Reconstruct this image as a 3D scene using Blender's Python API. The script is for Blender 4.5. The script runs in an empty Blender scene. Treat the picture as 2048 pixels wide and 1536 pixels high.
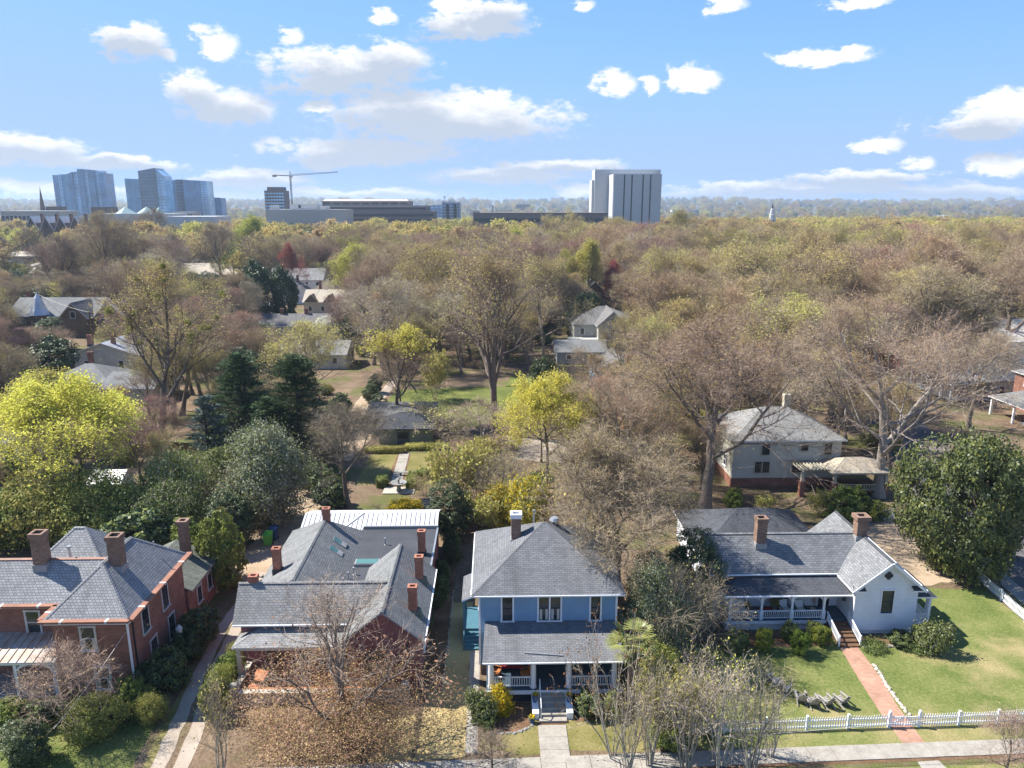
import bpy, math, random
import numpy as np
from mathutils import Vector, Matrix
R = math.radians
sc = bpy.context.scene
# ------------------------------------------------------------------ camera
FPX, CAMH, YAW = 1500.0, 34.0, R(1.3)
PITCH = math.atan(356 / FPX)
cam_d = bpy.data.cameras.new('camera'); cam = bpy.data.objects.new('camera', cam_d)
sc.collection.objects.link(cam); sc.camera = cam
cam.location = (0, 0, CAMH); cam.rotation_euler = (R(90) - PITCH, 0, -YAW)
cam_d.sensor_fit = 'HORIZONTAL'; cam_d.sensor_width = 36; cam_d.lens = 36 * FPX / 2048
cam_d.clip_start = 0.5; cam_d.clip_end = 40000
_cy, _sy, _cp, _sp = math.cos(YAW), math.sin(YAW), math.cos(PITCH), math.sin(PITCH)
C_F = (_sy * _cp, _cy * _cp, -_sp); C_R = (_cy, -_sy, 0); C_U = (_sy * _sp, _cy * _sp, _cp)
def ray(u, v):
    a = (u - 1024) / FPX; b = (768 - v) / FPX
    return tuple(C_F[i] + a * C_R[i] + b * C_U[i] for i in range(3))
def G(u, v, z=0.0):                       # photo pixel -> point on the level z
    d = ray(u, v); t = (z - CAMH) / d[2]
    return (d[0] * t, d[1] * t)
def AT(u, v, y):                          # photo pixel -> point in the vertical plane at depth y
    d = ray(u, v); t = y / d[1]
    return (d[0] * t, CAMH + d[2] * t)
def PR(x, y, z):
    p = (x, y, z - CAMH); c = [sum(p[i] * q[i] for i in range(3)) for q in (C_R, C_U, C_F)]
    return (1024 + FPX * c[0] / c[2], 768 - FPX * c[1] / c[2])
# ------------------------------------------------------------------ light
TO_SUN = Vector((-0.80, 0.27, 1.0)).normalized()
sun_d = bpy.data.lights.new('sun', 'SUN'); sun_o = bpy.data.objects.new('sun', sun_d)
sc.collection.objects.link(sun_o)
sun_d.energy = 3.6; sun_d.angle = R(0.5); sun_d.color = (1.0, 0.95, 0.87)
sun_o.rotation_euler = TO_SUN.to_track_quat('Z', 'Y').to_euler(); sun_o.location = (-60, 40, 120)
sc.view_settings.view_transform = 'Standard'; sc.view_settings.look = 'None'
sc.view_settings.gamma = 1.0; sc.view_settings.exposure = 1.6
sc.cycles.max_bounces = 4; sc.cycles.diffuse_bounces = 3; sc.cycles.glossy_bounces = 2
sc.cycles.transmission_bounces = 2; sc.cycles.transparent_max_bounces = 6; sc.cycles.volume_bounces = 0
sc.cycles.use_denoising = True; sc.cycles.denoiser = 'OPENIMAGEDENOISE'
sc.cycles.caustics_reflective = False; sc.cycles.caustics_refractive = False
sc.cycles.use_adaptive_sampling = False
# ------------------------------------------------------------------ sky
world = bpy.data.worlds.new('World'); sc.world = world; world.use_nodes = True
world.cycles.sampling_method = 'MANUAL'; world.cycles.sample_map_resolution = 512
wt = world.node_tree; wt.nodes.clear()
def wn(t, **k):
    n = wt.nodes.new(t)
    for a, b in k.items(): setattr(n, a, b)
    return n
def wl(a, b): wt.links.new(a, b)
def wmath(op, a, b=None, c=None, clamp=False):
    n = wn('ShaderNodeMath', operation=op, use_clamp=clamp)
    for i, s in enumerate((a, b, c)):
        if s is None: continue
        if isinstance(s, (int, float)): n.inputs[i].default_value = s
        else: wl(s, n.inputs[i])
    return n.outputs[0]
w_out = wn('ShaderNodeOutputWorld'); w_bg = wn('ShaderNodeBackground')
w_bg.inputs['Strength'].default_value = 0.11
sky = wn('ShaderNodeTexSky', sky_type='NISHITA', sun_disc=False)
sky.sun_elevation = math.asin(TO_SUN.z); sky.sun_rotation = math.atan2(TO_SUN.x, TO_SUN.y)
sky.altitude = 100; sky.air_density = 0.8; sky.dust_density = 0.0; sky.ozone_density = 2.0
tc = wn('ShaderNodeTexCoord'); sep = wn('ShaderNodeSeparateXYZ'); wl(tc.outputs['Generated'], sep.inputs[0])
az = wmath('ARCTAN2', sep.outputs[0], sep.outputs[1])
el = wmath('ARCSINE', sep.outputs[2])
# cumulus: each is an ellipse in azimuth and elevation, broken up by noise; fair-weather clouds all round
CL = [(268,80,66,40),(432,88,46,36),(576,72,30,20),(335,112,18,11),(385,180,52,38),(445,210,100,40),(700,138,160,38),
 (790,115,72,36),(640,165,95,28),(950,50,108,34),(985,30,70,28),(905,12,55,18),(885,235,232,56),(800,215,130,44),(960,250,150,34),
 (740,302,192,34),(680,320,110,18),(1232,166,40,27),(1302,168,22,16),(1395,158,48,27),(1635,116,108,17),(1700,100,42,14),
 (1448,10,46,22),(1715,6,66,14),(1960,246,116,36),(2035,220,55,40),(1748,292,62,17),(1832,322,36,18),(2005,328,66,24),
 (1640,378,300,17),(1490,386,150,17),(1730,352,150,16),(50,300,120,34),(190,328,200,14),(1010,352,160,18),(1110,332,130,15),
 (500,356,120,20),(690,388,190,15),(1160,380,46,17),(1920,388,160,17),(90,372,120,12),(640,216,34,20),(772,32,24,16),(1160,10,30,12),(350,388,260,12)]
def sph(u, v):
    d = Vector(ray(u, v)).normalized(); return math.atan2(d.x, d.y), math.asin(d.z)
cl = []
for u, v, rx, ry in CL:
    a0, e0 = sph(u, v); a1, _ = sph(u + rx, v); _, e1 = sph(u, v - ry)
    cl.append((a0, e0, abs(a1 - a0) * 1.2, abs(e1 - e0) * 1.2))
rg = random.Random(5)                      # the same kind of cloud goes on round the rest of the sky
for i in range(13):
    a0 = R(rg.uniform(44, 316)); a0 = a0 if a0 < math.pi else a0 - 2 * math.pi
    e0 = R(rg.uniform(3, 28)); s = rg.uniform(.5, 1.4)
    cl.append((a0, e0, R(4.5) * s * rg.uniform(.7, 1.6), R(1.5) * s))
for i in range(4):
    cl.append((R(rg.uniform(-38, 38)), R(rg.uniform(22, 45)), R(5) * rg.uniform(.6, 1.4), R(2.2) * rg.uniform(.6, 1.2)))
def wmixc(mode, f, a, b):
    n = wn('ShaderNodeMix', data_type='RGBA', blend_type=mode)
    for k, x in (('Factor', f), ('A', a), ('B', b)):
        if hasattr(x, 'links'): wl(x, n.inputs[k])
        else: n.inputs[k].default_value = x if k == 'Factor' else (*x, 1)
    return n.outputs['Result']
# clear sky: the glare towards the horizon rolls off softly, as in the photograph
SKY_STRENGTH = 0.11
ssep = wn('ShaderNodeSeparateColor'); wl(sky.outputs[0], ssep.inputs[0]); scom = wn('ShaderNodeCombineColor')
for k, (gain, cap) in enumerate(((.53, 1.28), (.66, 1.92), (.82, 3.1))):
    wl(wmath('SMOOTH_MIN', wmath('MULTIPLY', ssep.outputs[k], gain), cap, 1.6), scom.inputs[k])
clear = scom.outputs[0]
CS = 3.6
def cloud_sky(lst):
    """clear sky with the cumulus of one sector of the horizon"""
    comb = wn('ShaderNodeCombineXYZ'); wl(az, comb.inputs[0]); wl(el, comb.inputs[1])
    def wnoise(vec, scale, det, rough=.55):
        n = wn('ShaderNodeTexNoise'); n.inputs['Scale'].default_value = scale
        n.inputs['Detail'].default_value = det; n.inputs['Roughness'].default_value = rough
        wl(vec, n.inputs['Vector']); return n
    st = wn('ShaderNodeVectorMath', operation='MULTIPLY'); wl(comb.outputs[0], st.inputs[0]); st.inputs[1].default_value = (1, 1.9, 1)
    n_big = wnoise(st.outputs[0], 15, 6, .66); n_fine = wnoise(st.outputs[0], 60, 4, .6)
    warp = wn('ShaderNodeVectorMath', operation='MULTIPLY_ADD'); wl(n_big.outputs['Color'], warp.inputs[0]); warp.inputs[1].default_value = (.06, .03, 0)
    sub = wn('ShaderNodeVectorMath', operation='SUBTRACT'); wl(comb.outputs[0], sub.inputs[0]); sub.inputs[1].default_value = (.03, .015, 0); wl(sub.outputs[0], warp.inputs[2])
    def field(dy, ls):
        cur = None
        for a0, e0, ra, re in ls:
            m = wn('ShaderNodeVectorMath', operation='MULTIPLY_ADD'); wl(warp.outputs[0], m.inputs[0])
            m.inputs[1].default_value = (1 / ra, 1 / re, 0); m.inputs[2].default_value = (-a0 / ra, -(e0 + dy * re) / re, 0)
            d = wn('ShaderNodeVectorMath', operation='LENGTH'); wl(m.outputs[0], d.inputs[0])
            cur = d.outputs['Value'] if cur is None else wmath('MINIMUM', cur, d.outputs['Value'])
        return cur
    f_body = field(0.0, lst); f_base = field(-0.75, [c for c in lst if c[2] * c[3] > .0008] or lst)
    nb = wmath('SUBTRACT', n_big.outputs['Fac'], .5)
    den = wmath('ADD', wmath('SUBTRACT', 1.0, f_body), wmath('MULTIPLY', nb, 1.65))
    den = wmath('ADD', den, wmath('MULTIPLY', wmath('SUBTRACT', n_fine.outputs['Fac'], .5), .6))
    def mrange(v, a, b, hi=1.):
        m = wn('ShaderNodeMapRange', interpolation_type='SMOOTHSTEP'); wl(v, m.inputs['Value'])
        m.inputs['From Min'].default_value = a; m.inputs['From Max'].default_value = b; m.inputs['To Max'].default_value = hi; return m.outputs[0]
    mask = mrange(den, -.02, .48, .97)
    shade = mrange(wmath('ADD', f_base, wmath('MULTIPLY', nb, -1.35)), .55, 1.4)
    ccol = wmixc('MIX', shade, (.50 * CS, .56 * CS, .66 * CS), (1.0 * CS, .985 * CS, .97 * CS))
    bg = wn('ShaderNodeBackground'); bg.inputs['Strength'].default_value = SKY_STRENGTH
    wl(wmixc('MIX', mask, clear, ccol), bg.inputs['Color']); return bg.outputs[0]
def wswitch(cond, a, b):
    m = wn('ShaderNodeMixShader'); wl(cond, m.inputs[0]); wl(a, m.inputs[1]); wl(b, m.inputs[2]); return m.outputs[0]
def sector(lo, hi):
    return [c for c in cl if c[0] + c[2] * 1.9 + .05 > lo and c[0] - c[2] * 1.9 - .05 < hi]
w_bg.inputs['Strength'].default_value = SKY_STRENGTH; wl(clear, w_bg.inputs['Color'])
CUT = [-.95, -.36, -.12, .12, .95]
cur = cloud_sky([c for c in cl if abs(c[0]) > .75])
for lo, hi in zip(CUT[:-1], CUT[1:]):
    cond = wmath('MULTIPLY', wmath('GREATER_THAN', az, lo), wmath('LESS_THAN', az, hi))
    cur = wswitch(cond, cur, cloud_sky(sector(lo, hi)))
inband = wmath('MULTIPLY', wmath('GREATER_THAN', el, -.03), wmath('LESS_THAN', el, 1.05))
wl(wswitch(inband, w_bg.outputs[0], cur), w_out.inputs['Surface'])
# ------------------------------------------------------------------ materials
MATS = {}
class NT:
    def __init__(s, name):
        s.m = bpy.data.materials.new(name); s.m.use_nodes = True; s.t = s.m.node_tree; s.t.nodes.clear()
        s.out = s.n('ShaderNodeOutputMaterial'); s.b = s.n('ShaderNodeBsdfPrincipled'); s.l(s.b.outputs[0], s.out.inputs[0])
        MATS[name] = s.m
    def n(s, t, **k):
        n = s.t.nodes.new(t)
        for a, b in k.items(): setattr(n, a, b)
        return n
    def l(s, a, b): s.t.links.new(a, b)
    def vec(s, kind):
        if kind == 'pos': return s.n('ShaderNodeNewGeometry').outputs['Position']
        return s.n('ShaderNodeTexCoord').outputs[{'uv': 'UV', 'obj': 'Object'}[kind]]
    def noise(s, vec, scale, det=4, rough=.55):
        n = s.n('ShaderNodeTexNoise'); n.inputs['Scale'].default_value = scale; n.inputs['Detail'].default_value = det
        n.inputs['Roughness'].default_value = rough; s.l(vec, n.inputs['Vector']); return n.outputs['Fac']
    def ramp(s, f, stops):
        r = s.n('ShaderNodeValToRGB'); s.l(f, r.inputs[0]); e = r.color_ramp.elements
        while len(e) < len(stops): e.new(.5)
        for i, (p, c) in enumerate(stops): e[i].position = p; e[i].color = (*c, 1) if len(c) == 3 else c
        return r.outputs[0]
    def mix(s, f, a, b, mode='MIX'):
        m = s.n('ShaderNodeMix', data_type='RGBA', blend_type=mode)
        for k, x in (('Factor', f), ('A', a), ('B', b)):
            if hasattr(x, 'links'): s.l(x, m.inputs[k])
            elif k == 'Factor': m.inputs[k].default_value = x
            else: m.inputs[k].default_value = (*x, 1) if isinstance(x, tuple) else (x, x, x, 1)
        return m.outputs['Result']
    def math(s, op, a, b=None):
        n = s.n('ShaderNodeMath', operation=op)
        for i, x in enumerate((a, b)):
            if x is None: continue
            if hasattr(x, 'links'): s.l(x, n.inputs[i])
            else: n.inputs[i].default_value = x
        return n.outputs[0]
    def maprange(s, f, a, b, c=0., d=1.):
        m = s.n('ShaderNodeMapRange'); s.l(f, m.inputs[0])
        for i, x in enumerate((a, b, c, d)): m.inputs[i + 1].default_value = x
        return m.outputs[0]
    def bump(s, h, strength, dist=.02):
        b = s.n('ShaderNodeBump'); b.inputs['Strength'].default_value = strength; b.inputs['Distance'].default_value = dist
        s.l(h, b.inputs['Height']); s.l(b.outputs[0], s.b.inputs['Normal'])
    def done(s, col, rough=.8, spec=.25, metal=0.):
        if hasattr(col, 'links'): s.l(col, s.b.inputs['Base Color'])
        else: s.b.inputs['Base Color'].default_value = (*col, 1)
        s.b.inputs['Roughness'].default_value = rough; s.b.inputs['Specular IOR Level'].default_value = spec
        s.b.inputs['Metallic'].default_value = metal
        return s.m
def sca(c, f): return tuple(min(1, x * f) for x in c)
def plain(name, col, rough=.75, spec=.25, var=.22, scale=1.5, metal=0., fine=30):
    t = NT(name); p = t.vec('pos')
    f = t.math('ADD', t.math('MULTIPLY', t.noise(p, scale, 5), .65), t.math('MULTIPLY', t.noise(p, fine, 3), .35))
    c = t.ramp(f, [(.3, sca(col, 1 - var)), (.7, sca(col, 1 + var))])
    return t.done(c, rough, spec, metal)
def shingle(name, col, bw=.33, rh=.19, mort=.02, var=.15, mfac=.55, streak=.2, off=.5, rough=.9):
    t = NT(name); uv = t.vec('uv'); br = t.n('ShaderNodeTexBrick'); t.l(uv, br.inputs['Vector'])
    br.offset = off
    br.inputs['Scale'].default_value = 1; br.inputs['Brick Width'].default_value = bw; br.inputs['Row Height'].default_value = rh
    br.inputs['Mortar Size'].default_value = mort; br.inputs['Mortar Smooth'].default_value = .3; br.inputs['Bias'].default_value = 0
    br.inputs['Color1'].default_value = (*sca(col, 1 - var), 1); br.inputs['Color2'].default_value = (*sca(col, 1 + var), 1)
    br.inputs['Mortar'].default_value = (*sca(col, mfac), 1)
    mp = t.n('ShaderNodeMapping'); t.l(uv, mp.inputs[0]); mp.inputs['Scale'].default_value = (1.2, .16, 1)
    st = t.noise(mp.outputs[0], 1.0, 6, .65); big = t.noise(t.vec('pos'), .35, 4)
    c = t.mix(1., br.outputs['Color'], t.ramp(st, [(.3, (1 - streak,) * 3), (.7, (1 + streak,) * 3)]), 'MULTIPLY')
    c = t.mix(1., c, t.ramp(big, [(.3, (.9, .9, .89)), (.72, (1.09, 1.09, 1.1))]), 'MULTIPLY')
    t.bump(br.outputs['Fac'], .5, -.012)
    return t.done(c, rough, .18)
def brick(name, col, col2, mortar, var=.25):
    t = NT(name); uv = t.vec('uv'); br = t.n('ShaderNodeTexBrick'); t.l(uv, br.inputs['Vector'])
    for k, v in (('Scale', 1), ('Brick Width', .3), ('Row Height', .1), ('Mortar Size', .012), ('Mortar Smooth', .2), ('Bias', 0)): br.inputs[k].default_value = v
    br.inputs['Color1'].default_value = (*col, 1); br.inputs['Color2'].default_value = (*col2, 1); br.inputs['Mortar'].default_value = (*mortar, 1)
    big = t.noise(t.vec('pos'), .9, 5)
    c = t.mix(1., br.outputs['Color'], t.ramp(big, [(.28, (1 - var,) * 3), (.75, (1 + var,) * 3)]), 'MULTIPLY')
    t.bump(br.outputs['Fac'], .5, -.01); return t.done(c, .9, .15)
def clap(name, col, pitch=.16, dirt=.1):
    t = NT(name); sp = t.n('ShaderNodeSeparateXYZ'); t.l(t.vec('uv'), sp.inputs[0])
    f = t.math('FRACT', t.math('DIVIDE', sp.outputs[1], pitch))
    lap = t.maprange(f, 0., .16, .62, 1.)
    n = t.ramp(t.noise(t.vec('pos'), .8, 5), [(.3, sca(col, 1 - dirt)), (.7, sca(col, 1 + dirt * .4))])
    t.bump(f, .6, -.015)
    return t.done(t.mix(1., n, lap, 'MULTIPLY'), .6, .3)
def seam_metal(name, col, col2, rough=.4, metal=.0):
    t = NT(name); f = t.noise(t.vec('pos'), .8, 6, .7)
    return t.done(t.ramp(f, [(.35, col), (.7, col2)]), rough, .5, metal)
def soil(name, stops, scale=.35, fine=6., bump=.35, extra=None, contrast=.55):
    t = NT(name); p = t.vec('pos')
    f = t.math('ADD', t.math('MULTIPLY', t.noise(p, scale, 6, .6), contrast), t.math('MULTIPLY', t.noise(p, fine, 5, .7), 1 - contrast))
    c = t.ramp(f, stops)
    if extra:
        g = t.noise(p, extra[0], 5, .65); k = t.maprange(g, extra[1], extra[2])
        fine2 = t.ramp(t.noise(p, 9, 5, .7), [(.3, sca(extra[3], .6)), (.7, sca(extra[3], 1.45))])
        c = t.mix(k, c, fine2)
    t.bump(t.noise(p, fine * 2.2, 5, .75), bump, .08)
    return t.done(c, .95, .1)
soil('litter', [(.30, (.06, .042, .028)), (.45, (.135, .095, .062)), (.58, (.22, .16, .108)), (.72, (.33, .255, .18))], .3, 4, .8, (.12, .5, .62, (.11, .115, .04)), .4)
soil('lawn_green', [(.28, (.05, .085, .02)), (.44, (.105, .135, .035)), (.56, (.17, .182, .06)), (.72, (.28, .26, .12))], .30, 4.5, .5, (.11, .52, .66, (.29, .24, .115)), .42)
soil('lawn_olive', [(.28, (.07, .075, .02)), (.45, (.15, .14, .045)), (.6, (.24, .20, .09)), (.75, (.32, .25, .13))], .3, 5, .35)
soil('lawn_dry', [(.28, (.17, .13, .06)), (.45, (.34, .26, .12)), (.6, (.46, .36, .18)), (.75, (.55, .44, .25))], .35, 7, .4)
soil('lawn_bright', [(.28, (.06, .08, .02)), (.5, (.115, .135, .035)), (.7, (.21, .20, .07))], .2, 4, .3)
soil('mulch', [(.28, (.06, .035, .02)), (.5, (.16, .095, .055)), (.7, (.30, .20, .125))], .5, 9, .7)
soil('gravel', [(.28, (.20, .16, .12)), (.5, (.35, .295, .235)), (.72, (.50, .43, .36))], .3, 10, .4)
soil('dirt', [(.28, (.22, .155, .10)), (.5, (.38, .29, .20)), (.72, (.48, .39, .29))], .25, 7, .4)
soil('concrete', [(.3, (.19, .17, .145)), (.5, (.31, .285, .245)), (.7, (.40, .375, .33))], .9, 5, .2)
soil('asphalt', [(.3, (.07, .066, .064)), (.5, (.115, .108, .105)), (.7, (.175, .16, .155))], .3, 10, .2)
soil('farland', [(.3, (.05, .055, .03)), (.5, (.11, .10, .06)), (.7, (.19, .165, .115))], .004, .05, .1)
brick('path_brick', (.34, .17, .11), (.44, .24, .17), (.36, .27, .2), .18)
soil('terracotta', [(.3, (.32, .12, .06)), (.5, (.45, .19, .10)), (.7, (.52, .27, .17))], .8, 4, .1)
shingle('roof_grey', (.19, .195, .195)); shingle('roof_light', (.25, .25, .245)); shingle('roof_blue', (.158, .162, .17), bw=.4, rh=.16, streak=.18)
shingle('roof_white_house', (.195, .20, .206), bw=.4, rh=.2, var=.2, streak=.1); shingle('roof_dark', (.07, .075, .085))
shingle('slate', (.285, .288, .29), bw=.26, rh=.2, mort=.022, var=.16, mfac=.45, streak=.15); shingle('roof_brown', (.20, .165, .13)); shingle('roof_far', (.17, .165, .16))
shingle('roof_green', (.14, .15, .125), streak=.3)
plain('membrane', (.05, .053, .06), .6, .4, .35, .6)
brick('brick_red', (.215, .084, .058), (.295, .125, .088), (.29, .20, .155)); brick('brick_brown', (.17, .10, .07), (.27, .165, .12), (.26, .2, .16))
brick('brick_orange', (.30, .085, .045), (.42, .15, .085), (.35, .25, .2)); brick('brick_white', (.62, .64, .66), (.74, .75, .77), (.5, .51, .52), .1)
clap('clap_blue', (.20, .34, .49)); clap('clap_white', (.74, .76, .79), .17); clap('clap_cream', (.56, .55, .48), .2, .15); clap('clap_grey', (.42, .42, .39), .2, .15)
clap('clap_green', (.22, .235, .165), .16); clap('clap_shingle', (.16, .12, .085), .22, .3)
plain('stucco_pink', (.24, .105, .11), .9, .15, .2, .7); plain('pink_paint', (.55, .33, .36), .7, .2, .1)
plain('white_paint', (.76, .77, .78), .5, .35, .07); plain('old_white', (.55, .54, .51), .7, .2, .25); plain('trim_grey', (.30, .30, .30), .6, .3, .2)
plain('teal_paint', (.06, .15, .19), .6, .3, .12); plain('dark_paint', (.02, .025, .035), .5, .4, .2); plain('grey_door', (.055, .075, .085), .5, .35, .15)
plain('porch_blue', (.045, .075, .105), .5, .4, .15); plain('cream_paint', (.5, .46, .36), .7, .25, .12)
plain('copper', (.27, .125, .08), .6, .35, .35, 1.2); plain('galv', (.42, .44, .46), .4, .5, .2, 3., .6); plain('rubber', (.012, .012, .014), .6, .4, .2)
t_ = NT('glass'); f_ = t_.noise(t_.vec('pos'), .9, 4); t_.done(t_.ramp(f_, [(.35, (.012, .016, .02)), (.7, (.05, .058, .062))]), .08, .6)
t_ = NT('skylight'); t_.done((.08, .19, .17), .12, .6)
plain('curtain', (.48, .47, .43), .9, .1, .15, 4)
seam_metal('metal_white', (.50, .505, .505), (.62, .62, .615), .45); seam_metal('metal_tin', (.46, .49, .53), (.62, .64, .66), .35, .4)
seam_metal('metal_rust', (.42, .41, .38), (.30, .16, .08), .6); seam_metal('metal_tan', (.38, .34, .27), (.31, .25, .18), .6); plain('metal_seam_dark', (.30, .305, .31), .5, .4, .1)
plain('bin_green', (.11, .42, .05), .45, .4, .08); plain('bin_blue', (.02, .06, .16), .45, .4, .1); plain('weathered_wood', (.30, .28, .26), .85, .15, .25, 4)
plain('wood_brown', (.13, .075, .045), .85, .15, .3, 4); plain('stone', (.42, .38, .32), .9, .2, .3, 3); plain('stone_grey', (.24, .24, .23), .9, .2, .3, 3)
plain('red_fabric', (.28, .02, .025), .9, .1, .2); plain('white_fabric', (.66, .66, .64), .9, .1, .06); plain('pot_blue', (.015, .06, .16), .2, .6, .2); plain('orange_wood', (.42, .16, .06), .5, .3, .2)
plain('tile_blue', (.03, .12, .2), .2, .6, .3, 8)
# city
plain('city_concrete', (.48, .49, .49), .85, .2, .07, .05, fine=.6); plain('city_light', (.5, .51, .51), .8, .2, .06, .05); plain('city_beige', (.45, .42, .38), .85, .2, .1, .06)
plain('city_brown', (.20, .165, .15), .8, .2, .12, .06); plain('city_brick', (.13, .075, .06), .85, .2, .15, .08); plain('city_dark', (.03, .034, .04), .35, .5, .2, .1)
def glassy(name, col, rough=.12):
    t = NT(name); p = t.vec('pos'); mp = t.n('ShaderNodeMapping'); t.l(p, mp.inputs[0]); mp.inputs['Scale'].default_value = (.12, .12, .05)
    v = t.n('ShaderNodeTexVoronoi'); v.inputs['Scale'].default_value = 1; t.l(mp.outputs[0], v.inputs['Vector'])
    f = t.noise(p, .05, 4)
    return t.done(t.ramp(f, [(.35, sca(col, .7)), (.65, sca(col, 1.35))]), rough, .8)
glassy('glass_teal', (.09, .27, .44)); glassy('glass_light', (.30, .50, .68)); glassy('glass_navy', (.02, .045, .085)); glassy('glass_mid', (.05, .17, .33)); glassy('glass_blue', (.06, .16, .36), .3)
plain('copper_green', (.36, .47, .43), .7, .2, .1, .2)
# vegetation
def leafmat(name, col, hue=.03, val=.3, trans=.35, rough=.6, clump=.9, spec=.2):
    t = NT(name); oi = t.n('ShaderNodeObjectInfo'); p = t.vec('obj')
    c = t.ramp(t.noise(p, clump, 3, .6), [(.3, sca(col, 1 - val)), (.7, sca(col, 1 + val))])
    wnz = t.n('ShaderNodeTexWhiteNoise', noise_dimensions='3D'); g = t.n('ShaderNodeNewGeometry')
    c = t.mix(.5, c, t.ramp(t.noise(p, 9, 2), [(.25, sca(col, .55)), (.75, sca(col, 1.5))]))
    h = t.n('ShaderNodeHueSaturation'); t.l(c, h.inputs['Color'])
    t.l(t.maprange(oi.outputs['Random'], 0, 1, .5 - hue, .5 + hue), h.inputs['Hue'])
    rv = t.math('FRACT', t.math('MULTIPLY', oi.outputs['Random'], 7.31)); t.l(t.maprange(rv, 0, 1, .82, 1.18), h.inputs['Value'])
    t.done(h.outputs[0], rough, spec)
    if trans:
        tr = t.n('ShaderNodeBsdfTranslucent'); t.l(h.outputs[0], tr.inputs['Color']); mx = t.n('ShaderNodeMixShader'); mx.inputs[0].default_value = trans
        t.l(t.b.outputs[0], mx.inputs[1]); t.l(tr.outputs[0], mx.inputs[2]); t.l(mx.outputs[0], t.out.inputs[0])
    return t.m
leafmat('bark', (.16, .13, .105), .012, .3, 0, .95, 2.5, .1); leafmat('bark_light', (.29, .255, .215), .012, .25, 0, .95, 2.5, .1); leafmat('bark_pale', (.36, .325, .275), .012, .2, 0, .95, 2.5, .1); leafmat('bark_dark', (.085, .07, .058), .01, .3, 0, .95, 2.5, .1)
leafmat('twig', (.31, .245, .18), .018, .2, 0, .9, .5, .1); leafmat('twig_light', (.40, .335, .26), .015, .2, 0, .9, .5, .1); leafmat('twig_pink', (.34, .255, .19), .015, .2, 0, .9, .5, .1)
leafmat('bud_olive', (.52, .45, .14), .02, .2); leafmat('bud_tan', (.50, .37, .165), .016, .2); leafmat('bud_yellow', (.64, .605, .11), .012, .16, .45); leafmat('bud_lime', (.54, .53, .11), .015, .2)
leafmat('bud_red', (.42, .12, .085), .02, .25); leafmat('bud_rust', (.36, .13, .06), .02, .25); leafmat('bud_magenta', (.42, .06, .10), .01, .2); leafmat('bud_pink', (.45, .24, .27), .01, .2)
leafmat('leaf_brown', (.34, .20, .12), .012, .3); leafmat('leaf_magnolia', (.085, .115, .04), .012, .35, .15, .5, 1.2, .35); leafmat('leaf_dark', (.065, .095, .035), .012, .35, .15, .45, 1.2, .35)
leafmat('leaf_conifer', (.055, .09, .035), .012, .35, .1, .7, 1.); leafmat('leaf_juniper', (.11, .15, .125), .012, .25, .1, .7, 1.); leafmat('leaf_grey', (.27, .285, .185), .015, .35, .2, .6, 1.)
leafmat('leaf_mid', (.17, .20, .05), .02, .35, .25, .5, 1.3); leafmat('leaf_bright', (.19, .24, .03), .015, .3, .3, .5, 2.); leafmat('leaf_olive', (.34, .32, .085), .02, .35, .3, .6, 1.)
leafmat('leaf_pale', (.36, .33, .22), .02, .35, .3, .6, 1.); leafmat('flower_yellow', (.72, .50, .02), .008, .2, .3); leafmat('blossom', (.72, .72, .60), .01, .1, .3); leafmat('palm', (.24, .26, .085), .012, .3, .25, .4, 1., .4)
leafmat('ivy', (.07, .10, .03), .015, .35, .15, .5, 1.)
hm = bpy.data.materials.new('haze'); hm.use_nodes = True; hm.node_tree.nodes.clear(); MATS['haze'] = hm
_o = hm.node_tree.nodes.new('ShaderNodeOutputMaterial'); _v = hm.node_tree.nodes.new('ShaderNodeVolumePrincipled'); hm.node_tree.links.new(_v.outputs[0], _o.inputs['Volume'])
_v.inputs['Color'].default_value = (.62, .79, 1, 1); _v.inputs['Density'].default_value = 0.00013; _v.inputs['Anisotropy'].default_value = .2
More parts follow.
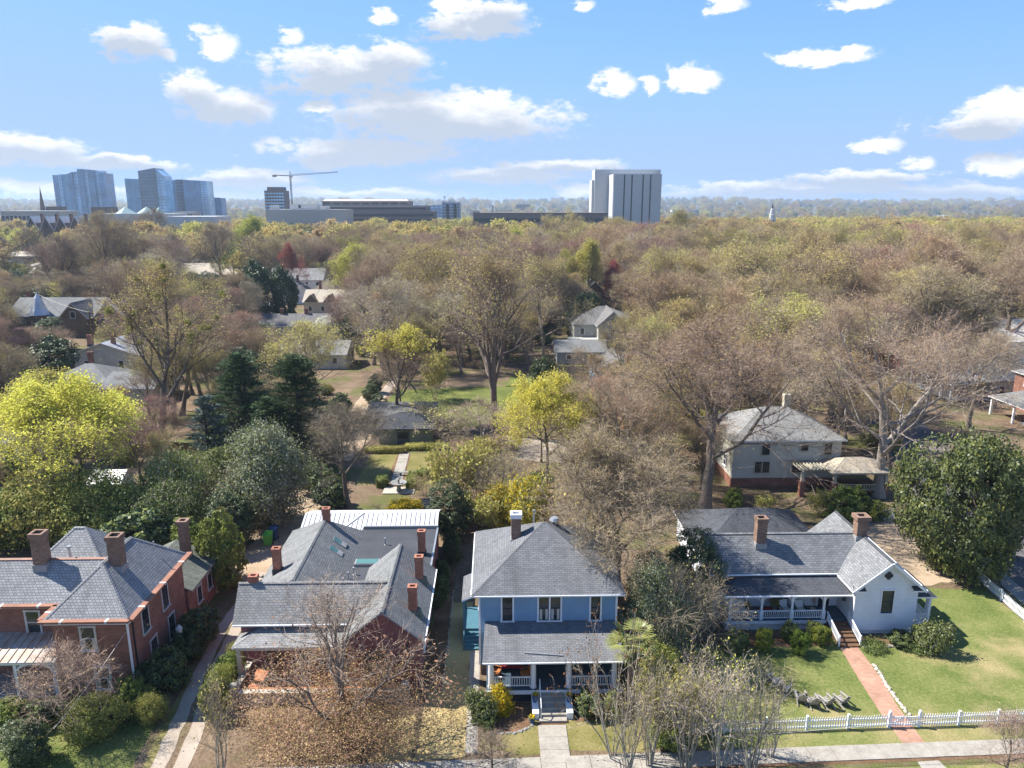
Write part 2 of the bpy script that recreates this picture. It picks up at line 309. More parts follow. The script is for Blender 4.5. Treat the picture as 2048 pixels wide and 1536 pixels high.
# ------------------------------------------------------------------ mesh helpers
COL = sc.collection
ORG = {}
def newobj(name, data, parent=None):
    o = bpy.data.objects.new(name, data); COL.objects.link(o)
    if parent is not None: o.parent = parent
    return o
def tag(o, label=None, cat=None, group=None, kind=None):
    if label: o['label'] = label
    if cat: o['category'] = cat
    if group: o['group'] = group
    if kind: o['kind'] = kind
    return o
def thing(name, loc, label, cat, group=None, rz=0.):
    o = newobj(name, None); o.empty_display_size = .2; o.location = loc; o.rotation_euler = (0, 0, rz)
    ORG[o.name] = Vector(loc) if not rz else Vector((0, 0, 0))
    return tag(o, label, cat, group)
FACES = {'S': ((1, 0, 0), (0, -1, 0)), 'E': ((0, 1, 0), (1, 0, 0)), 'W': ((0, -1, 0), (-1, 0, 0)), 'N': ((-1, 0, 0), (0, 1, 0))}
class MB:
    def __init__(s): s.v = []; s.f = []; s.m = []
    def poly(s, pts, m=0):
        b = len(s.v); s.v += [tuple(p) for p in pts]; s.f.append(tuple(range(b, b + len(pts)))); s.m.append(m); return s
    def hexa(s, c, m=0):                         # 8 corners: bottom 4 ccw, top 4 ccw
        b = len(s.v); s.v += [tuple(p) for p in c]
        for q in ((3, 2, 1, 0), (4, 5, 6, 7), (0, 1, 5, 4), (1, 2, 6, 5), (2, 3, 7, 6), (3, 0, 4, 7)): s.f.append(tuple(b + i for i in q)); s.m.append(m)
        return s
    def box(s, x0, x1, y0, y1, z0, z1, m=0):
        return s.hexa([(x0, y0, z0), (x1, y0, z0), (x1, y1, z0), (x0, y1, z0), (x0, y0, z1), (x1, y0, z1), (x1, y1, z1), (x0, y1, z1)], m)
    def walls(s, x0, x1, y0, y1, z0, z1, m=0): return s.box(x0, x1, y0, y1, z0, z1, m)
    def fbox(s, O, face, u0, u1, v0, v1, n0, n1, m=0):
        U, N = [Vector(q) for q in (FACES[face] if isinstance(face, str) else face)]; Z = Vector((0, 0, 1)); O = Vector(O)
        c = [O + U * a + N * n + Z * v for v in (v0, v1) for a, n in ((u0, n1), (u1, n1), (u1, n0), (u0, n0))]
        return s.hexa(c, m)
    def slab(s, pts, th, m=0, ms=None):          # a roof plane with thickness
        lo = [(p[0], p[1], p[2] - th) for p in pts]; n = len(pts)
        s.poly(pts, m); s.poly(lo[::-1], m if ms is None else ms)
        for i in range(n): j = (i + 1) % n; s.poly([lo[i], lo[j], pts[j], pts[i]], m if ms is None else ms)
        return s
    def prism(s, pts, z0, z1, m=0, ms=None):     # plan polygon (ccw) extruded
        n = len(pts); lo = [(p[0], p[1], z0) for p in pts]; hi = [(p[0], p[1], z1) for p in pts]
        s.poly(hi, m); s.poly(lo[::-1], m)
        for i in range(n): j = (i + 1) % n; s.poly([lo[i], lo[j], hi[j], hi[i]], m if ms is None else ms)
        return s
    def bar(s, a, b, w, h=None, m=0):            # a beam between two points
        a, b = Vector(a), Vector(b); h = h or w; d = (b - a).normalized()
        x = d.cross(Vector((0, 0, 1))); x = x.normalized() if x.length > 1e-4 else Vector((1, 0, 0)); y = x.cross(d)
        c = [p + x * sx * w / 2 + y * sy * h / 2 for p in (a, b) for sx, sy in ((-1, -1), (1, -1), (1, 1), (-1, 1))]
        return s.hexa(c, m)
    def lathe(s, c, prof, k=10, m=0):            # prof: (radius, z)
        b = len(s.v)
        for r, z in prof:
            for i in range(k): a = 2 * math.pi * i / k; s.v.append((c[0] + r * math.cos(a), c[1] + r * math.sin(a), c[2] + z))
        for j in range(len(prof) - 1):
            for i in range(k): i2 = (i + 1) % k; s.f.append((b + j * k + i, b + j * k + i2, b + (j + 1) * k + i2, b + (j + 1) * k + i)); s.m.append(m)
        s.f.append(tuple(b + i for i in range(k))[::-1]); s.m.append(m)
        e = b + (len(prof) - 1) * k; s.f.append(tuple(e + i for i in range(k))); s.m.append(m); return s
    def mesh(s, name, mats, org=Vector((0, 0, 0))):
        me = bpy.data.meshes.new(name); vs = [Vector(v) - org for v in s.v]
        me.from_pydata(vs, [], s.f)
        for q in (mats if isinstance(mats, (list, tuple)) else [mats]): me.materials.append(MATS[q])
        me.polygons.foreach_set('material_index', s.m)
        uvl = me.uv_layers.new(name='UVMap'); uv = np.zeros(len(me.loops) * 2, dtype=np.float32); i = 0
        for p in s.f:
            n = Vector((0, 0, 0)); q0 = Vector(s.v[p[0]])
            for k in range(1, len(p) - 1): n += (Vector(s.v[p[k]]) - q0).cross(Vector(s.v[p[k + 1]]) - q0)
            n = n.normalized() if n.length > 1e-9 else Vector((0, 0, 1))
            if abs(n.z) > .97: ud, vd = Vector((1, 0, 0)), Vector((0, 1, 0))
            else: ud = Vector((0, 0, 1)).cross(n).normalized(); vd = n.cross(ud)
            for k in p: q = Vector(s.v[k]); uv[i] = q.dot(ud); uv[i + 1] = q.dot(vd); i += 2
        uvl.data.foreach_set('uv', uv); me.update(); return me
    def build(s, name, mats, parent=None):
        org = Vector((0, 0, 0)); q = parent
        while q is not None:
            if q.name in ORG: org = ORG[q.name]; break
            q = q.parent
        return newobj(name, s.mesh(name, mats, org), parent)
def struct(name, mb, mats): return tag(mb.build(name, mats), kind='structure')
def hip_faces(x0, x1, y0, y1, ze, zr, ridge=None):
    w, d = x1 - x0, y1 - y0
    ax = ridge or ('x' if w >= d else 'y')
    if ax == 'x':
        h = d / 2; a = (x0 + h, (y0 + y1) / 2, zr); b = (x1 - h, (y0 + y1) / 2, zr)
        if a[0] > b[0] - .05: mx = (x0 + x1) / 2; a = (mx - .25, a[1], zr); b = (mx + .25, a[1], zr)
        return [[(x0, y0, ze), (x1, y0, ze), b, a], [(x1, y1, ze), (x0, y1, ze), a, b], [(x0, y1, ze), (x0, y0, ze), a], [(x1, y0, ze), (x1, y1, ze), b]], a, b
    h = w / 2; a = ((x0 + x1) / 2, y0 + h, zr); b = ((x0 + x1) / 2, y1 - h, zr)
    if a[1] > b[1] - .05: my = (y0 + y1) / 2; a = (a[0], my - .25, zr); b = (a[0], my + .25, zr)
    return [[(x0, y0, ze), (x1, y0, ze), a], [(x1, y1, ze), (x0, y1, ze), b], [(x0, y1, ze), (x0, y0, ze), a, b], [(x1, y0, ze), (x1, y1, ze), b, a]], a, b
def gable_faces(x0, x1, y0, y1, ze, zr, ax):
    if ax == 'x':
        ym = (y0 + y1) / 2; a, b = (x0, ym, zr), (x1, ym, zr)
        return [[(x0, y0, ze), (x1, y0, ze), b, a], [(x1, y1, ze), (x0, y1, ze), a, b]], a, b
    xm = (x0 + x1) / 2; a, b = (xm, y0, zr), (xm, y1, zr)
    return [[(x0, y1, ze), (x0, y0, ze), a, b], [(x1, y0, ze), (x1, y1, ze), b, a]], a, b
def ridge_cap(mb, a, b, w=.3, m=0):
    a, b = Vector(a) + Vector((0, 0, .03)), Vector(b) + Vector((0, 0, .03)); d = (b - a).normalized(); x = d.cross(Vector((0, 0, 1))).normalized() * w / 2
    dn = Vector((0, 0, -.6 * w / 2)); mb.slab([a - x + dn, b - x + dn, b, a], .03, m); mb.slab([a, b, b + x + dn, a + x + dn], .03, m)
def roof(root, faces, mat, th=.16, trim='trim_grey', caps=(), name='roof', capmat=None):
    mb = MB()
    for f in faces: mb.slab(f, th, 0, 1)
    o = mb.build(name, [mat, trim], root)
    if caps:
        c = MB()
        for a, b in caps: ridge_cap(c, a, b)
        c.build('ridge_cap', capmat or mat, o)
    return o
def chimney(root, x, y, w, d, z0, z1, mat='brick_red', cap='brick_red', corbel=.08, open_top=True, pot=None):
    mb = MB(); mb.box(x - w / 2, x + w / 2, y - d / 2, y + d / 2, z0, z1 - .35); o = mb.build('chimney', mat, root)
    c = MB(); k = corbel; t = .12
    for a0, a1, b0, b1 in ((x - w/2 - k, x + w/2 + k, y - d/2 - k, y - d/2 - k + t + k), (x - w/2 - k, x + w/2 + k, y + d/2 - t, y + d/2 + k),
                           (x - w/2 - k, x - w/2 + t, y - d/2 + t, y + d/2 - t), (x + w/2 - t, x + w/2 + k, y - d/2 + t, y + d/2 - t)): c.box(a0, a1, b0, b1, z1 - .35, z1)
    c.build('chimney_cap', cap, o)
    MB().box(x - w/2 + t, x + w/2 - t, y - d/2 + t, y + d/2 - t, z1 - .34, z1 - .2).build('flue', 'rubber' if open_top else (pot or 'galv'), o)
    fl = MB(); fl.box(x - w/2 - .06, x + w/2 + .06, y - d/2 - .06, y + d/2 + .06, z0, z0 + .5); fl.build('flashing', 'dark_paint' if mat != 'brick_brown' else 'trim_grey', o)
    return o
def window(root, O, face, w, h, trim='white_paint', sash='white_paint', split=True, cols=1, curtain=False, cas=.11, muntin=0, name='window'):
    """O: bottom centre of the opening on the wall plane"""
    mb = MB()
    mb.fbox(O, face, -w/2 - cas, -w/2, -.02, h, 0, .06); mb.fbox(O, face, w/2, w/2 + cas, -.02, h, 0, .06); mb.fbox(O, face, -w/2 - cas - .03, w/2 + cas + .03, h, h + cas, 0, .08)
    for c in range(1, cols): u = -w/2 + w * c / cols; mb.fbox(O, face, u - cas/2, u + cas/2, 0, h, 0, .06)
    o = mb.build(name, trim, root)
    MB().fbox(O, face, -w/2 - cas - .05, w/2 + cas + .05, -.1, -.02, 0, .14).build('sill', trim, o)
    for c in range(cols):
        u0 = -w/2 + w * c / cols + (cas/2 if c else 0); u1 = -w/2 + w * (c + 1) / cols - (cas/2 if c < cols - 1 else 0)
        s = MB(); b = .045
        s.fbox(O, face, u0, u0 + b, 0, h, 0, .04); s.fbox(O, face, u1 - b, u1, 0, h, 0, .04); s.fbox(O, face, u0 + b, u1 - b, 0, b, 0, .04); s.fbox(O, face, u0 + b, u1 - b, h - b, h, 0, .04)
        if split: s.fbox(O, face, u0 + b, u1 - b, h/2 - .035, h/2 + .035, 0, .05)
        for k in range(muntin): q = u0 + (u1 - u0) * (k + 1) / (muntin + 1); s.fbox(O, face, q - .015, q + .015, b, h - b, 0, .03)
        s.build('sash', sash, o)
        for v0, v1 in (((b, h/2 - .035), (h/2 + .035, h - b)) if split else ((b, h - b),)): MB().fbox(O, face, u0 + b, u1 - b, v0, v1, 0, .015).build('pane', 'glass', o)
        if curtain:
            g = u0 + b + .02; MB().fbox(O, face, g, g + .18, b, h/2 - .06, .015, .022).fbox(O, face, u1 - b - .2, u1 - b - .02, b, h/2 - .06, .015, .022).build('curtain', 'curtain', o)
    return o
def door(root, O, face, w, h, mat='dark_paint', trim='white_paint'):
    mb = MB(); mb.fbox(O, face, -w/2, w/2, 0, h, 0, .04); o = mb.build('door', mat, root)
    t = MB(); t.fbox(O, face, -w/2 - .12, -w/2, 0, h + .12, 0, .06); t.fbox(O, face, w/2, w/2 + .12, 0, h + .12, 0, .06); t.fbox(O, face, -w/2, w/2, h, h + .12, 0, .06); t.build('door_frame', trim, o)
    MB().fbox(O, face, w/2 - .14, w/2 - .08, .95, 1.05, .04, .1).build('handle', 'galv', o)
    MB().fbox(O, face, -w/2 + .18, w/2 - .18, h * .45, h - .2, .04, .047).build('door_pane', 'glass', o); return o
def copies(proto, spots, parent):                # proto object is the first, then copies that share its mesh
    out = []
    for i, (p, rz) in enumerate(spots):
        o = proto if i == 0 else proto.copy()
        if i: COL.objects.link(o)
        o.parent = parent; o.location = p; o.rotation_euler = (0, 0, rz); out.append(o)
    return out
def lpos(parent, p):
    q = parent
    while q is not None:
        if q.name in ORG: return Vector(p) - ORG[q.name]
        q = q.parent
    return Vector(p)
def railing(root, a, b, z, h=.8, mat='white_paint', gap=.16, bw=.045):
    """handrail, bottom rail and single balusters from a to b (plan)"""
    a, b = Vector((*a, z)), Vector((*b, z)); L = (b - a).length; d = (b - a) / L
    mb = MB(); mb.bar(a + Vector((0, 0, h)), b + Vector((0, 0, h)), .09, .07); r = mb.build('handrail', mat, root)
    MB().bar(a + Vector((0, 0, .12)), b + Vector((0, 0, .12)), .07, .06).build('bottom_rail', mat, r)
    n = int(L / gap); pm = MB().box(-bw/2, bw/2, -bw/2, bw/2, .15, h - .035).mesh('baluster', mat)
    copies(newobj('baluster', pm), [(lpos(root, a + d * (L * (i + .5) / n)), 0) for i in range(n)], r)
# ------------------------------------------------------------------ ground
def gz(x, y):
    r = math.hypot(x, y)
    if r < 330: return 0.
    t = min(1, (r - 330) / 700); t = t * t * (3 - 2 * t); z = -3 * t
    s = min(1, max(0, (r - 1300) / 5200)); s = s * s * (3 - 2 * s)
    return z + s * (34 + 9 * math.sin(x / 900 + 1) + 7 * math.sin(x / 370 + y / 1100) + 5 * math.sin(y / 640))
g = MB(); rings = [0, 30, 60, 100, 160, 240, 330, 430, 560, 720, 900, 1150, 1500, 2000, 2600, 3300, 4200, 5300, 6600, 8200, 10500, 14000]; SEG = 96
g.v.append((0, 0, 0))
for r in rings[1:]:
    for i in range(SEG): a = 2 * math.pi * i / SEG; x, y = r * math.sin(a), r * math.cos(a); g.v.append((x, y, gz(x, y)))
for i in range(SEG): g.f.append((0, 1 + (i + 1) % SEG, 1 + i)); g.m.append(0)
for k in range(len(rings) - 2):
    for i in range(SEG):
        a, b = 1 + k * SEG + i, 1 + k * SEG + (i + 1) % SEG; g.f.append((a, b, b + SEG, a + SEG)); g.m.append(0 if rings[k + 2] < 400 else 1)
struct('ground', g, ['litter', 'farland'])
def rough_poly(pts, seed=0, amp=.25, step=1.2):     # an outline with a slightly ragged edge
    rr = random.Random(seed); out = []
    for i in range(len(pts)):
        a, b = Vector(pts[i]), Vector(pts[(i + 1) % len(pts)]); L = (b - a).length; n = max(1, int(L / step)); nn = Vector((-(b - a).y, (b - a).x)).normalized()
        for k in range(n): p = a + (b - a) * k / n + nn * rr.uniform(-amp, amp) * (k > 0); out.append((p.x, p.y))
    return out
def sheet(name, pts, z, mat, seed=0, amp=.25, step=1.2):
    return struct(name, MB().poly([(x, y, z) for x, y in rough_poly(pts, seed, amp, step)]), mat)
sheet('lawn', [(9.6, 41.4), (46, 40.2), (44.3, 55.6), (44.7, 61.5), (38, 61.5), (35.5, 58), (34.2, 54), (28.6, 54), (18.5, 54.3), (15.2, 54), (14.5, 48), (10, 46)], .004, 'lawn_green', 1, .3)
sheet('lawn', [(-1.2, 41.3), (9.4, 41.1), (9.8, 44.6), (5.0, 45.8), (-1.0, 43.4)], .004, 'lawn_olive', 2)
sheet('lawn', [(-5.3, 40.6), (-2.05, 40.8), (-2.05, 60), (-4.9, 60), (-5.0, 48)], .004, 'lawn_dry', 3, .12)
sheet('lawn', [(-46, 38), (-22.6, 38.4), (-22.9, 46), (-24.2, 53), (-25, 47.0), (-46, 46.6)], .004, 'lawn_green', 4, .3)
sheet('lawn', [(-22.0, 38.6), (-20.9, 38.6), (-22.3, 50), (-22.9, 50)], .006, 'lawn_olive', 41, .1)
sheet('lawn', [(-8.2, 38.9), (-5.5, 39.2), (-5.5, 45), (-7.4, 44.5)], .004, 'lawn_dry', 42)
sheet('lawn', [(-50, 33.5), (60, 33.5), (60, 39.6), (20, 39.4), (-22, 38.1), (-50, 37.5)], .004, 'lawn_green', 5, .05)
sheet('lawn', [(-19.5, 112), (-3, 113), (5, 128), (4.5, 142), (-19, 139)], .004, 'lawn_bright', 6)
sheet('lawn', [(-17.5, 89), (-8.2, 89), (-7.6, 101), (-17.6, 101.5)], .004, 'lawn_olive', 7)
sheet('lawn', [(2, 141), (16, 140), (16, 150), (3, 150)], .004, 'lawn_bright', 8)
sheet('planting_bed', [(-1.1, 43.7), (.2, 42.95), (1.7, 43.2), (2.55, 44.2), (2.55, 46.1), (-.9, 46.1)], .012, 'mulch', 9, .05, .4)
sheet('planting_bed', [(5.3, 44.0), (9.2, 44.6), (9.2, 46.2), (5.3, 46.1)], .012, 'mulch', 10, .05, .5)
sheet('planting_bed', [(15.5, 53.2), (21, 52.5), (26.5, 52.6), (26.9, 54.6), (16, 54.9)], .012, 'mulch', 11, .1, .5)
sheet('planting_bed', [(28.9, 52.4), (35.3, 52.4), (36.2, 53.6), (34.4, 54.4), (28.9, 54.2)], .012, 'mulch', 12, .08, .5)
sheet('planting_bed', [(-5.3, 47.5), (-3.9, 47.6), (-3.9, 71), (-5.3, 71)], .012, 'mulch', 13, .12, .6)
sheet('gravel_yard', [(-27, 66), (-21.5, 63), (-19.6, 64), (-19.2, 72), (-19.8, 86), (-23, 95), (-26, 92), (-25, 78)], .008, 'dirt', 14)
sheet('gravel_yard', [(36, 61.5), (44, 62.8), (46.5, 70), (46, 78), (38, 79), (33, 70), (33.5, 65)], .008, 'dirt', 15)
sheet('gravel_yard', [(-24, 100), (-20, 98), (-18.5, 112), (-20.5, 134), (-24.8, 134)], .008, 'dirt', 16)
sheet('gravel_yard', [(2.5, 98), (12, 96), (13, 105), (4, 108)], .008, 'gravel', 17)
def strip(name, line, w, z, mat, seed=0, amp=.08):
    L, Rr = [], []
    for i, p in enumerate(line):
        a, b = Vector(line[max(0, i - 1)]), Vector(line[min(len(line) - 1, i + 1)]); n = Vector((-(b - a).y, (b - a).x)).normalized() * w / 2; p = Vector(p)
        L.append(tuple(p + n)); Rr.append(tuple(p - n))
    return sheet(name, Rr + L[::-1], z, mat, seed, amp, .8)
strip('driveway', [(-20.75, 34), (-21.15, 41), (-22.0, 48), (-22.75, 56), (-22.4, 62), (-22.3, 66)], .95, .012, 'gravel', 20)
strip('driveway', [(-19.4, 34), (-19.75, 41), (-20.4, 46.5), (-21.3, 52), (-21.6, 57), (-21.2, 62), (-21.4, 66)], .95, .014, 'gravel', 21)
strip('driveway', [(-1.68, 41.2), (-1.68, 48), (-1.7, 55)], .78, .012, 'concrete', 22, .01)
strip('garden_path', [(-22.3, 116), (-21.4, 126), (-20.6, 140), (-20, 152)], 1.9, .012, 'gravel', 23)
road = MB(); road.box(-90, 120, 24.5, 33, -.2, -.11); struct('street', road, 'asphalt')
kb = MB(); kb.box(-90, 120, 33.0, 33.16, -.2, .02); struct('kerb', kb, 'concrete')
strip('side_street', [(50.5, 34), (51.5, 55), (54, 75), (59.5, 96), (65, 118), (69, 150), (73, 190), (78, 260), (86, 330)], 9, .008, 'asphalt', 24, .1)
for q in (47.0,): strip('side_path', [(46.6, 41), (46.7, 56), (48.3, 72), (51.8, 88)], 1.5, .02, 'concrete', 25, .02)
strip('side_street', [(30, 158), (45, 150), (68, 143), (100, 152)], 7, .006, 'asphalt', 26)
# pavement of single slabs
pave = struct('pavement', MB().poly([(-24, 38.3, .005), (60, 40.9, .005), (60, 42.2, .005), (-24, 39.6, .005)]), 'mulch')
slm = MB().box(-.765, .765, -.66, .66, 0, .05).mesh('slab', 'concrete')
rr = random.Random(3); sp_ = []
for i in range(54): x = -23 + i * 1.56; sp_.append((Vector((x, 39.62 + .031 * (x - 22) + 1.02, rr.uniform(-.008, .01))), .031 + rr.uniform(-.006, .006)))
copies(newobj('slab', slm), sp_, pave)
walk = struct('front_path', MB().poly([(2.72, 40.1, .012), (4.62, 40.2, .012), (4.62, 44, .012), (2.72, 44, .012)]), 'mulch')
slm = MB().box(-.94, .94, -.58, .58, 0, .05).mesh('slab', 'concrete')
copies(newobj('slab', slm), [(Vector((3.67, 40.75 + i * 1.18, .01)), 0) for i in range(3)], walk)
pb = MB(); pb.poly([(26.35, 41.2, .02), (27.8, 41.25, .02), (28.0, 45.5, .02), (28.4, 48.5, .02), (28.6, 52.4, .02), (27.15, 52.4, .02), (26.7, 48.2, .02), (26.4, 44.5, .02)]); struct('brick_path', pb, 'path_brick')
struct('verge_path', MB().poly([(26.3, 38.6, .012), (28.0, 38.6, .012), (27.8, 39.9, .012), (26.4, 39.8, .012)]), 'concrete')
gp = struct('garden_path', MB().poly([(-13.9, 88, .008), (-11.6, 88, .008), (-12.0, 101, .008), (-13.8, 101, .008)]), 'mulch')
slm = MB().box(-.7, .7, -.62, .62, 0, .05).mesh('slab', 'concrete')
copies(newobj('slab', slm), [(Vector((-12.6 - .035 * i, 90.3 + i * 1.28, .006)), rr.uniform(-.01, .01)) for i in range(9)], gp)
# ------------------------------------------------------------------ houses on the street
def gable_wall(mb, x0, x1, y0, y1, z0, ze, zr, ax, m=0):
    """walls with gable ends under a pitched roof"""
    if ax == 'y':
        xm = (x0 + x1) / 2
        mb.poly([(x0, y0, z0), (x1, y0, z0), (x1, y0, ze), (xm, y0, zr), (x0, y0, ze)], m); mb.poly([(x1, y1, z0), (x0, y1, z0), (x0, y1, ze), (xm, y1, zr), (x1, y1, ze)], m)
        mb.poly([(x0, y1, z0), (x0, y0, z0), (x0, y0, ze), (x0, y1, ze)], m); mb.poly([(x1, y0, z0), (x1, y1, z0), (x1, y1, ze), (x1, y0, ze)], m)
    else:
        ym = (y0 + y1) / 2
        mb.poly([(x0, y1, z0), (x0, y0, z0), (x0, y0, ze), (x0, ym, zr), (x0, y1, ze)], m); mb.poly([(x1, y0, z0), (x1, y1, z0), (x1, y1, ze), (x1, ym, zr), (x1, y0, ze)], m)
        mb.poly([(x0, y0, z0), (x1, y0, z0), (x1, y0, ze), (x0, y0, ze)], m); mb.poly([(x1, y1, z0), (x0, y1, z0), (x0, y1, ze), (x1, y1, ze)], m)
    return mb
def gutter(root, a, b, mat='white_paint', s=.1): return MB().bar(a, b, s, s).build('gutter', mat, root)
def steps(root, x0, x1, y_top, y_bot, z_top, n, mat, nose=None):
    for i in range(n):
        z1 = z_top * (n - i) / (n + 1); ya = y_top - (y_top - y_bot) * (i) / n; yb = y_top - (y_top - y_bot) * (i + 1) / n
        MB().box(x0, x1, yb, ya + .03, 0, z1).build('step', mat, root)
# ---- blue house
bh = thing('blue_house', (3.75, 54.3, 0), 'two-storey blue clapboard house with grey hipped roof and wide front porch', 'house')
MB().walls(-1.2, 8.7, 49.45, 59.15, 0, .95).build('foundation', 'brick_brown', bh)
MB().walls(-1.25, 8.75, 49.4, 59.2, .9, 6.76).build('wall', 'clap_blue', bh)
for x in (-1.25, 8.75): MB().box(x - .07, x + .07, 49.33, 49.5, .9, 6.66).build('corner_board', 'white_paint', bh)
MB().box(-1.27, 8.77, 49.34, 49.41, 6.52, 6.72).build('frieze_board', 'white_paint', bh)
f, a, b = hip_faces(-1.8, 9.3, 48.85, 59.75, 6.8, 10.05)
roof(bh, f, 'roof_blue', .09, 'white_paint', [(f[0][0], a), (f[0][1], b), (f[1][0], b), (f[1][1], a), (a, b)])
MB().box(-1.78, 9.28, 48.87, 59.73, 6.62, 6.69).build('soffit', 'white_paint', bh)
gutter(bh, (-1.8, 48.82, 6.74), (9.3, 48.82, 6.74), s=.06); gutter(bh, (-1.84, 48.85, 6.74), (-1.84, 59.7, 6.74), s=.06)
for u0, u1, n in ((1002, 1027.5, 1), (1075, 1123.5, 2), (1179, 1203, 1)):
    xa, xb = AT(u0, 1214, 49.4)[0], AT(u1, 1214, 49.4)[0]; zb = 4.5
    window(bh, ((xa + xb) / 2, 49.4, zb), 'S', xb - xa - .2, 1.9, 'white_paint', 'dark_paint', True, n, n == 2, .12)
for y in (51.5, 55.5): window(bh, (-1.25, y, 4.5), 'W', .9, 1.5, sash='dark_paint'); window(bh, (8.75, y, 4.5), 'E', .9, 1.5, sash='dark_paint')
window(bh, (.9, 49.4, 1.75), 'S', 1.7, 1.6, 'white_paint', 'dark_paint', True, 2); door(bh, (3.75, 49.4, 1.0), 'S', 1.0, 2.15); window(bh, (6.7, 49.4, 1.75), 'S', 1.7, 1.6, 'white_paint', 'dark_paint', True, 2)
ch = chimney(bh, 1.55, 54.4, .75, .7, 8.2, 10.8, 'brick_brown', 'white_paint', .08, False)
MB().lathe((3.0, 55.4, 9.3), [(.07, 0), (.07, 1.1), (.11, 1.12), (.11, 1.3)], 8).build('vent_pipe', 'galv', bh); MB().lathe((4.6, 55.0, 9.5), [(.2, 0), (.2, .35), (.42, .4), (.3, .62)], 10).build('roof_vent', 'galv', bh)
MB().lathe((7.2, 56.4, 8.1), [(.06, 0), (.06, 1.5)], 6).build('vent_pipe', 'galv', bh)
# porch
MB().box(-.75, 8.75, 46.15, 49.4, .82, 1.0).build('porch_floor', 'porch_blue', bh); MB().box(-.8, 8.8, 46.08, 46.2, .7, .98).build('porch_skirt', 'white_paint', bh); MB().box(-.6, 8.6, 46.3, 49.4, 0, .8).build('porch_base', 'dark_paint', bh)
roof(bh, [[(-1.0, 45.5, 3.62), (8.9, 45.5, 3.62), (8.6, 49.4, 4.45), (-.85, 49.4, 4.45)]], 'roof_blue', .1, 'white_paint', name='porch_roof')
MB().box(-.6, 8.7, 46.35, 46.65, 3.3, 3.52).build('porch_beam', 'white_paint', bh); gutter(bh, (-1.0, 45.46, 3.56), (8.9, 45.46, 3.56), s=.06); MB().box(-.9, 8.8, 45.6, 49.38, 3.38, 3.44).build('porch_ceiling', 'white_paint', bh)
MB().bar((1.9, 46.3, 3.85), (4.55, 46.0, 3.79), .09, .06).build('loose_gutter', 'galv', bh)
for x in (-.41, 2.55, 5.05, 8.25):
    c = MB().lathe((x, 46.5, 1.0), [(.24, 0), (.24, .1), (.2, .12), (.2, 1.2), (.165, 2.15), (.22, 2.18), (.22, 2.3)], 14).build('column', 'white_paint', bh)
railing(bh, (-.2, 46.5), (2.35, 46.5), 1.0); railing(bh, (5.25, 46.5), (8.05, 46.5), 1.0); railing(bh, (-.41, 46.7), (-.41, 49.3), 1.0)
steps(bh, 2.85, 4.72, 46.15, 43.95, 1.0, 5, 'concrete')
for x in (2.62, 4.95):
    MB().hexa([(x - .22, 44.3, 0), (x + .22, 44.3, 0), (x + .22, 46.1, 0), (x - .22, 46.1, 0), (x - .22, 44.3, .5), (x + .22, 44.3, .5), (x + .22, 46.1, .96), (x - .22, 46.1, .96)]).build('step_cheek', 'white_paint', bh)
MB().bar((2.98, 44.2, 1.0), (2.98, 46.1, 1.9), .05).bar((2.98, 44.2, 0), (2.98, 44.2, 1.0), .05).bar((2.98, 46.05, 1), (2.98, 46.05, 1.9), .05).build('step_handrail', 'white_paint', bh)
# side porch on the left
roof(bh, [[(-2.75, 53.6, 3.75), (-1.25, 53.6, 4.4), (-1.25, 57.6, 4.4), (-2.75, 57.6, 3.75)][::1]], 'roof_blue', .12, 'white_paint', name='side_porch_roof')
MB().box(-2.65, -1.25, 54.2, 57.5, .8, .95).build('side_porch_floor', 'teal_paint', bh)
for y in (53.8, 57.4): MB().box(-2.66, -2.52, y - .07, y + .07, .0, 3.7).build('post', 'teal_paint', bh)
for i in range(5): MB().box(-2.55, -1.35, 54.2 - .32 * (i + 1), 54.2 - .32 * i + .03, .15 * (4 - i), .15 * (5 - i)).build('side_step', 'teal_paint', bh)
MB().bar((-2.6, 54.2, 1.7), (-2.6, 52.5, .85), .07).bar((-2.6, 52.55, 0), (-2.6, 52.55, .85), .07).build('side_handrail', 'teal_paint', bh)
# ---- white house
wh = thing('white_house', (26, 58, 0), 'white clapboard cottage with front gable, long porch and grey shingle roofs', 'house')
MB().walls(18.3, 29.2, 57.2, 61.6, 0, .9).walls(28.98, 33.92, 54.28, 63.7, 0, .6).build('foundation', 'brick_white', wh)
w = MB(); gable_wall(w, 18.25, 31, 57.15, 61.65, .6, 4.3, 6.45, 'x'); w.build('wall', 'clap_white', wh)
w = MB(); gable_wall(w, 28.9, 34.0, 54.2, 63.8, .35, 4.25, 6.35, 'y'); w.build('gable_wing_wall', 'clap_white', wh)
f, a, b = gable_faces(17.75, 31.3, 56.75, 62.05, 4.1, 6.62, 'x'); roof(wh, f, 'roof_white_house', .14, 'white_paint', [(a, b)])
f2, a2, b2 = gable_faces(28.45, 34.45, 53.75, 64.2, 4.05, 6.55, 'y'); roof(wh, f2, 'roof_white_house', .14, 'white_paint', [(a2, b2)], name='gable_wing_roof', capmat='roof_dark')
MB().bar((28.5, 53.7, 3.98), (31.45, 53.7, 6.42), .06, .2).bar((31.45, 53.7, 6.42), (34.4, 53.7, 3.98), .06, .2).build('barge_board', 'white_paint', wh)
for x0, x1 in ((28.55, 29.55), (33.35, 34.4)): roof(wh, [[(x0, 53.75, 4.06), (x1, 53.75, 4.06), (x1, 54.2, 4.28), (x0, 54.2, 4.28)]], 'roof_dark', .12, 'white_paint', name='eave_return')
gutter(wh, (17.75, 56.7, 4.06), (28.6, 56.7, 4.06)); gutter(wh, (34.5, 53.8, 4.0), (34.5, 64, 4.0))
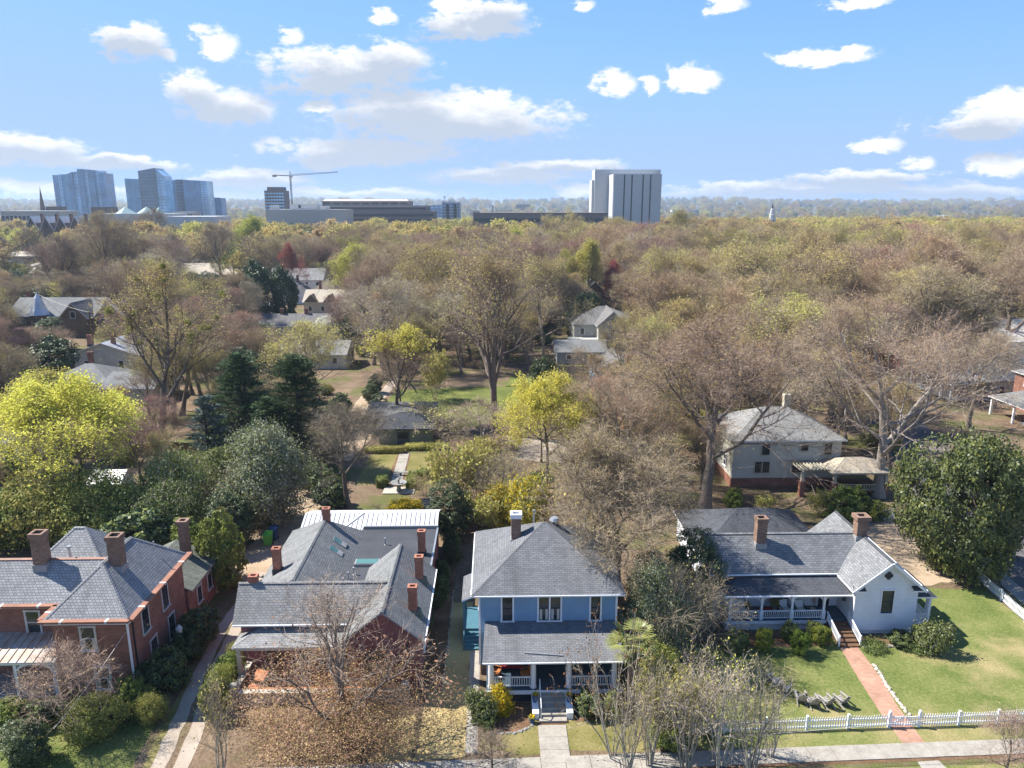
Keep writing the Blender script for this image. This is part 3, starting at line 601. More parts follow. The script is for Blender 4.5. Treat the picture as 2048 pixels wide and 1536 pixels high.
f3, a3, b3 = hip_faces(18.6, 31.0, 63.2, 73.2, 2.9, 5.2, 'x'); roof(wh, f3, 'roof_dark', .14, 'white_paint', [(a3, b3), (b3, f3[0][1])], name='rear_roof'); MB().walls(19, 30.6, 61.6, 72.8, 0, 2.9).build('rear_wall', 'clap_white', wh)
window(wh, (31.55, 54.2, 1.9), 'S', .95, 2.0, 'white_paint', 'dark_paint', True, 1, False, .1)
q = MB(); cx, cz = 31.42, 5.2
for dx, dz in ((.17, 0), (-.17, 0), (0, .17), (0, -.17), (0, 0)):
    pts = [(cx + dx + .19 * math.cos(t * math.pi / 6), 54.2 - .03 - .004 * (dx != 0) - .006 * (dz != 0), cz + dz + .19 * math.sin(t * math.pi / 6)) for t in range(12)]; q.poly(pts)
q.build('quatrefoil_vent', 'dark_paint', wh)
chimney(wh, 22.5, 58.75, .85, .8, 5.6, 8.35, 'brick_brown', 'brick_brown', .06); chimney(wh, 31.25, 59.1, .9, .8, 6.0, 8.3, 'brick_brown', 'brick_brown', .16)
# front porch
MB().box(18.75, 28.88, 54.95, 57.15, .78, .92).build('porch_floor', 'porch_blue', wh); MB().box(18.85, 27.0, 55.05, 57.1, 0, .76).build('porch_base', 'brick_white', wh); MB().box(18.7, 27.1, 54.88, 54.97, .6, .86).build('porch_skirt', 'white_paint', wh)
roof(wh, [[(18.35, 54.65, 3.3), (28.9, 54.65, 3.3), (28.9, 57.15, 4.0), (20.6, 57.15, 4.0)], [(18.35, 57.15, 3.3), (18.35, 54.65, 3.3), (20.6, 57.15, 4.0)]], 'roof_dark', .1, 'white_paint', [((18.35, 54.65, 3.3), (20.6, 57.15, 4.0))], name='porch_roof')
MB().box(18.9, 28.88, 55.0, 55.2, 2.98, 3.18).build('porch_beam', 'white_paint', wh); MB().box(18.5, 28.88, 54.75, 57.12, 3.06, 3.1).build('porch_ceiling', 'white_paint', wh); gutter(wh, (18.35, 54.6, 3.22), (28.9, 54.6, 3.22))
colx = (19.1, 21.7, 24.22, 26.85)
for x in colx:
    c = MB().box(x - .09, x + .09, 55.01, 55.19, .92, 3.0).box(x - .14, x + .14, 54.96, 55.24, .92, 1.7).build('column', 'white_paint', wh)
    for s in (-1, 1):
        br = MB()
        for k in range(3): t0, t1 = k / 3, (k + 1) / 3; br.bar((x + s * (.08 + .42 * t0 ** 1.6), 55.1, 2.45 + .5 * t0 ** .6), (x + s * (.08 + .42 * t1 ** 1.6), 55.1, 2.45 + .5 * t1 ** .6), .05, .08)
        br.build('bracket', 'white_paint', c)
for x0, x1 in zip(colx[:-1], colx[1:]): railing(wh, (x0 + .12, 55.1), (x1 - .12, 55.1), .92, .75, gap=.155)
railing(wh, (19.1, 55.25), (19.1, 57.1), .92, .75)
window(wh, (19.9, 57.15, 1.6), 'S', .9, 1.55, sash='dark_paint', muntin=1); window(wh, (24.3, 57.15, 1.6), 'S', 1.9, 1.55, sash='dark_paint', cols=2, muntin=1); door(wh, (27.75, 57.15, .92), 'S', .95, 2.05)
MB().lathe((28.72, 55.6, 2.2), [(.05, 0), (.14, .05), (.16, .3), (.05, .4)], 8).build('wall_lantern', 'dark_paint', wh)
steps(wh, 27.15, 28.75, 54.95, 52.3, .92, 6, 'wood_brown')
for x in (27.1, 28.8):
    MB().bar((x, 52.4, .85), (x, 54.9, 1.65), .07, .09).bar((x, 52.4, .2), (x, 54.9, 1.02), .05, .06).bar((x, 52.45, 0), (x, 52.45, .95), .11).build('step_handrail', 'white_paint', wh)
bm_ = MB().box(-.025, .025, -.025, .025, 0, .62).mesh('baluster', 'white_paint')
for x in (27.1, 28.8): copies(newobj('baluster', bm_), [(lpos(wh, (x, 52.6 + i * .155, .24 + i * .155 * .325)), 0) for i in range(15)], wh)
# side porch
roof(wh, [[(34.0, 54.9, 3.75), (35.75, 54.4, 3.15), (35.75, 59.3, 3.15), (34.0, 58.8, 3.75)], [(34.0, 54.9, 3.75), (34.0, 54.4, 3.15), (35.75, 54.4, 3.15)]], 'roof_dark', .12, 'white_paint', name='side_porch_roof')
MB().box(34.0, 35.5, 54.7, 59.0, .5, .7).build('side_porch_floor', 'white_paint', wh)
for y in (54.75, 55.05, 58.9):
    MB().box(35.3, 35.5, y - .09, y + .09, .7, 3.1).build('side_porch_post', 'white_paint', wh)
railing(wh, (34.1, 54.72), (35.3, 54.72), .7, .75); railing(wh, (35.4, 55.2), (35.4, 58.8), .7, .75)
# ---- pink house with the large grey roofs
ph = thing('stucco_house', (-12, 56, 0), 'dusky pink stucco house with many grey shingle roofs and six brick chimneys', 'house')
w = MB(); gable_wall(w, -10.5, -5.55, 47.75, 58, 0, 4.2, 6.2, 'y'); w.build('gable_wing_wall', 'stucco_pink', ph)
MB().walls(-18.9, -10.4, 50.2, 66, 0, 4.15).walls(-12.6, -5.6, 57.9, 66.2, 0, 4.05).build('wall', 'stucco_pink', ph)
f, a, b = gable_faces(-10.95, -5.1, 47.3, 58.2, 4.15, 6.5, 'y'); roof(ph, f, 'roof_grey', .14, 'trim_grey', [(a, b)], name='gable_wing_roof')
f, a, b = gable_faces(-19.35, -8.3, 49.75, 53.9, 4.2, 6.5, 'x'); roof(ph, f, 'roof_light', .14, 'white_paint', [(a, b)], name='front_roof')
roof(ph, [[(-19.2, 53.2, 4.2), (-15.4, 52.0, 6.55), (-15.4, 63.2, 6.55), (-19.2, 66.1, 4.2)][::-1], [(-15.4, 52.0, 6.55), (-11.9, 53.2, 4.3), (-12.3, 65.6, 4.3), (-15.4, 63.2, 6.55)][::-1], [(-19.2, 66.1, 4.2), (-15.4, 63.2, 6.55), (-12.3, 65.6, 4.3)][::-1]], 'roof_grey', .14, 'trim_grey', [((-15.4, 52.0, 6.55), (-15.4, 63.2, 6.55))], name='side_roof')
MB().box(-12.6, -5.45, 52.5, 66.3, 4.22, 4.34).build('flat_roof', 'membrane', ph); MB().box(-12.5, -5.5, 65.95, 66.25, 4.34, 4.62).build('parapet', 'trim_grey', ph)
MB().box(-5.6, -5.45, 58.2, 66.2, 4.34, 4.46).build('roof_edge', 'galv', ph)
gutter(ph, (-5.05, 47.4, 4.08), (-5.05, 58.2, 4.08)); gutter(ph, (-19.3, 49.7, 4.12), (-10.9, 49.7, 4.12))
MB().box(-5.6, -5.48, 47.68, 47.8, 0, 4.0).build('downspout', 'stucco_pink', ph); MB().fbox((-6.4, 47.75, 0), 'S', -.04, .04, .1, 3.9, 0, .07).build('downspout', 'dark_paint', ph)
for x, y, z1, m in ((-17.75, 56.2, 7.2, 'galv'), (-18.3, 52.0, 7.0, 'galv'), (-15.3, 63.4, 7.6, None), (-6.5, 60.6, 6.6, None), (-6.15, 54.9, 7.0, 'galv'), (-6.15, 50.1, 7.0, None)):
    chimney(ph, x, y, .62, .55, 4.2 if x > -8 else 4.9, z1, 'brick_orange', 'brick_orange', .04, m is None)
for x, y in ((-6.15, 54.9), (-6.15, 50.1)):
    MB().hexa([(x - .1, y - .55, 4.75), (x + .75, y - .55, 4.3), (x + .75, y + .35, 4.3), (x - .1, y + .35, 4.75), (x - .1, y - .2, 5.25), (x + .5, y - .2, 5.15), (x + .5, y + .3, 5.15), (x - .1, y + .3, 5.25)]).build('cricket', 'roof_green', ph)
slope = (6.55 - 4.3) / 3.3
for y in (59.2, 60.9):
    x0, x1 = -14.2, -13.1; za, zb = 6.55 - slope * 1.2 + .05, 6.55 - slope * 2.3 + .05
    s_ = MB().slab([(x0, y - .38, za + .05), (x1, y - .38, zb + .05), (x1, y + .38, zb + .05), (x0, y + .38, za + .05)], .12).build('skylight', 'trim_grey', ph)
    MB().slab([(x0 + .08, y - .3, za + .06), (x1 - .08, y - .3, zb + .07), (x1 - .08, y + .3, zb + .07), (x0 + .08, y + .3, za + .06)], .02).build('pane', 'skylight', s_)
s_ = MB().box(-12.0, -10.0, 58.35, 59.3, 4.34, 4.6).build('skylight', 'trim_grey', ph); MB().box(-11.9, -10.1, 58.42, 59.22, 4.6, 4.64).build('pane', 'skylight', s_)
for x, y in ((-12.1, 56.2), (-12.3, 55.2), (-11.8, 57.0), (-10.0, 62.6), (-12.4, 54.2)): MB().lathe((x, y, 4.3), [(.14, 0), (.06, .06), (.06, .55), (.1, .58), (.1, .68)], 8).build('vent_pipe', 'galv', ph)
# white standing seam roof at the back
MR = [[(-18.6, 66.0, 4.0), (-15.0, 66.0, 4.0), (-12.9, 68.7, 4.85), (-18.6, 68.7, 4.85)], [(-15.0, 66.0, 4.0), (-9.6, 66.0, 4.0), (-11.5, 68.7, 4.85), (-12.9, 68.7, 4.85)], [(-9.6, 66.0, 4.0), (-5.6, 66.0, 3.95), (-5.6, 68.7, 4.85), (-11.5, 68.7, 4.85)], [(-18.6, 68.7, 4.85), (-5.6, 68.7, 4.85), (-5.6, 71.4, 4.0), (-18.6, 71.4, 4.0)]]
mr = roof(ph, MR, 'metal_white', .12, 'trim_grey', name='metal_roof')
MB().walls(-18.3, -5.9, 66.2, 71.2, 0, 3.9).build('rear_wall', 'stucco_pink', ph)
zf = lambda y: 4.0 + (y - 66) * .85 / 2.7 + .02
def seam(a, b): MB().bar(a, b, .045, .07).build('seam', 'metal_seam_dark', mr)
x = -18.4
while x < -5.6: seam((x, 66.02, zf(66.02)), (x, 68.66, zf(68.66))); x += .46
hip_l = [((-15.0, 66, 4.02), (-12.9, 68.7, 4.88)), ((-9.6, 66, 4.02), (-11.5, 68.7, 4.88))]
for a, b in hip_l: MB().bar(a, b, .22, .08).build('hip_cap', 'metal_white', mr)
# front porch roof, terrace
roof(ph, [[(-19.0, 48.3, 3.2), (-11.0, 48.3, 3.2), (-11.0, 50.2, 3.85), (-17.2, 50.2, 3.85)], [(-19.0, 50.2, 3.2), (-19.0, 48.3, 3.2), (-17.2, 50.2, 3.85)]], 'roof_light', .1, 'old_white', [((-19.0, 48.3, 3.2), (-17.2, 50.2, 3.85))], name='porch_roof')
MB().box(-18.75, -18.45, 48.45, 48.75, .0, 3.1).build('post', 'cream_paint', ph); MB().box(-12.0, -11.7, 48.45, 48.75, .0, 3.1).build('post', 'cream_paint', ph); MB().box(-18.8, -11.1, 48.4, 48.6, 2.9, 3.1).build('porch_beam', 'cream_paint', ph)
for x in (-16.6, -14.2): window(ph, (x, 50.2, .9), 'S', 1.1, 2.0, 'dark_paint', 'dark_paint', True, 1)
window(ph, (-8.6, 47.75, 1.2), 'S', 1.5, 1.8, 'dark_paint', 'dark_paint', True, 2); window(ph, (-5.55, 51, 1.4), 'E', .9, 1.7); window(ph, (-5.55, 55, 1.4), 'E', .9, 1.7)
door(ph, (-12.6, 50.2, .5), 'S', 1.0, 2.1)
MB().box(-18.3, -6.4, 46.6, 50.2, 0, .5).build('terrace', ['terracotta'], ph)
for x0, x1, y0, y1 in ((-18.6, -6.3, 46.3, 46.65), (-18.6, -18.25, 46.65, 50.4), (-6.65, -6.3, 46.65, 47.7)):
    tw_ = MB().box(x0, x1, y0, y1, 0, .85).build('terrace_wall', 'stone_grey', ph); MB().box(x0 - .05, x1 + .05, y0 - .05, y1 + .05, .85, .97).build('coping', 'stone', tw_)
for x in (-18.4, -6.45): p_ = MB().box(x - .28, x + .28, 46.2, 46.76, 0, 1.2).build('terrace_pier', 'stone', ph); MB().lathe((x, 46.48, 1.2), [(.2, 0), (.3, .1), (.26, .35), (.1, .45)], 10).build('pier_cap', 'stone', p_)
# ---- red brick house
rb = thing('brick_house', (-32, 51, 0), 'two-storey red brick house with slate roofs, copper gutters and tall chimneys', 'house')
MB().walls(-30.6, -25.5, 47.1, 56.4, 0, 6.45).walls(-41, -30.5, 49.3, 56.3, 0, 6.4).build('wall', 'brick_red', rb)
f, a, b = hip_faces(-30.95, -25.1, 46.65, 56.8, 6.5, 9.35, 'y'); roof(rb, f, 'slate', .12, 'copper', [(f[0][0], a), (f[0][1], a), (a, b), (f[1][0], b)])
f2, a2, b2 = gable_faces(-41.5, -28.2, 48.8, 53.8, 6.5, 8.9, 'x'); roof(rb, f2, 'slate', .12, 'copper', [(a2, b2)], name='side_roof', capmat='copper')
f3, a3, b3 = hip_faces(-36.2, -28.6, 51.6, 58.4, 6.5, 9.7, 'x'); roof(rb, f3, 'slate', .12, 'copper', [(a3, b3), (b3, f3[0][1]), (a3, f3[0][0])], name='rear_roof'); MB().walls(-35.9, -28.9, 56.3, 58.1, 0, 6.4).build('rear_wall', 'brick_red', rb)
for a_, b_ in (((-31.1, 46.55, 6.5), (-25.0, 46.55, 6.5)), ((-24.98, 46.6, 6.5), (-24.98, 56.9, 6.5)), ((-41.5, 48.7, 6.5), (-31.0, 48.7, 6.5)), ((-31.1, 46.7, 6.5), (-31.1, 48.7, 6.5))):
    g_ = MB().bar(a_, b_, .42, .16).build('box_gutter', 'copper', rb); d_ = Vector(b_) - Vector(a_); n_ = max(1, int(d_.length / 2.6))
    for i in range(n_): p = Vector(a_) + d_ * (i + .5) / n_; e = d_.normalized() * .09; MB().bar(p - e + Vector((0, 0, .012)), p + e + Vector((0, 0, .012)), .46, .17).build('gutter_joint', 'old_white', g_)
MB().box(-30.95, -25.15, 46.7, 46.95, 6.15, 6.4).build('cornice', 'white_paint', rb); MB().box(-25.35, -25.12, 46.95, 56.6, 6.15, 6.4).build('cornice', 'white_paint', rb); MB().box(-41, -30.7, 48.95, 49.2, 6.15, 6.4).build('cornice', 'white_paint', rb)
chimney(rb, -27.35, 50.4, .86, .84, 8.3, 11.1, 'brick_brown', 'brick_brown', .07); chimney(rb, -33.1, 51.0, .86, .84, 8.2, 11.1, 'brick_brown', 'brick_brown', .07)
MB().lathe((-31.4, 51.6, 8.2), [(.09, 0), (.09, 1.3), (.16, 1.32), (.16, 1.5)], 8).build('vent_pipe', 'galv', rb); MB().lathe((-26.6, 54.4, 8.2), [(.06, 0), (.06, .5)], 6).build('vent_pipe', 'galv', rb)
MB().box(-25.52, -25.4, 47.0, 47.1, .4, 6.2).build('downspout', 'white_paint', rb); MB().fbox((-25.5, 47.75, 0), 'E', -.05, .05, .2, 6.1, 0, .09).build('downspout', 'dark_paint', rb)
for x, z in ((-28.25, 4.0), (-27.6, .9)): window(rb, (x, 47.1, z), 'S', .95, 1.75, 'old_white', 'old_white', True, 1, True, .1)
window(rb, (-33.3, 49.3, 4.0), 'S', .95, 1.75, 'old_white', 'old_white'); window(rb, (-36.8, 49.3, 4.0), 'S', .95, 1.75, 'old_white', 'old_white')
for y, z in ((49.6, 3.9), (52.9, 3.9), (50.4, .9), (53.5, 1.0)): window(rb, (-25.5, y, z), 'E', .95, 1.9, 'old_white', 'dark_paint')
pr_ = roof(rb, [[(-41, 46.5, 3.45), (-30.45, 46.5, 3.45), (-30.65, 49.3, 4.1), (-41, 49.3, 4.1)]], 'metal_rust', .1, 'old_white', name='porch_roof')
for i in range(18): x = -40.6 + i * .58; MB().bar((x, 46.52, 3.48), (x, 49.28, 4.12), .05, .06).build('seam', 'metal_rust', pr_)
MB().box(-41, -30.6, 46.7, 49.3, .5, .7).build('porch_floor', 'trim_grey', rb)
for x in (-30.75, -33.4, -36.0): MB().box(x - .1, x + .1, 46.75, 46.95, .7, 3.2).build('column', 'white_paint', rb)
arch = MB()
for s in range(8):
    t0, t1 = math.pi * s / 8, math.pi * (s + 1) / 8; arch.bar((-32.08 + 1.2 * math.cos(t0), 46.85, 2.6 + .55 * math.sin(t0)), (-32.08 + 1.2 * math.cos(t1), 46.85, 2.6 + .55 * math.sin(t1)), .1, .16)
arch.build('arch', 'white_paint', rb); railing(rb, (-33.2, 46.85), (-30.9, 46.85), .7, .7, 'old_white'); MB().box(-41, -30.6, 46.72, 46.98, 3.1, 3.35).build('porch_beam', 'white_paint', rb)
MB().walls(-29.5, -25.3, 56.4, 62.3, 0, 3.3).build('rear_wing_wall', 'brick_red', rb)
roof(rb, [[(-24.9, 56.42, 3.35), (-24.9, 62.7, 3.35), (-28.6, 62.7, 5.0), (-28.6, 56.42, 5.0)], [(-28.6, 56.42, 5.0), (-28.6, 62.7, 5.0), (-30.5, 62.7, 4.1), (-30.5, 56.42, 4.1)]], 'roof_green', .12, 'trim_grey', name='rear_wing_roof')
for y in (58.6, 60.9): window(rb, (-25.3, y, 1.2), 'E', .8, 1.4, 'old_white', 'dark_paint')
chimney(rb, -27.1, 61.0, .7, .7, 4.2, 7.6, 'brick_brown', 'brick_brown', .12)
# ------------------------------------------------------------------ houses further back
def house(name, label, x0, x1, y0, y1, eave, zr, style, wall, roofm, chim=(), rows=((.9, 1.4),), nwin=3, oh=.45, trim='white_paint', found=.4, chmat='brick_red', z=0., detail=True, side=True, sash='dark_paint', cap=True):
    h = thing(name, ((x0 + x1) / 2, (y0 + y1) / 2, z), label, 'house')
    mb = MB()
    if style == 'hip': mb.walls(x0, x1, y0, y1, z, z + eave)
    else: gable_wall(mb, x0, x1, y0, y1, z, z + eave, z + zr - .15, style)
    mb.build('wall', wall, h); A = (x0 - oh, x1 + oh, y0 - oh, y1 + oh, z + eave, z + zr)
    f, a, b = hip_faces(*A) if style == 'hip' else gable_faces(*A, style)
    roof(h, f, roofm, .15, trim, ([(a, b)] + ([(f[0][0], a), (f[0][1], b if x1 - x0 >= y1 - y0 else a)] if style == 'hip' else [])) if cap else ())
    for cx, cy, zt in chim: chimney(h, cx, cy, .8, .7, z + (eave + zr) / 2, z + zt, chmat, chmat, .06)
    for zb, hh in rows:
        for i in range(nwin): window(h, (x0 + (x1 - x0) * (i + .5) / nwin, y0, z + zb + found), 'S', .95, hh, trim, sash, detail)
        if side:
            for i in range(2):
                window(h, (x0, y0 + (y1 - y0) * (i + .5) / 2, z + zb + found), 'W', .95, hh, trim, sash, detail); window(h, (x1, y0 + (y1 - y0) * (i + .5) / 2, z + zb + found), 'E', .95, hh, trim, sash, detail)
    return h
# big white house by the oak
h6 = house('white_two_storey_house', 'weathered white two-storey house on a brick base beside the huge oak', 29.2, 42.6, 87.2, 97.5, 6.1, 8.9, 'hip', 'clap_cream', 'roof_light', ((37.6, 93, 10.4),), (), 0, chmat='cream_paint')
MB().walls(29.15, 42.65, 87.15, 97.55, 0, 1.15).build('foundation', 'brick_red', h6)
for x, z, n, ww in ((33.2, 4.2, 1, .95), (38.0, 4.7, 1, .85), (40.9, 4.2, 1, .9), (32.9, 1.9, 2, 1.8), (37.2, 1.9, 1, 1.1)): window(h6, (x, 87.15, z), 'S', ww, 1.4 if ww > .85 else .9, 'cream_paint', 'dark_paint', True, n)
window(h6, (29.15, 90, 1.9), 'W', .9, 1.5); window(h6, (29.15, 94, 4.2), 'W', .9, 1.5)
MB().box(37.6, 41.2, 84.2, 87.2, 3.2, 3.34).build('pergola_beam', 'cream_paint', h6)
for i in range(9): MB().box(36.2 + i * .42, 36.3 + i * .42, 83.6, 87.2, 3.36, 3.52).build('rafter', 'cream_paint', h6)
for x, zz in ((36.7, 0),): MB().box(x - .3, x + .3, 83.7, 84.3, 0, 1.9).build('brick_pier', 'brick_red', h6); MB().box(x - .17, x + .17, 83.85, 84.2, 1.9, 3.2).build('post', 'cream_paint', h6)
f, a, b = hip_faces(39.7, 47.2, 82.8, 88.0, 3.3, 4.4); roof(h6, f, 'metal_tan', .14, 'cream_paint', [(f[0][0], a), (a, b)], name='porch_roof', capmat='metal_tan')
MB().box(40.2, 46.8, 83.4, 87.6, .6, .8).build('porch_floor', 'wood_brown', h6)
for x in (40.4, 46.6): MB().box(x - .3, x + .3, 83.2, 83.8, 0, 1.8).build('brick_pier', 'brick_red', h6); MB().box(x - .17, x + .17, 83.35, 83.7, 1.8, 3.2).build('post', 'cream_paint', h6)
MB().box(40.2, 46.8, 83.35, 83.65, 2.9, 3.25).build('porch_beam', 'cream_paint', h6); railing(h6, (40.8, 83.5), (46.2, 83.5), .8, .8, 'cream_paint', .2)
# garden shed
sh = house('garden_shed', 'dark green garden shed with hipped roof and grey doors behind the stepping path', -17.0, -9.4, 105.2, 110.5, 2.5, 4.2, 'hip', 'clap_green', 'roof_dark', (), (), 0, .5, 'dark_paint')
door(sh, (-13.5, 105.2, .05), 'S', 1.9, 1.95, 'grey_door', 'clap_green'); f = [[(-20.2, 110.2, 2.5), (-9.2, 110.2, 2.5), (-9.2, 117.4, 3.3), (-20.2, 117.4, 3.3)]]; roof(sh, f, 'roof_far', .15, 'dark_paint', name='rear_roof'); MB().walls(-19.8, -9.6, 110.6, 117, 0, 2.45).build('rear_wall', 'clap_green', sh)
h8 = house('grey_house', 'large pale grey house with hipped roof among bare trees behind the yellow tree', 19.2, 35, 180, 194, 6.2, 9.6, 'hip', 'clap_grey', 'roof_far', (), ((3.2, 1.5), (.5, 1.5)), 4)
w = MB(); gable_wall(w, 24.6, 31.4, 176.2, 186, 0, 6.2, 9.4, 'y'); w.build('gable_wing_wall', 'clap_grey', h8); f, a, b = gable_faces(24.1, 31.9, 175.6, 188, 6.2, 9.7, 'y'); roof(h8, f, 'roof_far', .15, 'white_paint', [(a, b)], name='gable_wing_roof'); window(h8, (28, 176.2, 3.7), 'S', 1.0, 1.6, sash='dark_paint'); window(h8, (28, 176.2, 7.0), 'S', .8, 1.1, sash='dark_paint')
MB().walls(17.5, 36, 174.5, 180, 0, 3).build('rear_wing_wall', 'clap_grey', h8)
garage = house('garage', 'low garage with dark grey gabled roof in front of the pale grey house', 13.6, 24.4, 162.3, 171.5, 2.7, 4.6, 'x', 'clap_grey', 'roof_grey', (), ((.6, 1.1),), 2)
house('dark_roof_house', 'dark steep-roofed house with a small chimney behind the pale grey house', 26, 37, 236, 252, 5, 11, 'y', 'clap_shingle', 'roof_grey', ((31, 240, 12.2),), ((3, 1.4),), 2)
h10 = house('grey_bungalow', 'grey bungalow with arched grey roof left of the mistletoe tree', -80.5, -69, 132, 142, 3.3, 5.8, 'hip', 'clap_cream', 'roof_grey', ((-76, 140, 7.4),), ((.7, 1.4),), 3); MB().walls(-69, -60, 129, 140, 0, 3).build('side_wall', 'clap_cream', h10); f, a, b = gable_faces(-69.5, -59.5, 128.5, 140.5, 3, 4.8, 'x'); roof(h10, f, 'roof_grey', .15, 'white_paint', [(a, b)], name='side_roof')
h11 = house('tin_roof_house', 'house with bright tin roof and two brick chimneys behind the grey bungalow', -88, -74, 154, 166, 4, 6.6, 'y', 'clap_cream', 'metal_tin', ((-85, 157, 7.8), (-79.6, 156, 7.9)), ((1, 1.4),), 2)
house('shingle_cottage', 'pale cottage with light shingle roof at the left edge behind yellow tree', -74, -63, 97, 106, 3.2, 5.6, 'x', 'clap_white', 'roof_light', (), ((.7, 1.4),), 3)
house('white_shed', 'small white shed roof half hidden under the yellow-green tree', -47.8, -44.2, 84, 87.5, 2.3, 3.4, 'x', 'white_paint', 'metal_white', (), ((.5, .9),), 1, .25, side=False)
tur = house('turret_house', 'dark shingled house with pointed metal turret at far left', -131, -108, 203, 218, 5.2, 9.4, 'x', 'clap_shingle', 'roof_grey', ((-130, 212, 11),), ((2.6, 1.4), (.2, 1.4)), 4)
MB().lathe((-122.5, 203.5, 0), [(2.3, 0), (2.3, 5.6)], 8).build('turret_wall', 'clap_shingle', tur); MB().lathe((-122.5, 203.5, 5.6), [(2.8, 0), (1.9, 1.6), (.95, 4.4), (.4, 5.2), (.02, 5.8)], 8).build('turret_roof', 'metal_tin', tur)
w = MB(); gable_wall(w, -115, -108, 199.5, 208, 0, 5, 9, 'y'); w.build('gable_wing_wall', 'clap_shingle', tur); f, a, b = gable_faces(-115.5, -107.5, 199, 209, 5, 9.3, 'y'); roof(tur, f, 'roof_grey', .15, 'white_paint', [(a, b)], name='gable_wing_roof'); window(tur, (-111.5, 199.5, 5.2), 'S', 1.2, 1.6, sash='dark_paint')
house('pink_house', 'small pink gabled house with white metal roof beside the turret house', -108.5, -101, 205, 222, 4.8, 8.6, 'y', 'pink_paint', 'metal_white', (), ((2.4, 1.3),), 2)
wfh = house('white_far_house', 'large white two-storey house with red chimneys in the middle distance', -86, -66, 290, 302, 6.5, 10.5, 'x', 'clap_white', 'roof_light', ((-81, 291.5, 13), (-76, 300, 13)), ((3.6, 1.7), (.4, 1.7)), 5)
house('hip_roof_house', 'small house with tan pyramid roof before the white two-storey house', -66, -55, 268, 279, 4.2, 8.2, 'hip', 'clap_white', 'roof_brown', (), ((1, 1.9),), 2)
house('grey_slope_house', 'low grey-roofed house left of the tan pyramid roof', -79, -68, 268, 280, 4.4, 8, 'y', 'clap_white', 'roof_far', ((-76, 276, 9.6), (-72, 277, 9.4)), ((1, 1.4),), 2)
tin2 = house('two_chimney_house', 'long pale metal-roofed house with two red chimneys among grey twigs', -61, -45, 240, 252, 4.2, 7.6, 'x', 'clap_cream', 'metal_tan', ((-57, 247, 10.4), (-48.5, 247, 10.4)), ((1, 1.4),), 4)
for cx in (-58.5, -52.5): MB().hexa([(cx - 2.2, 239, 4.3), (cx + 2.2, 239, 4.3), (cx + 2.2, 245, 5.6), (cx - 2.2, 245, 5.6), (cx - .05, 239, 6.6), (cx + .05, 239, 6.6), (cx + .05, 245.5, 6.6), (cx - .05, 245.5, 6.6)]).build('dormer', 'roof_brown', tin2)
house('white_metal_house', 'low house with white metal roof below the dark magnolia pair', -79, -68.5, 224, 236, 3.8, 6.4, 'y', 'clap_white', 'metal_white', ((-77, 232, 8),), ((1, 1.4),), 2); house('grey_cottage', 'grey hip-roofed cottage left of the white metal roof', -92, -80, 226, 238, 3.6, 6.2, 'hip', 'clap_grey', 'roof_grey', (), ((1, 1.3),), 2)
house('grey_ranch', 'long low house with grey shingle roof and two dark chimneys amid budding trees', -66, -44, 196, 206, 3.4, 6, 'x', 'clap_grey', 'roof_far', ((-57, 201, 7.4), (-50.5, 201, 7.4)), ((1, 1.3),), 4)
house('tan_roof_house', 'house with tan metal roofs left of the dark magnolia pair', -146, -112, 336, 352, 4.5, 9, 'x', 'clap_cream', 'metal_tan', ((-124, 344, 12),), ((1.2, 1.4),), 5); house('pink_gable_house', 'pale pink gabled house with grey roof beside the tan metal roofs', -121, -109, 352, 366, 6, 12.5, 'y', 'pink_paint', 'roof_grey', ((-115, 360, 15),), ((3, 1.6),), 2)
house('pale_roof_house', 'pale roof glimpsed through the wide budding tree', -46, -32, 158, 168, 3.2, 5.4, 'x', 'clap_cream', 'roof_light', (), ((.8, 1.3),), 3)
h7 = house('grey_porch_house', 'grey single-storey house with white porch columns near the right edge', 88, 102, 128, 142, 3.9, 7, 'hip', 'clap_grey', 'roof_dark', ((97, 131, 9.3),), ((.9, 1.4),), 3); roof(h7, [[(80.5, 127, 3.3), (88, 127, 3.9), (88, 141, 3.9), (80.5, 141, 3.3)]], 'roof_far', .15, 'white_paint', name='porch_roof')
for y in (127.4, 130.5, 133.6, 136.8, 140.4): MB().box(80.7, 81.0, y - .15, y + .15, 0, 3.2).build('column', 'white_paint', h7)
MB().box(80.6, 88, 127.2, 140.8, .3, .6).build('porch_floor', 'trim_grey', h7)
hb = house('red_brick_porch_house', 'red brick house with grey porch roof cut by the right edge', 89.5, 101, 112, 124, 6.4, 9.2, 'hip', 'brick_red', 'slate', ((91.5, 121, 11.6),), ((4, 1.6), (.8, 1.6)), 3, sash='white_paint'); roof(hb, [[(82.5, 108.5, 3.1), (100, 108.5, 3.1), (100, 112, 4.1), (84, 112, 4.1)], [(82.5, 120, 3.1), (82.5, 108.5, 3.1), (84.5, 112, 4.1), (89.5, 120, 4.1)]], 'roof_grey', .12, 'white_paint', name='porch_roof')
for x, y in ((83, 109), (87, 109), (91, 109), (83, 114), (83, 119.5)): MB().box(x - .15, x + .15, y - .15, y + .15, 0, 3.0).build('column', 'white_paint', hb)
MB().box(82.8, 100, 108.8, 112, .5, .75).build('porch_floor', 'trim_grey', hb)
house('white_gable_house', 'white gabled house front glimpsed through the oak branches', 66, 78, 178, 192, 5, 9.6, 'y', 'clap_white', 'roof_far', (), ((1, 1.6),), 3); house('cream_house', 'cream house wall glimpsed right of the oak trunk fork', 82, 95, 172, 186, 5, 9, 'hip', 'clap_cream', 'roof_light', (), ((2.4, 1.5),), 3)
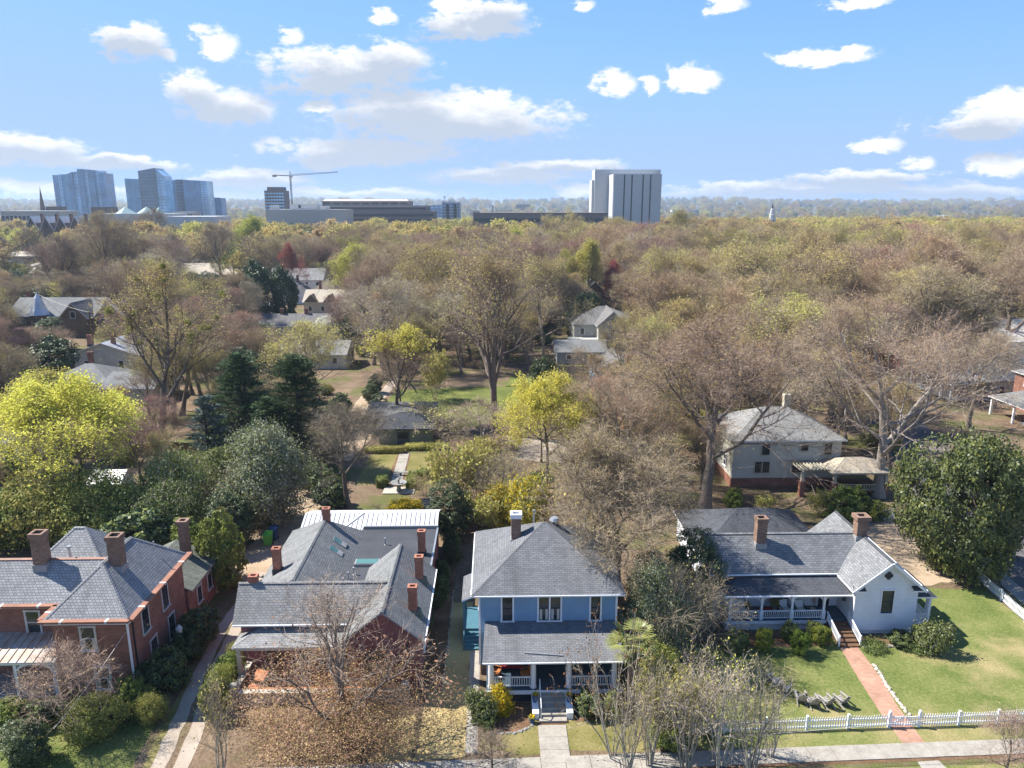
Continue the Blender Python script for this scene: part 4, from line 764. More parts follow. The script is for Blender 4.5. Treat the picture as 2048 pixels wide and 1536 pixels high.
house('white_roof_house', 'house with white metal roof at the right edge', 110, 126, 160, 174, 5, 9, 'x', 'clap_white', 'metal_white', (), ((1.4, 1.5),), 3); house('brick_back_house', 'brick house barely seen through pinkish twigs behind the tall tree', 20, 29.5, 112, 124, 5.4, 8.4, 'hip', 'brick_orange', 'roof_grey', ((22, 121, 10),), ((3, 1.5), (.6, 1.5)), 3)
house('blue_grey_cottage', 'small blue-grey cottage with white porch posts behind the yellow tree', 19, 28, 138, 148, 3.4, 6.2, 'y', 'clap_blue', 'roof_far', (), ((.8, 1.4),), 2, sash='white_paint'); house('slate_cottage', 'grey cottage with light roof right of the dark steep roof', 52, 66, 222, 236, 4.4, 8, 'x', 'clap_grey', 'roof_light', (), ((1, 1.4),), 3)
house('tan_cottage', 'tan hip-roofed cottage under the low office building', -226, -196, 356, 374, 3.6, 8, 'hip', 'clap_cream', 'metal_tan', (), ((1, 1.3),), 3); house('white_steep_house', 'steep white roof peak between bare trees at left', -146, -136, 285, 298, 4, 10, 'y', 'clap_white', 'metal_white', (), ((2, 1.3),), 1)
# ------------------------------------------------------------------ vegetation: meshes made with numpy, shared by copies
def nrm(v): return v / (np.linalg.norm(v, axis=-1, keepdims=True) + 1e-9)
class Acc:
    def __init__(s): s.V = []; s.T = []; s.Q = []; s.mt = []; s.mq = []; s.n = 0
    def add(s, V, F, m):
        V = V.reshape(-1, 3); F = F.reshape(-1, F.shape[-1]) + s.n; s.V.append(V); s.n += len(V)
        if F.shape[1] == 3: s.T.append(F); s.mt.append(np.full(len(F), m))
        else: s.Q.append(F); s.mq.append(np.full(len(F), m))
    def mesh(s, name, mats, S=(1, 1, 1)):
        V = np.concatenate(s.V) * np.array(S); T = np.concatenate(s.T) if s.T else np.zeros((0, 3), int); Q = np.concatenate(s.Q) if s.Q else np.zeros((0, 4), int)
        me = bpy.data.meshes.new(name); me.vertices.add(len(V)); me.vertices.foreach_set('co', V.astype(np.float32).ravel())
        lp = np.concatenate([T.ravel(), Q.ravel()]).astype(np.int32); me.loops.add(len(lp)); me.loops.foreach_set('vertex_index', lp)
        st = np.concatenate([np.arange(len(T)) * 3, len(T) * 3 + np.arange(len(Q)) * 4]).astype(np.int32); me.polygons.add(len(st)); me.polygons.foreach_set('loop_start', st)
        mi = np.concatenate([np.concatenate(s.mt) if s.mt else np.zeros(0), np.concatenate(s.mq) if s.mq else np.zeros(0)]).astype(np.int32)
        for q in mats: me.materials.append(MATS[q])
        me.polygons.foreach_set('material_index', mi); me.update(calc_edges=True); me.validate(); return me
def grow(rng, S, D, L, nseg, wob, up):
    N = len(S); P = np.zeros((N, nseg + 1, 3)); T = np.zeros_like(P); P[:, 0] = S; d = nrm(D); T[:, 0] = d
    for i in range(nseg):
        d = nrm(d + rng.normal(0, wob, (N, 3)) + np.array([0, 0, up])); P[:, i + 1] = P[:, i] + d * (L / nseg)[:, None]; T[:, i + 1] = d
    return P, T
def tubes(acc, P, T, Rd, k, m):
    N, n, _ = P.shape; ref = np.where(np.abs(T[..., 2:3]) > .9, np.array([1., 0, 0]), np.array([0, 0, 1.])); A = nrm(np.cross(T, ref)); B = np.cross(T, A)
    a = np.arange(k) * 2 * np.pi / k; V = P[:, :, None] + Rd[:, :, None, None] * (A[:, :, None] * np.cos(a)[:, None] + B[:, :, None] * np.sin(a)[:, None])
    i = (np.arange(N) * n * k)[:, None, None] + (np.arange(n - 1) * k)[None, :, None]; j = np.arange(k)[None, None]; j2 = (j + 1) % k
    acc.add(V, np.stack([i + j, i + j2, i + k + j2, i + k + j], -1), m)
def kids(rng, P, T, m, t0, t1, ang, jit):
    N, n, _ = P.shape; t = (np.arange(m) + rng.uniform(0, 1, (N, m))) / m * (t1 - t0) + t0; x = t * (n - 1); i = np.clip(x.astype(int), 0, n - 2); f = (x - i)[..., None]; r = np.arange(N)[:, None]
    S = P[r, i] * (1 - f) + P[r, i + 1] * f; D = nrm(T[r, i] * (1 - f) + T[r, i + 1] * f)
    per = nrm(np.cross(D, rng.normal(0, 1, D.shape))); a = np.radians(rng.normal(ang, jit, (N, m)))[..., None]
    return S.reshape(-1, 3), (D * np.cos(a) + per * np.sin(a)).reshape(-1, 3), t.reshape(-1), np.repeat(np.arange(N), m)
def slivers(acc, rng, S, D, L, w, m):
    side = nrm(np.cross(D, rng.normal(0, 1, D.shape))) * w; V = np.stack([S - side, S + side, S + D * L[:, None]], 1)
    acc.add(V, np.arange(len(S) * 3).reshape(-1, 3), m)
def cards(acc, rng, C, size, m, nor=None, asp=.55):
    N = len(C); n = rng.normal(0, 1, (N, 3)) if nor is None else nrm(nor) + rng.normal(0, .55, (N, 3)); n = nrm(n)
    a = nrm(np.cross(n, rng.normal(0, 1, (N, 3)))); b = np.cross(n, a); s = (size * rng.uniform(.6, 1.4, N))[:, None]
    V = np.stack([C - a * s, C - b * s * asp, C + a * s, C + b * s * asp], 1); acc.add(V, np.arange(N * 4).reshape(-1, 4), m)
PROTO = {}
def reg(key, trunk, crown, tm, cm, W, H, mis=None):
    V = np.concatenate(crown.V); rad = np.percentile(np.hypot(V[:, 0], V[:, 1]), 94); top = np.percentile(V[:, 2], 99.7)
    S = (W / 2 / rad, W / 2 / rad, H / top)
    PROTO[key] = (trunk.mesh('trunk', tm, S), crown.mesh('crown', cm, S), W, H, mis.mesh('mistletoe', ['leaf_olive'], S) if mis else None)
def decid(key, seed, H=16, W=12, fork=.26, nl=6, m2=8, m3=8, m4=8, m5=4, buds=1., bs=.075, bark='bark', twig='twig', bud='bud_olive', tw=1., spread=42, up=.07, budlow=None, mist=0, r0=None, leaflow=None):
    rng = np.random.default_rng(seed); tr, cr = Acc(), Acc(); r0 = r0 or H * .021
    P0, T0 = grow(rng, np.zeros((1, 3)), np.array([[rng.normal(0, .04), rng.normal(0, .04), 1.]]), np.array([H * .72]), 8, .07, .05)
    R0 = r0 * np.linspace(1, .22, 9)[None]; R0[0, 0] *= 1.5; tubes(tr, P0, T0, R0, 8, 0)
    S, D, t, _ = kids(rng, P0, T0, nl, fork / .72, .92, spread, 9); Rc = r0 * (1.02 - .78 * t) * .62; L = H * (.66 - .40 * t) * rng.uniform(.85, 1.15, len(t))
    # keep the limbs evenly spread round the trunk
    an = np.arange(nl) * 2.4 + rng.uniform(0, .6, nl); e = np.radians(90 - rng.normal(spread, 7, nl) * (1.1 - .35 * t)); D = np.stack([np.cos(an) * np.cos(e), np.sin(an) * np.cos(e), np.sin(e)], 1)
    S = np.concatenate([S, P0[:, -1]]); D = np.concatenate([D, T0[:, -1]]); L = np.append(L, H * .22); Rc = np.append(Rc, r0 * .2)
    P1, T1 = grow(rng, S, D, L, 7, .13, up); R1 = Rc[:, None] * np.linspace(1, .22, 8); tubes(tr, P1, T1, R1, 6, 0)
    S, D, t, p = kids(rng, P1, T1, m2, .22, 1., 42, 12); L2 = L[p] * (.62 - .36 * t) * rng.uniform(.75, 1.2, len(t)) + .3; R2 = Rc[p] * (1.05 - .75 * t) * .55
    P2, T2 = grow(rng, S, D, L2, 5, .16, up); tubes(tr if H > 11 else cr, P2, T2, R2[:, None] * np.linspace(1, .3, 6), 4, 0)
    S, D, t, p = kids(rng, P2, T2, m3, .15, 1., 42, 14); L3 = L2[p] * (.6 - .3 * t) * rng.uniform(.7, 1.25, len(t)) + .2; R3 = np.maximum(R2[p] * (1.05 - .75 * t) * .5, .006 * tw)
    P3, T3 = grow(rng, S, D, L3, 3, .18, up * .6); tubes(cr, P3, T3, R3[:, None] * np.linspace(1, .4, 4), 3, 0)
    S, D, t, p = kids(rng, P3, T3, m4, .1, 1., 40, 15); L4 = L3[p] * .55 * rng.uniform(.6, 1.3, len(t)) + .25
    slivers(cr, rng, S, D, L4, .0115 * tw, 1)
    B, E = S, D
    P4 = np.stack([S, S + D * L4[:, None]], 1); T4 = np.stack([D, D], 1)
    S, D, t, p = kids(rng, P4, T4, m5, .15, 1., 38, 15); D = nrm(D + np.array([0, 0, .12])); L5 = L4[p] * .45 * rng.uniform(.6, 1.3, len(t)) + .12
    slivers(cr, rng, S, D, L5, .0075 * tw, 1)
    if buds > 0:
        tip = S + D * (L5 * rng.uniform(.3, 1., len(L5)))[:, None]; keep = rng.uniform(0, 1, len(tip)) < buds
        zn = (tip[:, 2] - tip[:, 2].min()) / np.ptp(tip[:, 2])
        if budlow is not None: keep &= (zn > budlow + rng.normal(0, .05, len(tip)))
        if leaflow is not None: keep &= (zn < leaflow + rng.normal(0, .06, len(tip)))
        # leaf density varies through the crown
        q = np.sin(tip[:, 0] * 1.1 + seed) + np.sin(tip[:, 1] * 1.3) + np.sin(tip[:, 2] * 1.2 + 1); keep &= rng.uniform(0, 1, len(tip)) < np.clip(.75 + .22 * q, .15, 1)
        cards(cr, rng, tip[keep], bs, 2)
        if buds > 1: k2 = rng.choice(np.nonzero(keep)[0], int(keep.sum() * (buds - 1))); cards(cr, rng, tip[k2] + rng.normal(0, bs * 2.2, (len(k2), 3)), bs, 2)
    mis = None
    if mist:
        mis = Acc(); c = P2[rng.choice(len(P2), mist, replace=False), 4]; c = c[c[:, 2] > H * .35]
        for q in c: v = rng.normal(0, 1, (260, 3)); r = rng.uniform(.35, .75); cards(mis, rng, q + nrm(v) * r * rng.uniform(.2, 1, (260, 1)), .11, 0)
    reg(key, tr, cr, [bark], [bark, twig, bud], W, H, mis)
def stems(key, seed, H=5, W=5, ns=9, m2=7, m3=6, m4=4, buds=.7, bs=.07, bark='bark_light', twig='twig_light', bud='bud_olive', flare=.42, r=.035, budlow=None, tw=1.):
    rng = np.random.default_rng(seed); tr, cr = Acc(), Acc(); a = rng.uniform(0, 6.28, ns); S = np.stack([np.cos(a), np.sin(a), a * 0], 1) * rng.uniform(.05, .3, (ns, 1)); f = rng.uniform(.3, 1, ns)[:, None] * flare
    P1, T1 = grow(rng, S, np.stack([np.cos(a), np.sin(a), a * 0], 1) * f + np.array([0, 0, 1.]), H * rng.uniform(.75, 1., ns), 7, .1, .05); R1 = r * rng.uniform(.7, 1.3, ns); tubes(tr, P1, T1, R1[:, None] * np.linspace(1, .25, 8), 5, 0)
    S, D, t, p = kids(rng, P1, T1, m2, .25, 1., 38, 12); L2 = H * (.42 - .25 * t) * rng.uniform(.7, 1.2, len(t)); P2, T2 = grow(rng, S, D, L2, 4, .14, .07); tubes(cr, P2, T2, (R1[p] * (1 - .6 * t) * .55)[:, None] * np.linspace(1, .3, 5), 3, 0)
    S, D, t, p = kids(rng, P2, T2, m3, .15, 1., 38, 14); L3 = L2[p] * .45 * rng.uniform(.6, 1.3, len(t)) + .12; slivers(cr, rng, S, D, L3, .0095 * tw, 1)
    P3 = np.stack([S, S + D * L3[:, None]], 1); S, D, t, p = kids(rng, P3, np.stack([D, D], 1), m4, .2, 1., 36, 14); L4 = L3[p] * .45 + .06; slivers(cr, rng, S, D, L4, .006 * tw, 1)
    if buds:
        tip = S + D * L4[:, None]; k = rng.uniform(0, 1, len(tip)) < buds
        if budlow is not None: k &= tip[:, 2] > budlow * H
        cards(cr, rng, tip[k], bs, 2)
    reg(key, tr, cr, [bark], [bark, twig, bud], W, H)
def lumpy(rng, k=7):
    a = rng.normal(0, 1, (k, 3)) * 2.6; ph = rng.uniform(0, 6.28, k); return lambda d: 1 + .095 * np.sin(d @ a.T + ph).sum(-1)
def bushy(key, seed, H=8, W=8, leaf=.17, n=260, per=52, base=.0, mat='leaf_dark', mat2=None, cl=.10, shape=1., bark='bark_dark', deep=.45, loose=0., flat=False):
    """dense evergreen: leaf clumps spread over and inside an uneven crown"""
    rng = np.random.default_rng(seed); tr, cr = Acc(), Acc(); P, T = grow(rng, np.zeros((1, 3)), np.array([[0, 0, 1.]]), np.array([H * .7]), 6, .05, .05); tubes(tr, P, T, H * .022 * np.linspace(1, .3, 7)[None], 7, 0)
    S, D, t, _ = kids(rng, P, T, 10, .2, 1, 55, 10); P1, T1 = grow(rng, S, D, np.full(10, W * .36), 4, .12, .08); tubes(tr, P1, T1, H * .01 * np.linspace(1, .3, 5)[None] * np.ones((10, 1)), 5, 0)
    d = nrm(rng.normal(0, 1, (n, 3))); lf = lumpy(rng); r = (1 - deep * rng.uniform(0, 1, n) ** 2.2) * lf(d); C = d * r[:, None]
    zc = C[:, 2]; wz = np.clip(1 - (shape - 1) * np.clip(zc, 0, 1), .15, 2); C = C * np.stack([wz * W / 2, wz * W / 2, np.full(n, (H - base) / 2)], 1) + np.array([0, 0, base + (H - base) / 2])
    rad = cl * W * rng.uniform(.6, 1.35, n); o = nrm(rng.normal(0, 1, (n, per, 3))); o[..., 2] *= .7; rr_ = rad[:, None, None] * rng.uniform(.25, 1, (n, per, 1)) ** .6; pts = C[:, None] + o * rr_
    nor = o + nrm(C - np.array([0, 0, base + (H - base) * .4]))[:, None] * .8 + np.array([0, 0, .4]); keep = np.ones(n * per, bool)
    pts = pts.reshape(-1, 3); nor = nor.reshape(-1, 3); keep &= pts[:, 2] > .03
    if loose: far = rng.uniform(0, 1, len(pts)) < loose; pts[far] += rng.normal(0, rad.mean() * .8, (far.sum(), 3)); keep &= pts[:, 2] > .03
    sel = rng.uniform(0, 1, len(pts)) < .3 if mat2 else np.zeros(len(pts), bool)
    cards(cr, rng, pts[keep & ~sel], leaf, 0, nor[keep & ~sel])
    if mat2: cards(cr, rng, pts[keep & sel], leaf, 1, nor[keep & sel])
    reg(key, tr, cr, [bark], [mat, mat2 or mat], W, H)
def conifer(key, seed, H=12, W=6, mat='leaf_conifer', n=210, per=100, sz=.15):
    rng = np.random.default_rng(seed); tr, cr = Acc(), Acc(); P, T = grow(rng, np.zeros((1, 3)), np.array([[0, 0, 1.]]), np.array([H * .97]), 6, .015, .1); tubes(tr, P, T, H * .017 * np.linspace(1, .1, 7)[None], 7, 0)
    h = rng.uniform(.03, 1, n) ** 1.15; a = np.arange(n) * 2.4 + rng.uniform(-.4, .4, n); prof = (1 - h) ** .62 * (.84 + .16 * np.sin(h * 23)) + .06; L = prof * W / 2 * rng.uniform(.72, 1.12, n)
    S = np.stack([a * 0, a * 0, h * H * .95], 1); D = np.stack([np.cos(a), np.sin(a), .05 + .55 * h], 1); P1, T1 = grow(rng, S, D, L, 4, .05, -.02); tubes(tr, P1, T1, (.012 + .02 * L)[:, None] * np.linspace(1, .2, 5), 3, 0)
    t = rng.uniform(.15, 1, (n, per)) ** .7; i = np.clip((t * 4).astype(int), 0, 3); f = (t * 4 - i)[..., None]; r = np.arange(n)[:, None]; C = P1[r, i] * (1 - f) + P1[r, i + 1] * f
    C = C + rng.normal(0, 1, C.shape) * (np.array([.19, .19, .12]) * W / 6) * (1.15 - .5 * t[..., None]); D = T1[r, i] + rng.normal(0, .45, C.shape) + np.array([0, 0, .25])
    C = C.reshape(-1, 3); D = nrm(D.reshape(-1, 3)); nn = np.cross(D, rng.normal(0, 1, D.shape)); nn = nrm(nn); s = sz * rng.uniform(.6, 1.4, (len(C), 1))
    V = np.stack([C - nn * s * .35, C + D * s * .3 - nn * s * .1, C + D * s * 1.5, C + nn * s * .35], 1); cr.add(V, np.arange(len(C) * 4).reshape(-1, 4), 0); reg(key, tr, cr, ['bark_dark'], [mat], W, H)
def hedge_mesh(key, seed, L, W, H, mat, leaf=.09, dens=90):
    rng = np.random.default_rng(seed); tr, cr = Acc(), Acc(); V = np.array([[x, y, z] for z in (.05, H - .12) for x, y in ((-L/2+.1, -W/2+.1), (L/2-.1, -W/2+.1), (L/2-.1, W/2-.1), (-L/2+.1, W/2-.1))], float)
    tr.add(V, np.array([[3, 2, 1, 0], [4, 5, 6, 7], [0, 1, 5, 4], [1, 2, 6, 5], [2, 3, 7, 6], [3, 0, 4, 7]]), 0)
    for ax, s, A in ((2, 1, L * W), (0, 1, W * H), (0, -1, W * H), (1, 1, L * H), (1, -1, L * H)):
        n = int(A * dens); p = rng.uniform(-.5, .5, (n, 3)) * np.array([L, W, H]) + np.array([0, 0, H / 2]); p[:, ax] = ([0, 0, H/2][ax] + s * [L, W, H][ax] / 2) + rng.normal(-.04, .06, n)
        no = np.zeros((n, 3)); no[:, ax] = s; cards(cr, rng, p, leaf, 0, no)
    PROTO[key] = (tr.mesh('core', [mat]), cr.mesh('crown', [mat]), L, H, None)
decid('oak_a', 11, 18, 15, nl=7, buds=.5, bs=.06, bud='bud_tan'); decid('oak_b', 12, 17, 13, nl=7, buds=.8, bs=.05, bud='bud_tan', twig='twig'); decid('oak_c', 13, 15, 12, nl=7, buds=.0, twig='twig')
decid('bare_a', 14, 16, 11, nl=6, buds=.12, bud='bud_red', twig='twig_pink', spread=34); decid('bare_b', 15, 15, 13, nl=7, buds=.12, bud='bud_olive', twig='twig_light', spread=50)
decid('olive_a', 21, 17, 13, nl=7, buds=.75, bs=.08); decid('olive_b', 22, 16, 14, nl=7, buds=.75, bs=.085, spread=48); decid('olive_c', 23, 18, 12, nl=6, buds=.6, bs=.08, spread=34); decid('tan_a', 24, 17, 14, nl=7, buds=.6, bs=.075, bud='bud_tan'); decid('tan_b', 25, 15, 13, nl=7, buds=.6, bs=.075, bud='bud_tan', twig='twig_pink')
decid('lime_a', 31, 13, 11, nl=7, buds=2.2, bs=.095, bud='bud_yellow', m4=9); decid('lime_b', 32, 12, 10, nl=7, buds=1.3, bs=.1, bud='bud_lime'); decid('topgold', 33, 14, 11, nl=7, buds=1., bs=.12, bud='bud_yellow', budlow=.62, twig='twig_pink', spread=36)
decid('red_a', 34, 11, 8, nl=6, buds=1., bs=.1, bud='bud_red', twig='twig_pink'); decid('magenta_a', 35, 8, 8, nl=6, buds=1., bs=.1, bud='bud_magenta'); decid('pink_a', 36, 7, 7, nl=6, buds=.9, bs=.1, bud='bud_pink'); decid('white_a', 37, 7, 7, nl=6, buds=1.2, bs=.12, bud='blossom')
decid('mistle', 38, 24, 20, nl=8, fork=.2, buds=.55, bs=.10, mist=26, spread=38, bark='bark'); decid('giant', 39, 22, 24, nl=9, fork=.17, buds=.8, bs=.05, bud='bud_tan', bark='bark_light', twig='twig', spread=52, r0=.42, m2=9)
decid('tallbare', 40, 25, 17, nl=9, fork=.12, buds=.4, bs=.095, spread=26, bark='bark', m2=9); decid('sidebig', 41, 17, 15, nl=9, fork=.18, m4=10, m5=5, buds=.9, bs=.045, tw=1.35, bud='bud_tan', bark='bark', twig='twig', spread=44, m2=9)
decid('copper', 42, 9.5, 8.5, nl=9, fork=.1, m2=7, m3=5, m4=4, m5=2, buds=.6, bs=.09, bud='leaf_brown', twig='twig', leaflow=.45, spread=34, bark='bark', tw=.8); bushy('brownmass', 46, 5.2, 10.5, .055, 430, 85, .3, 'leaf_brown', 'bud_tan', .075, deep=.85, loose=.5); decid('smallbare', 43, 5.5, 5, nl=7, fork=.2, m2=7, m3=6, m4=5, m5=2, buds=.1, bs=.05, bud='bud_tan', twig='twig_pink', spread=50, tw=.8); stems('rusty', 44, 6.5, 6, ns=6, m2=6, m3=5, m4=3, buds=.75, bs=.07, bark='bark_pale', twig='twig_light', bud='bud_rust', flare=.75, r=.06, tw=1.2)
decid('spray', 45, 6, 9, nl=9, fork=.1, m2=8, m3=6, m4=4, m5=2, buds=.08, bs=.06, twig='twig', bark='bark_light', spread=62, tw=.9, up=.03)
stems('stem_a', 51, 5.5, 4.6, ns=12, m3=5, m4=3, bs=.055, buds=.35, r=.05, tw=1.3, bark='bark_pale'); stems('stem_b', 52, 5, 4, ns=9, buds=.35, bs=.06, r=.05, m3=5, m4=3, tw=1.3, bark='bark_pale', bud='bud_lime'); stems('stem_c', 53, 4, 3.6, ns=9, buds=.15, twig='twig'); stems('stem_brush', 54, 3.5, 4.5, ns=16, buds=.25, bs=.07, twig='twig', bark='twig', flare=.9, r=.02); stems('stem_green', 55, 3.5, 4, ns=14, buds=1., bs=.11, bud='leaf_olive', bark='twig', twig='twig', flare=.8, r=.02)
bushy('magnolia', 61, 11, 13, .165, 620, 70, .4, 'leaf_magnolia', 'leaf_mid', .085); bushy('magnolia_far', 62, 10, 9, .22, 260, 55, .4, 'leaf_dark', 'leaf_magnolia', .1); bushy('holly', 63, 7, 4.5, .095, 300, 75, .2, 'leaf_dark', 'leaf_magnolia', .12)
bushy('privet', 64, 8, 7, .095, 480, 75, .0, 'leaf_grey', 'leaf_mid', .10, 1.25, loose=.35); bushy('shrub_dark', 65, 2.2, 2.6, .09, 130, 60, 0, 'leaf_dark', 'leaf_mid', .13); bushy('shrub_mid', 66, 3.4, 3.2, .10, 170, 60, 0, 'leaf_mid', 'leaf_bright', .12); bushy('shrub_olive', 67, 4.5, 5.5, .09, 300, 75, 0, 'leaf_olive', 'leaf_mid', .11, loose=.3)
bushy('boxwood', 68, 1.5, 1.6, .045, 170, 70, 0, 'leaf_bright', 'leaf_mid', .12, deep=.25); bushy('boxwood_dark', 69, 1.5, 1.6, .05, 150, 70, 0, 'leaf_mid', 'leaf_dark', .12, deep=.25); bushy('forsythia', 70, 1.5, 1.9, .06, 120, 60, 0, 'flower_yellow', 'leaf_bright', .14, loose=.3); bushy('vineheap', 71, 5, 7.5, .1, 360, 70, 0, 'leaf_mid', 'leaf_pale', .1, loose=.3)
bushy('rosemary', 72, 1.5, 2.0, .07, 130, 60, 0, 'leaf_mid', 'leaf_grey', .14, loose=.4); bushy('jasmine', 73, 3.5, 4.5, .11, 170, 55, 0, 'leaf_olive', 'flower_yellow', .11, loose=.4); bushy('pine', 74, 11, 8, .16, 150, 70, 3.5, 'leaf_mid', 'leaf_dark', .12); bushy('groundivy', 75, .6, 3.0, .08, 120, 45, 0, 'ivy', 'leaf_mid', .14, loose=.3)
conifer('cedar_a', 81, 13, 6.5); conifer('cedar_b', 82, 14, 7.5, n=230); conifer('juniper', 83, 9, 4, 'leaf_juniper', 130, 60)
# light versions for the far woods
decid('far_olive', 91, 16, 14, nl=6, m2=6, m3=5, m4=5, m5=3, buds=1.3, bs=.26, tw=2.4); decid('far_tan', 92, 16, 14, nl=6, m2=6, m3=5, m4=5, m5=3, buds=.8, bs=.26, tw=2.4, bud='bud_tan', twig='twig_pink'); decid('far_bare', 93, 15, 13, nl=6, m2=6, m3=6, m4=6, m5=3, buds=.2, bs=.2, tw=2.8); decid('far_lime', 94, 13, 11, nl=6, m2=6, m3=5, m4=5, m5=3, buds=1.6, bs=.26, bud='bud_lime', tw=2.4); bushy('far_green', 95, 12, 10, .45, 90, 26, 1, 'leaf_dark', 'leaf_mid', .13)
OCC = []
def plant(key, x, y, H, W, name, label, cat, group=None, rz=None, z=0., parts=('trunk', 'crown')):
    tm, cm, w0, h0, mm = PROTO[key]; o = newobj(name, None); o.empty_display_size = .3; o.location = (x, y, z); o.rotation_euler = (0, 0, (x * 7.13 + y * 3.7) % 6.28 if rz is None else rz)
    o.scale = (W / w0, W / w0, H / h0); tag(o, label, cat, group); newobj(parts[0], tm, o); newobj(parts[1], cm, o)
    if mm: newobj('mistletoe', mm, o)
    OCC.append((x, y, W)); return o
def tree_px(key, ub, vb, vt, wpx, name, label, cat='tree', group=None, rz=None, parts=('trunk', 'crown')):
    """base pixel on the ground, top pixel row and crown width in pixels"""
    x, y = G(ub, vb); zt = AT(ub, vt, y)[1]; dist = y * C_F[1] + x * C_F[0] + CAMH * _sp
    return plant(key, x, y, zt, wpx * dist / FPX, name, label, cat, group, rz, 0., parts)
# ------------------------------------------------------------------ trees and shrubs one can single out
def TP(*a, **k): return tree_px(*a, **k)
TP('lime_a', 175, 1035, 748, 300, 'budding_tree', 'broad bright yellow-green tree left of the dark cedars, behind the brick house')
TP('lime_b', 70, 925, 742, 150, 'budding_tree', 'smaller yellow-green tree behind the broad yellow-green one, near left edge')
TP('bare_b', 70, 900, 800, 70, 'bare_tree', 'thin dark-limbed tree before the pale cottage at left edge')
TP('mistle', 325, 885, 522, 290, 'mistletoe_tree', 'tall forked tree dotted with mistletoe clumps, left of the cedars')
TP('cedar_a', 492, 925, 708, 150, 'cedar_tree', 'dark green cedar, left one of the pair behind the bins'); TP('cedar_b', 603, 935, 712, 170, 'cedar_tree', 'dark green cedar, right one of the pair, above the gravel drive')
TP('cedar_a', 545, 945, 795, 120, 'cedar_tree', 'lower dark cedar between the two tall cedars'); TP('juniper', 425, 950, 792, 100, 'juniper_tree', 'blue-grey juniper left of the dark cedars')
TP('privet', 540, 1050, 842, 160, 'evergreen_tree', 'grey-green evergreen tree above the green wheelie bin'); TP('spray', 570, 1055, 925, 130, 'bare_bush', 'bare arching branches in front of the grey-green evergreen', 'bush')
TP('smallbare', 490, 1040, 930, 120, 'bare_bush', 'greyish bare bush between the vine heap and grey-green evergreen', 'bush')
TP('vineheap', 365, 1040, 892, 150, 'vine_thicket', 'vine-covered thicket with pale leaves right of the yellow-green tree', 'bush'); TP('vineheap', 330, 1085, 960, 150, 'vine_thicket', 'vine thicket just behind the tall chimney of the brick house', 'bush')
TP('shrub_olive', 210, 1085, 940, 190, 'evergreen_thicket', 'olive green thicket under the yellow-green tree', 'bush'); TP('shrub_olive', 80, 1080, 935, 180, 'evergreen_thicket', 'olive thicket behind the left chimney of the brick house', 'bush'); TP('shrub_mid', 20, 1100, 985, 120, 'evergreen_thicket', 'green thicket at the left edge behind the brick house', 'bush')
TP('shrub_dark', 270, 1130, 1020, 150, 'evergreen_bush', 'dark ivy bush between the two chimneys behind the brick house', 'bush'); TP('shrub_dark', 310, 1105, 1030, 130, 'evergreen_bush', 'dark bush right of the middle chimney behind the brick house', 'bush')
TP('shrub_mid', 445, 1172, 1022, 100, 'evergreen_bush', 'sunlit yellow-green bush beside the driveway behind the brick house', 'bush'); TP('shrub_mid', 395, 1150, 1035, 90, 'evergreen_bush', 'green bush between the tall thin chimney and the driveway', 'bush'); TP('holly', 470, 1095, 985, 90, 'evergreen_bush', 'green bush left of the bins at the edge of the gravel', 'bush')
TP('oak_c', 700, 1020, 795, 172, 'bare_tree', 'bare grey tree standing behind the white metal roof'); TP('topgold', 795, 845, 650, 145, 'budding_tree', 'bare-stemmed tree with golden top behind the garden shed')
TP('tallbare', 990, 865, 472, 260, 'tall_tree', 'very tall multi-limbed budding tree in the centre beside the green lawn'); TP('bare_b', 800, 838, 700, 90, 'bare_tree', 'slender bare tree leaning over the garden shed roof')
TP('lime_a', 1095, 975, 745, 185, 'budding_tree', 'bright lemon-yellow tree in the centre behind the blue house'); TP('bare_a', 1255, 1010, 760, 230, 'bare_tree', 'pinkish bare tree right of the lemon-yellow tree')
TP('stem_brush', 960, 1000, 890, 130, 'bare_bush', 'grey twiggy bush left of the lemon-yellow tree', 'bush'); TP('stem_green', 920, 1010, 880, 120, 'budding_bush', 'olive budding bush right of the stepping path', 'bush'); TP('spray', 960, 900, 800, 190, 'bare_bush', 'arching bare brush at the edge of the green lawn', 'bush'); TP('stem_brush', 870, 870, 800, 150, 'bare_bush', 'tangle of bare twigs over the shed corner', 'bush'); TP('spray', 1005, 1020, 900, 150, 'bare_bush', 'pale bare brush below the lemon-yellow tree', 'bush')
TP('holly', 902, 1078, 966, 86, 'evergreen_bush', 'green holly bush at the right end of the white metal roof', 'bush'); TP('jasmine', 1055, 1065, 945, 120, 'flowering_bush', 'yellow flowering jasmine bush behind the blue house chimney', 'bush'); TP('jasmine', 995, 1055, 965, 90, 'flowering_bush', 'looser yellow jasmine bush behind the wooden fence', 'bush'); TP('stem_brush', 1130, 1065, 945, 150, 'bare_bush', 'bare brush behind the blue house roof ridge', 'bush'); TP('stem_green', 960, 1070, 985, 90, 'budding_bush', 'small leafy bush right of the holly bush', 'bush')
TP('sidebig', 1235, 1205, 866, 430, 'budding_tree', 'big grey-barked tree leaning over the blue house roof'); TP('oak_b', 1405, 1030, 632, 390, 'budding_tree', 'tall tan-budded tree left of the weathered white house'); TP('giant', 1757, 992, 585, 430, 'oak_tree', 'huge spreading oak with thick pale limbs right of the weathered white house')
TP('magnolia', 1935, 1145, 862, 262, 'magnolia_tree', 'large glossy dark green magnolia by the side street')
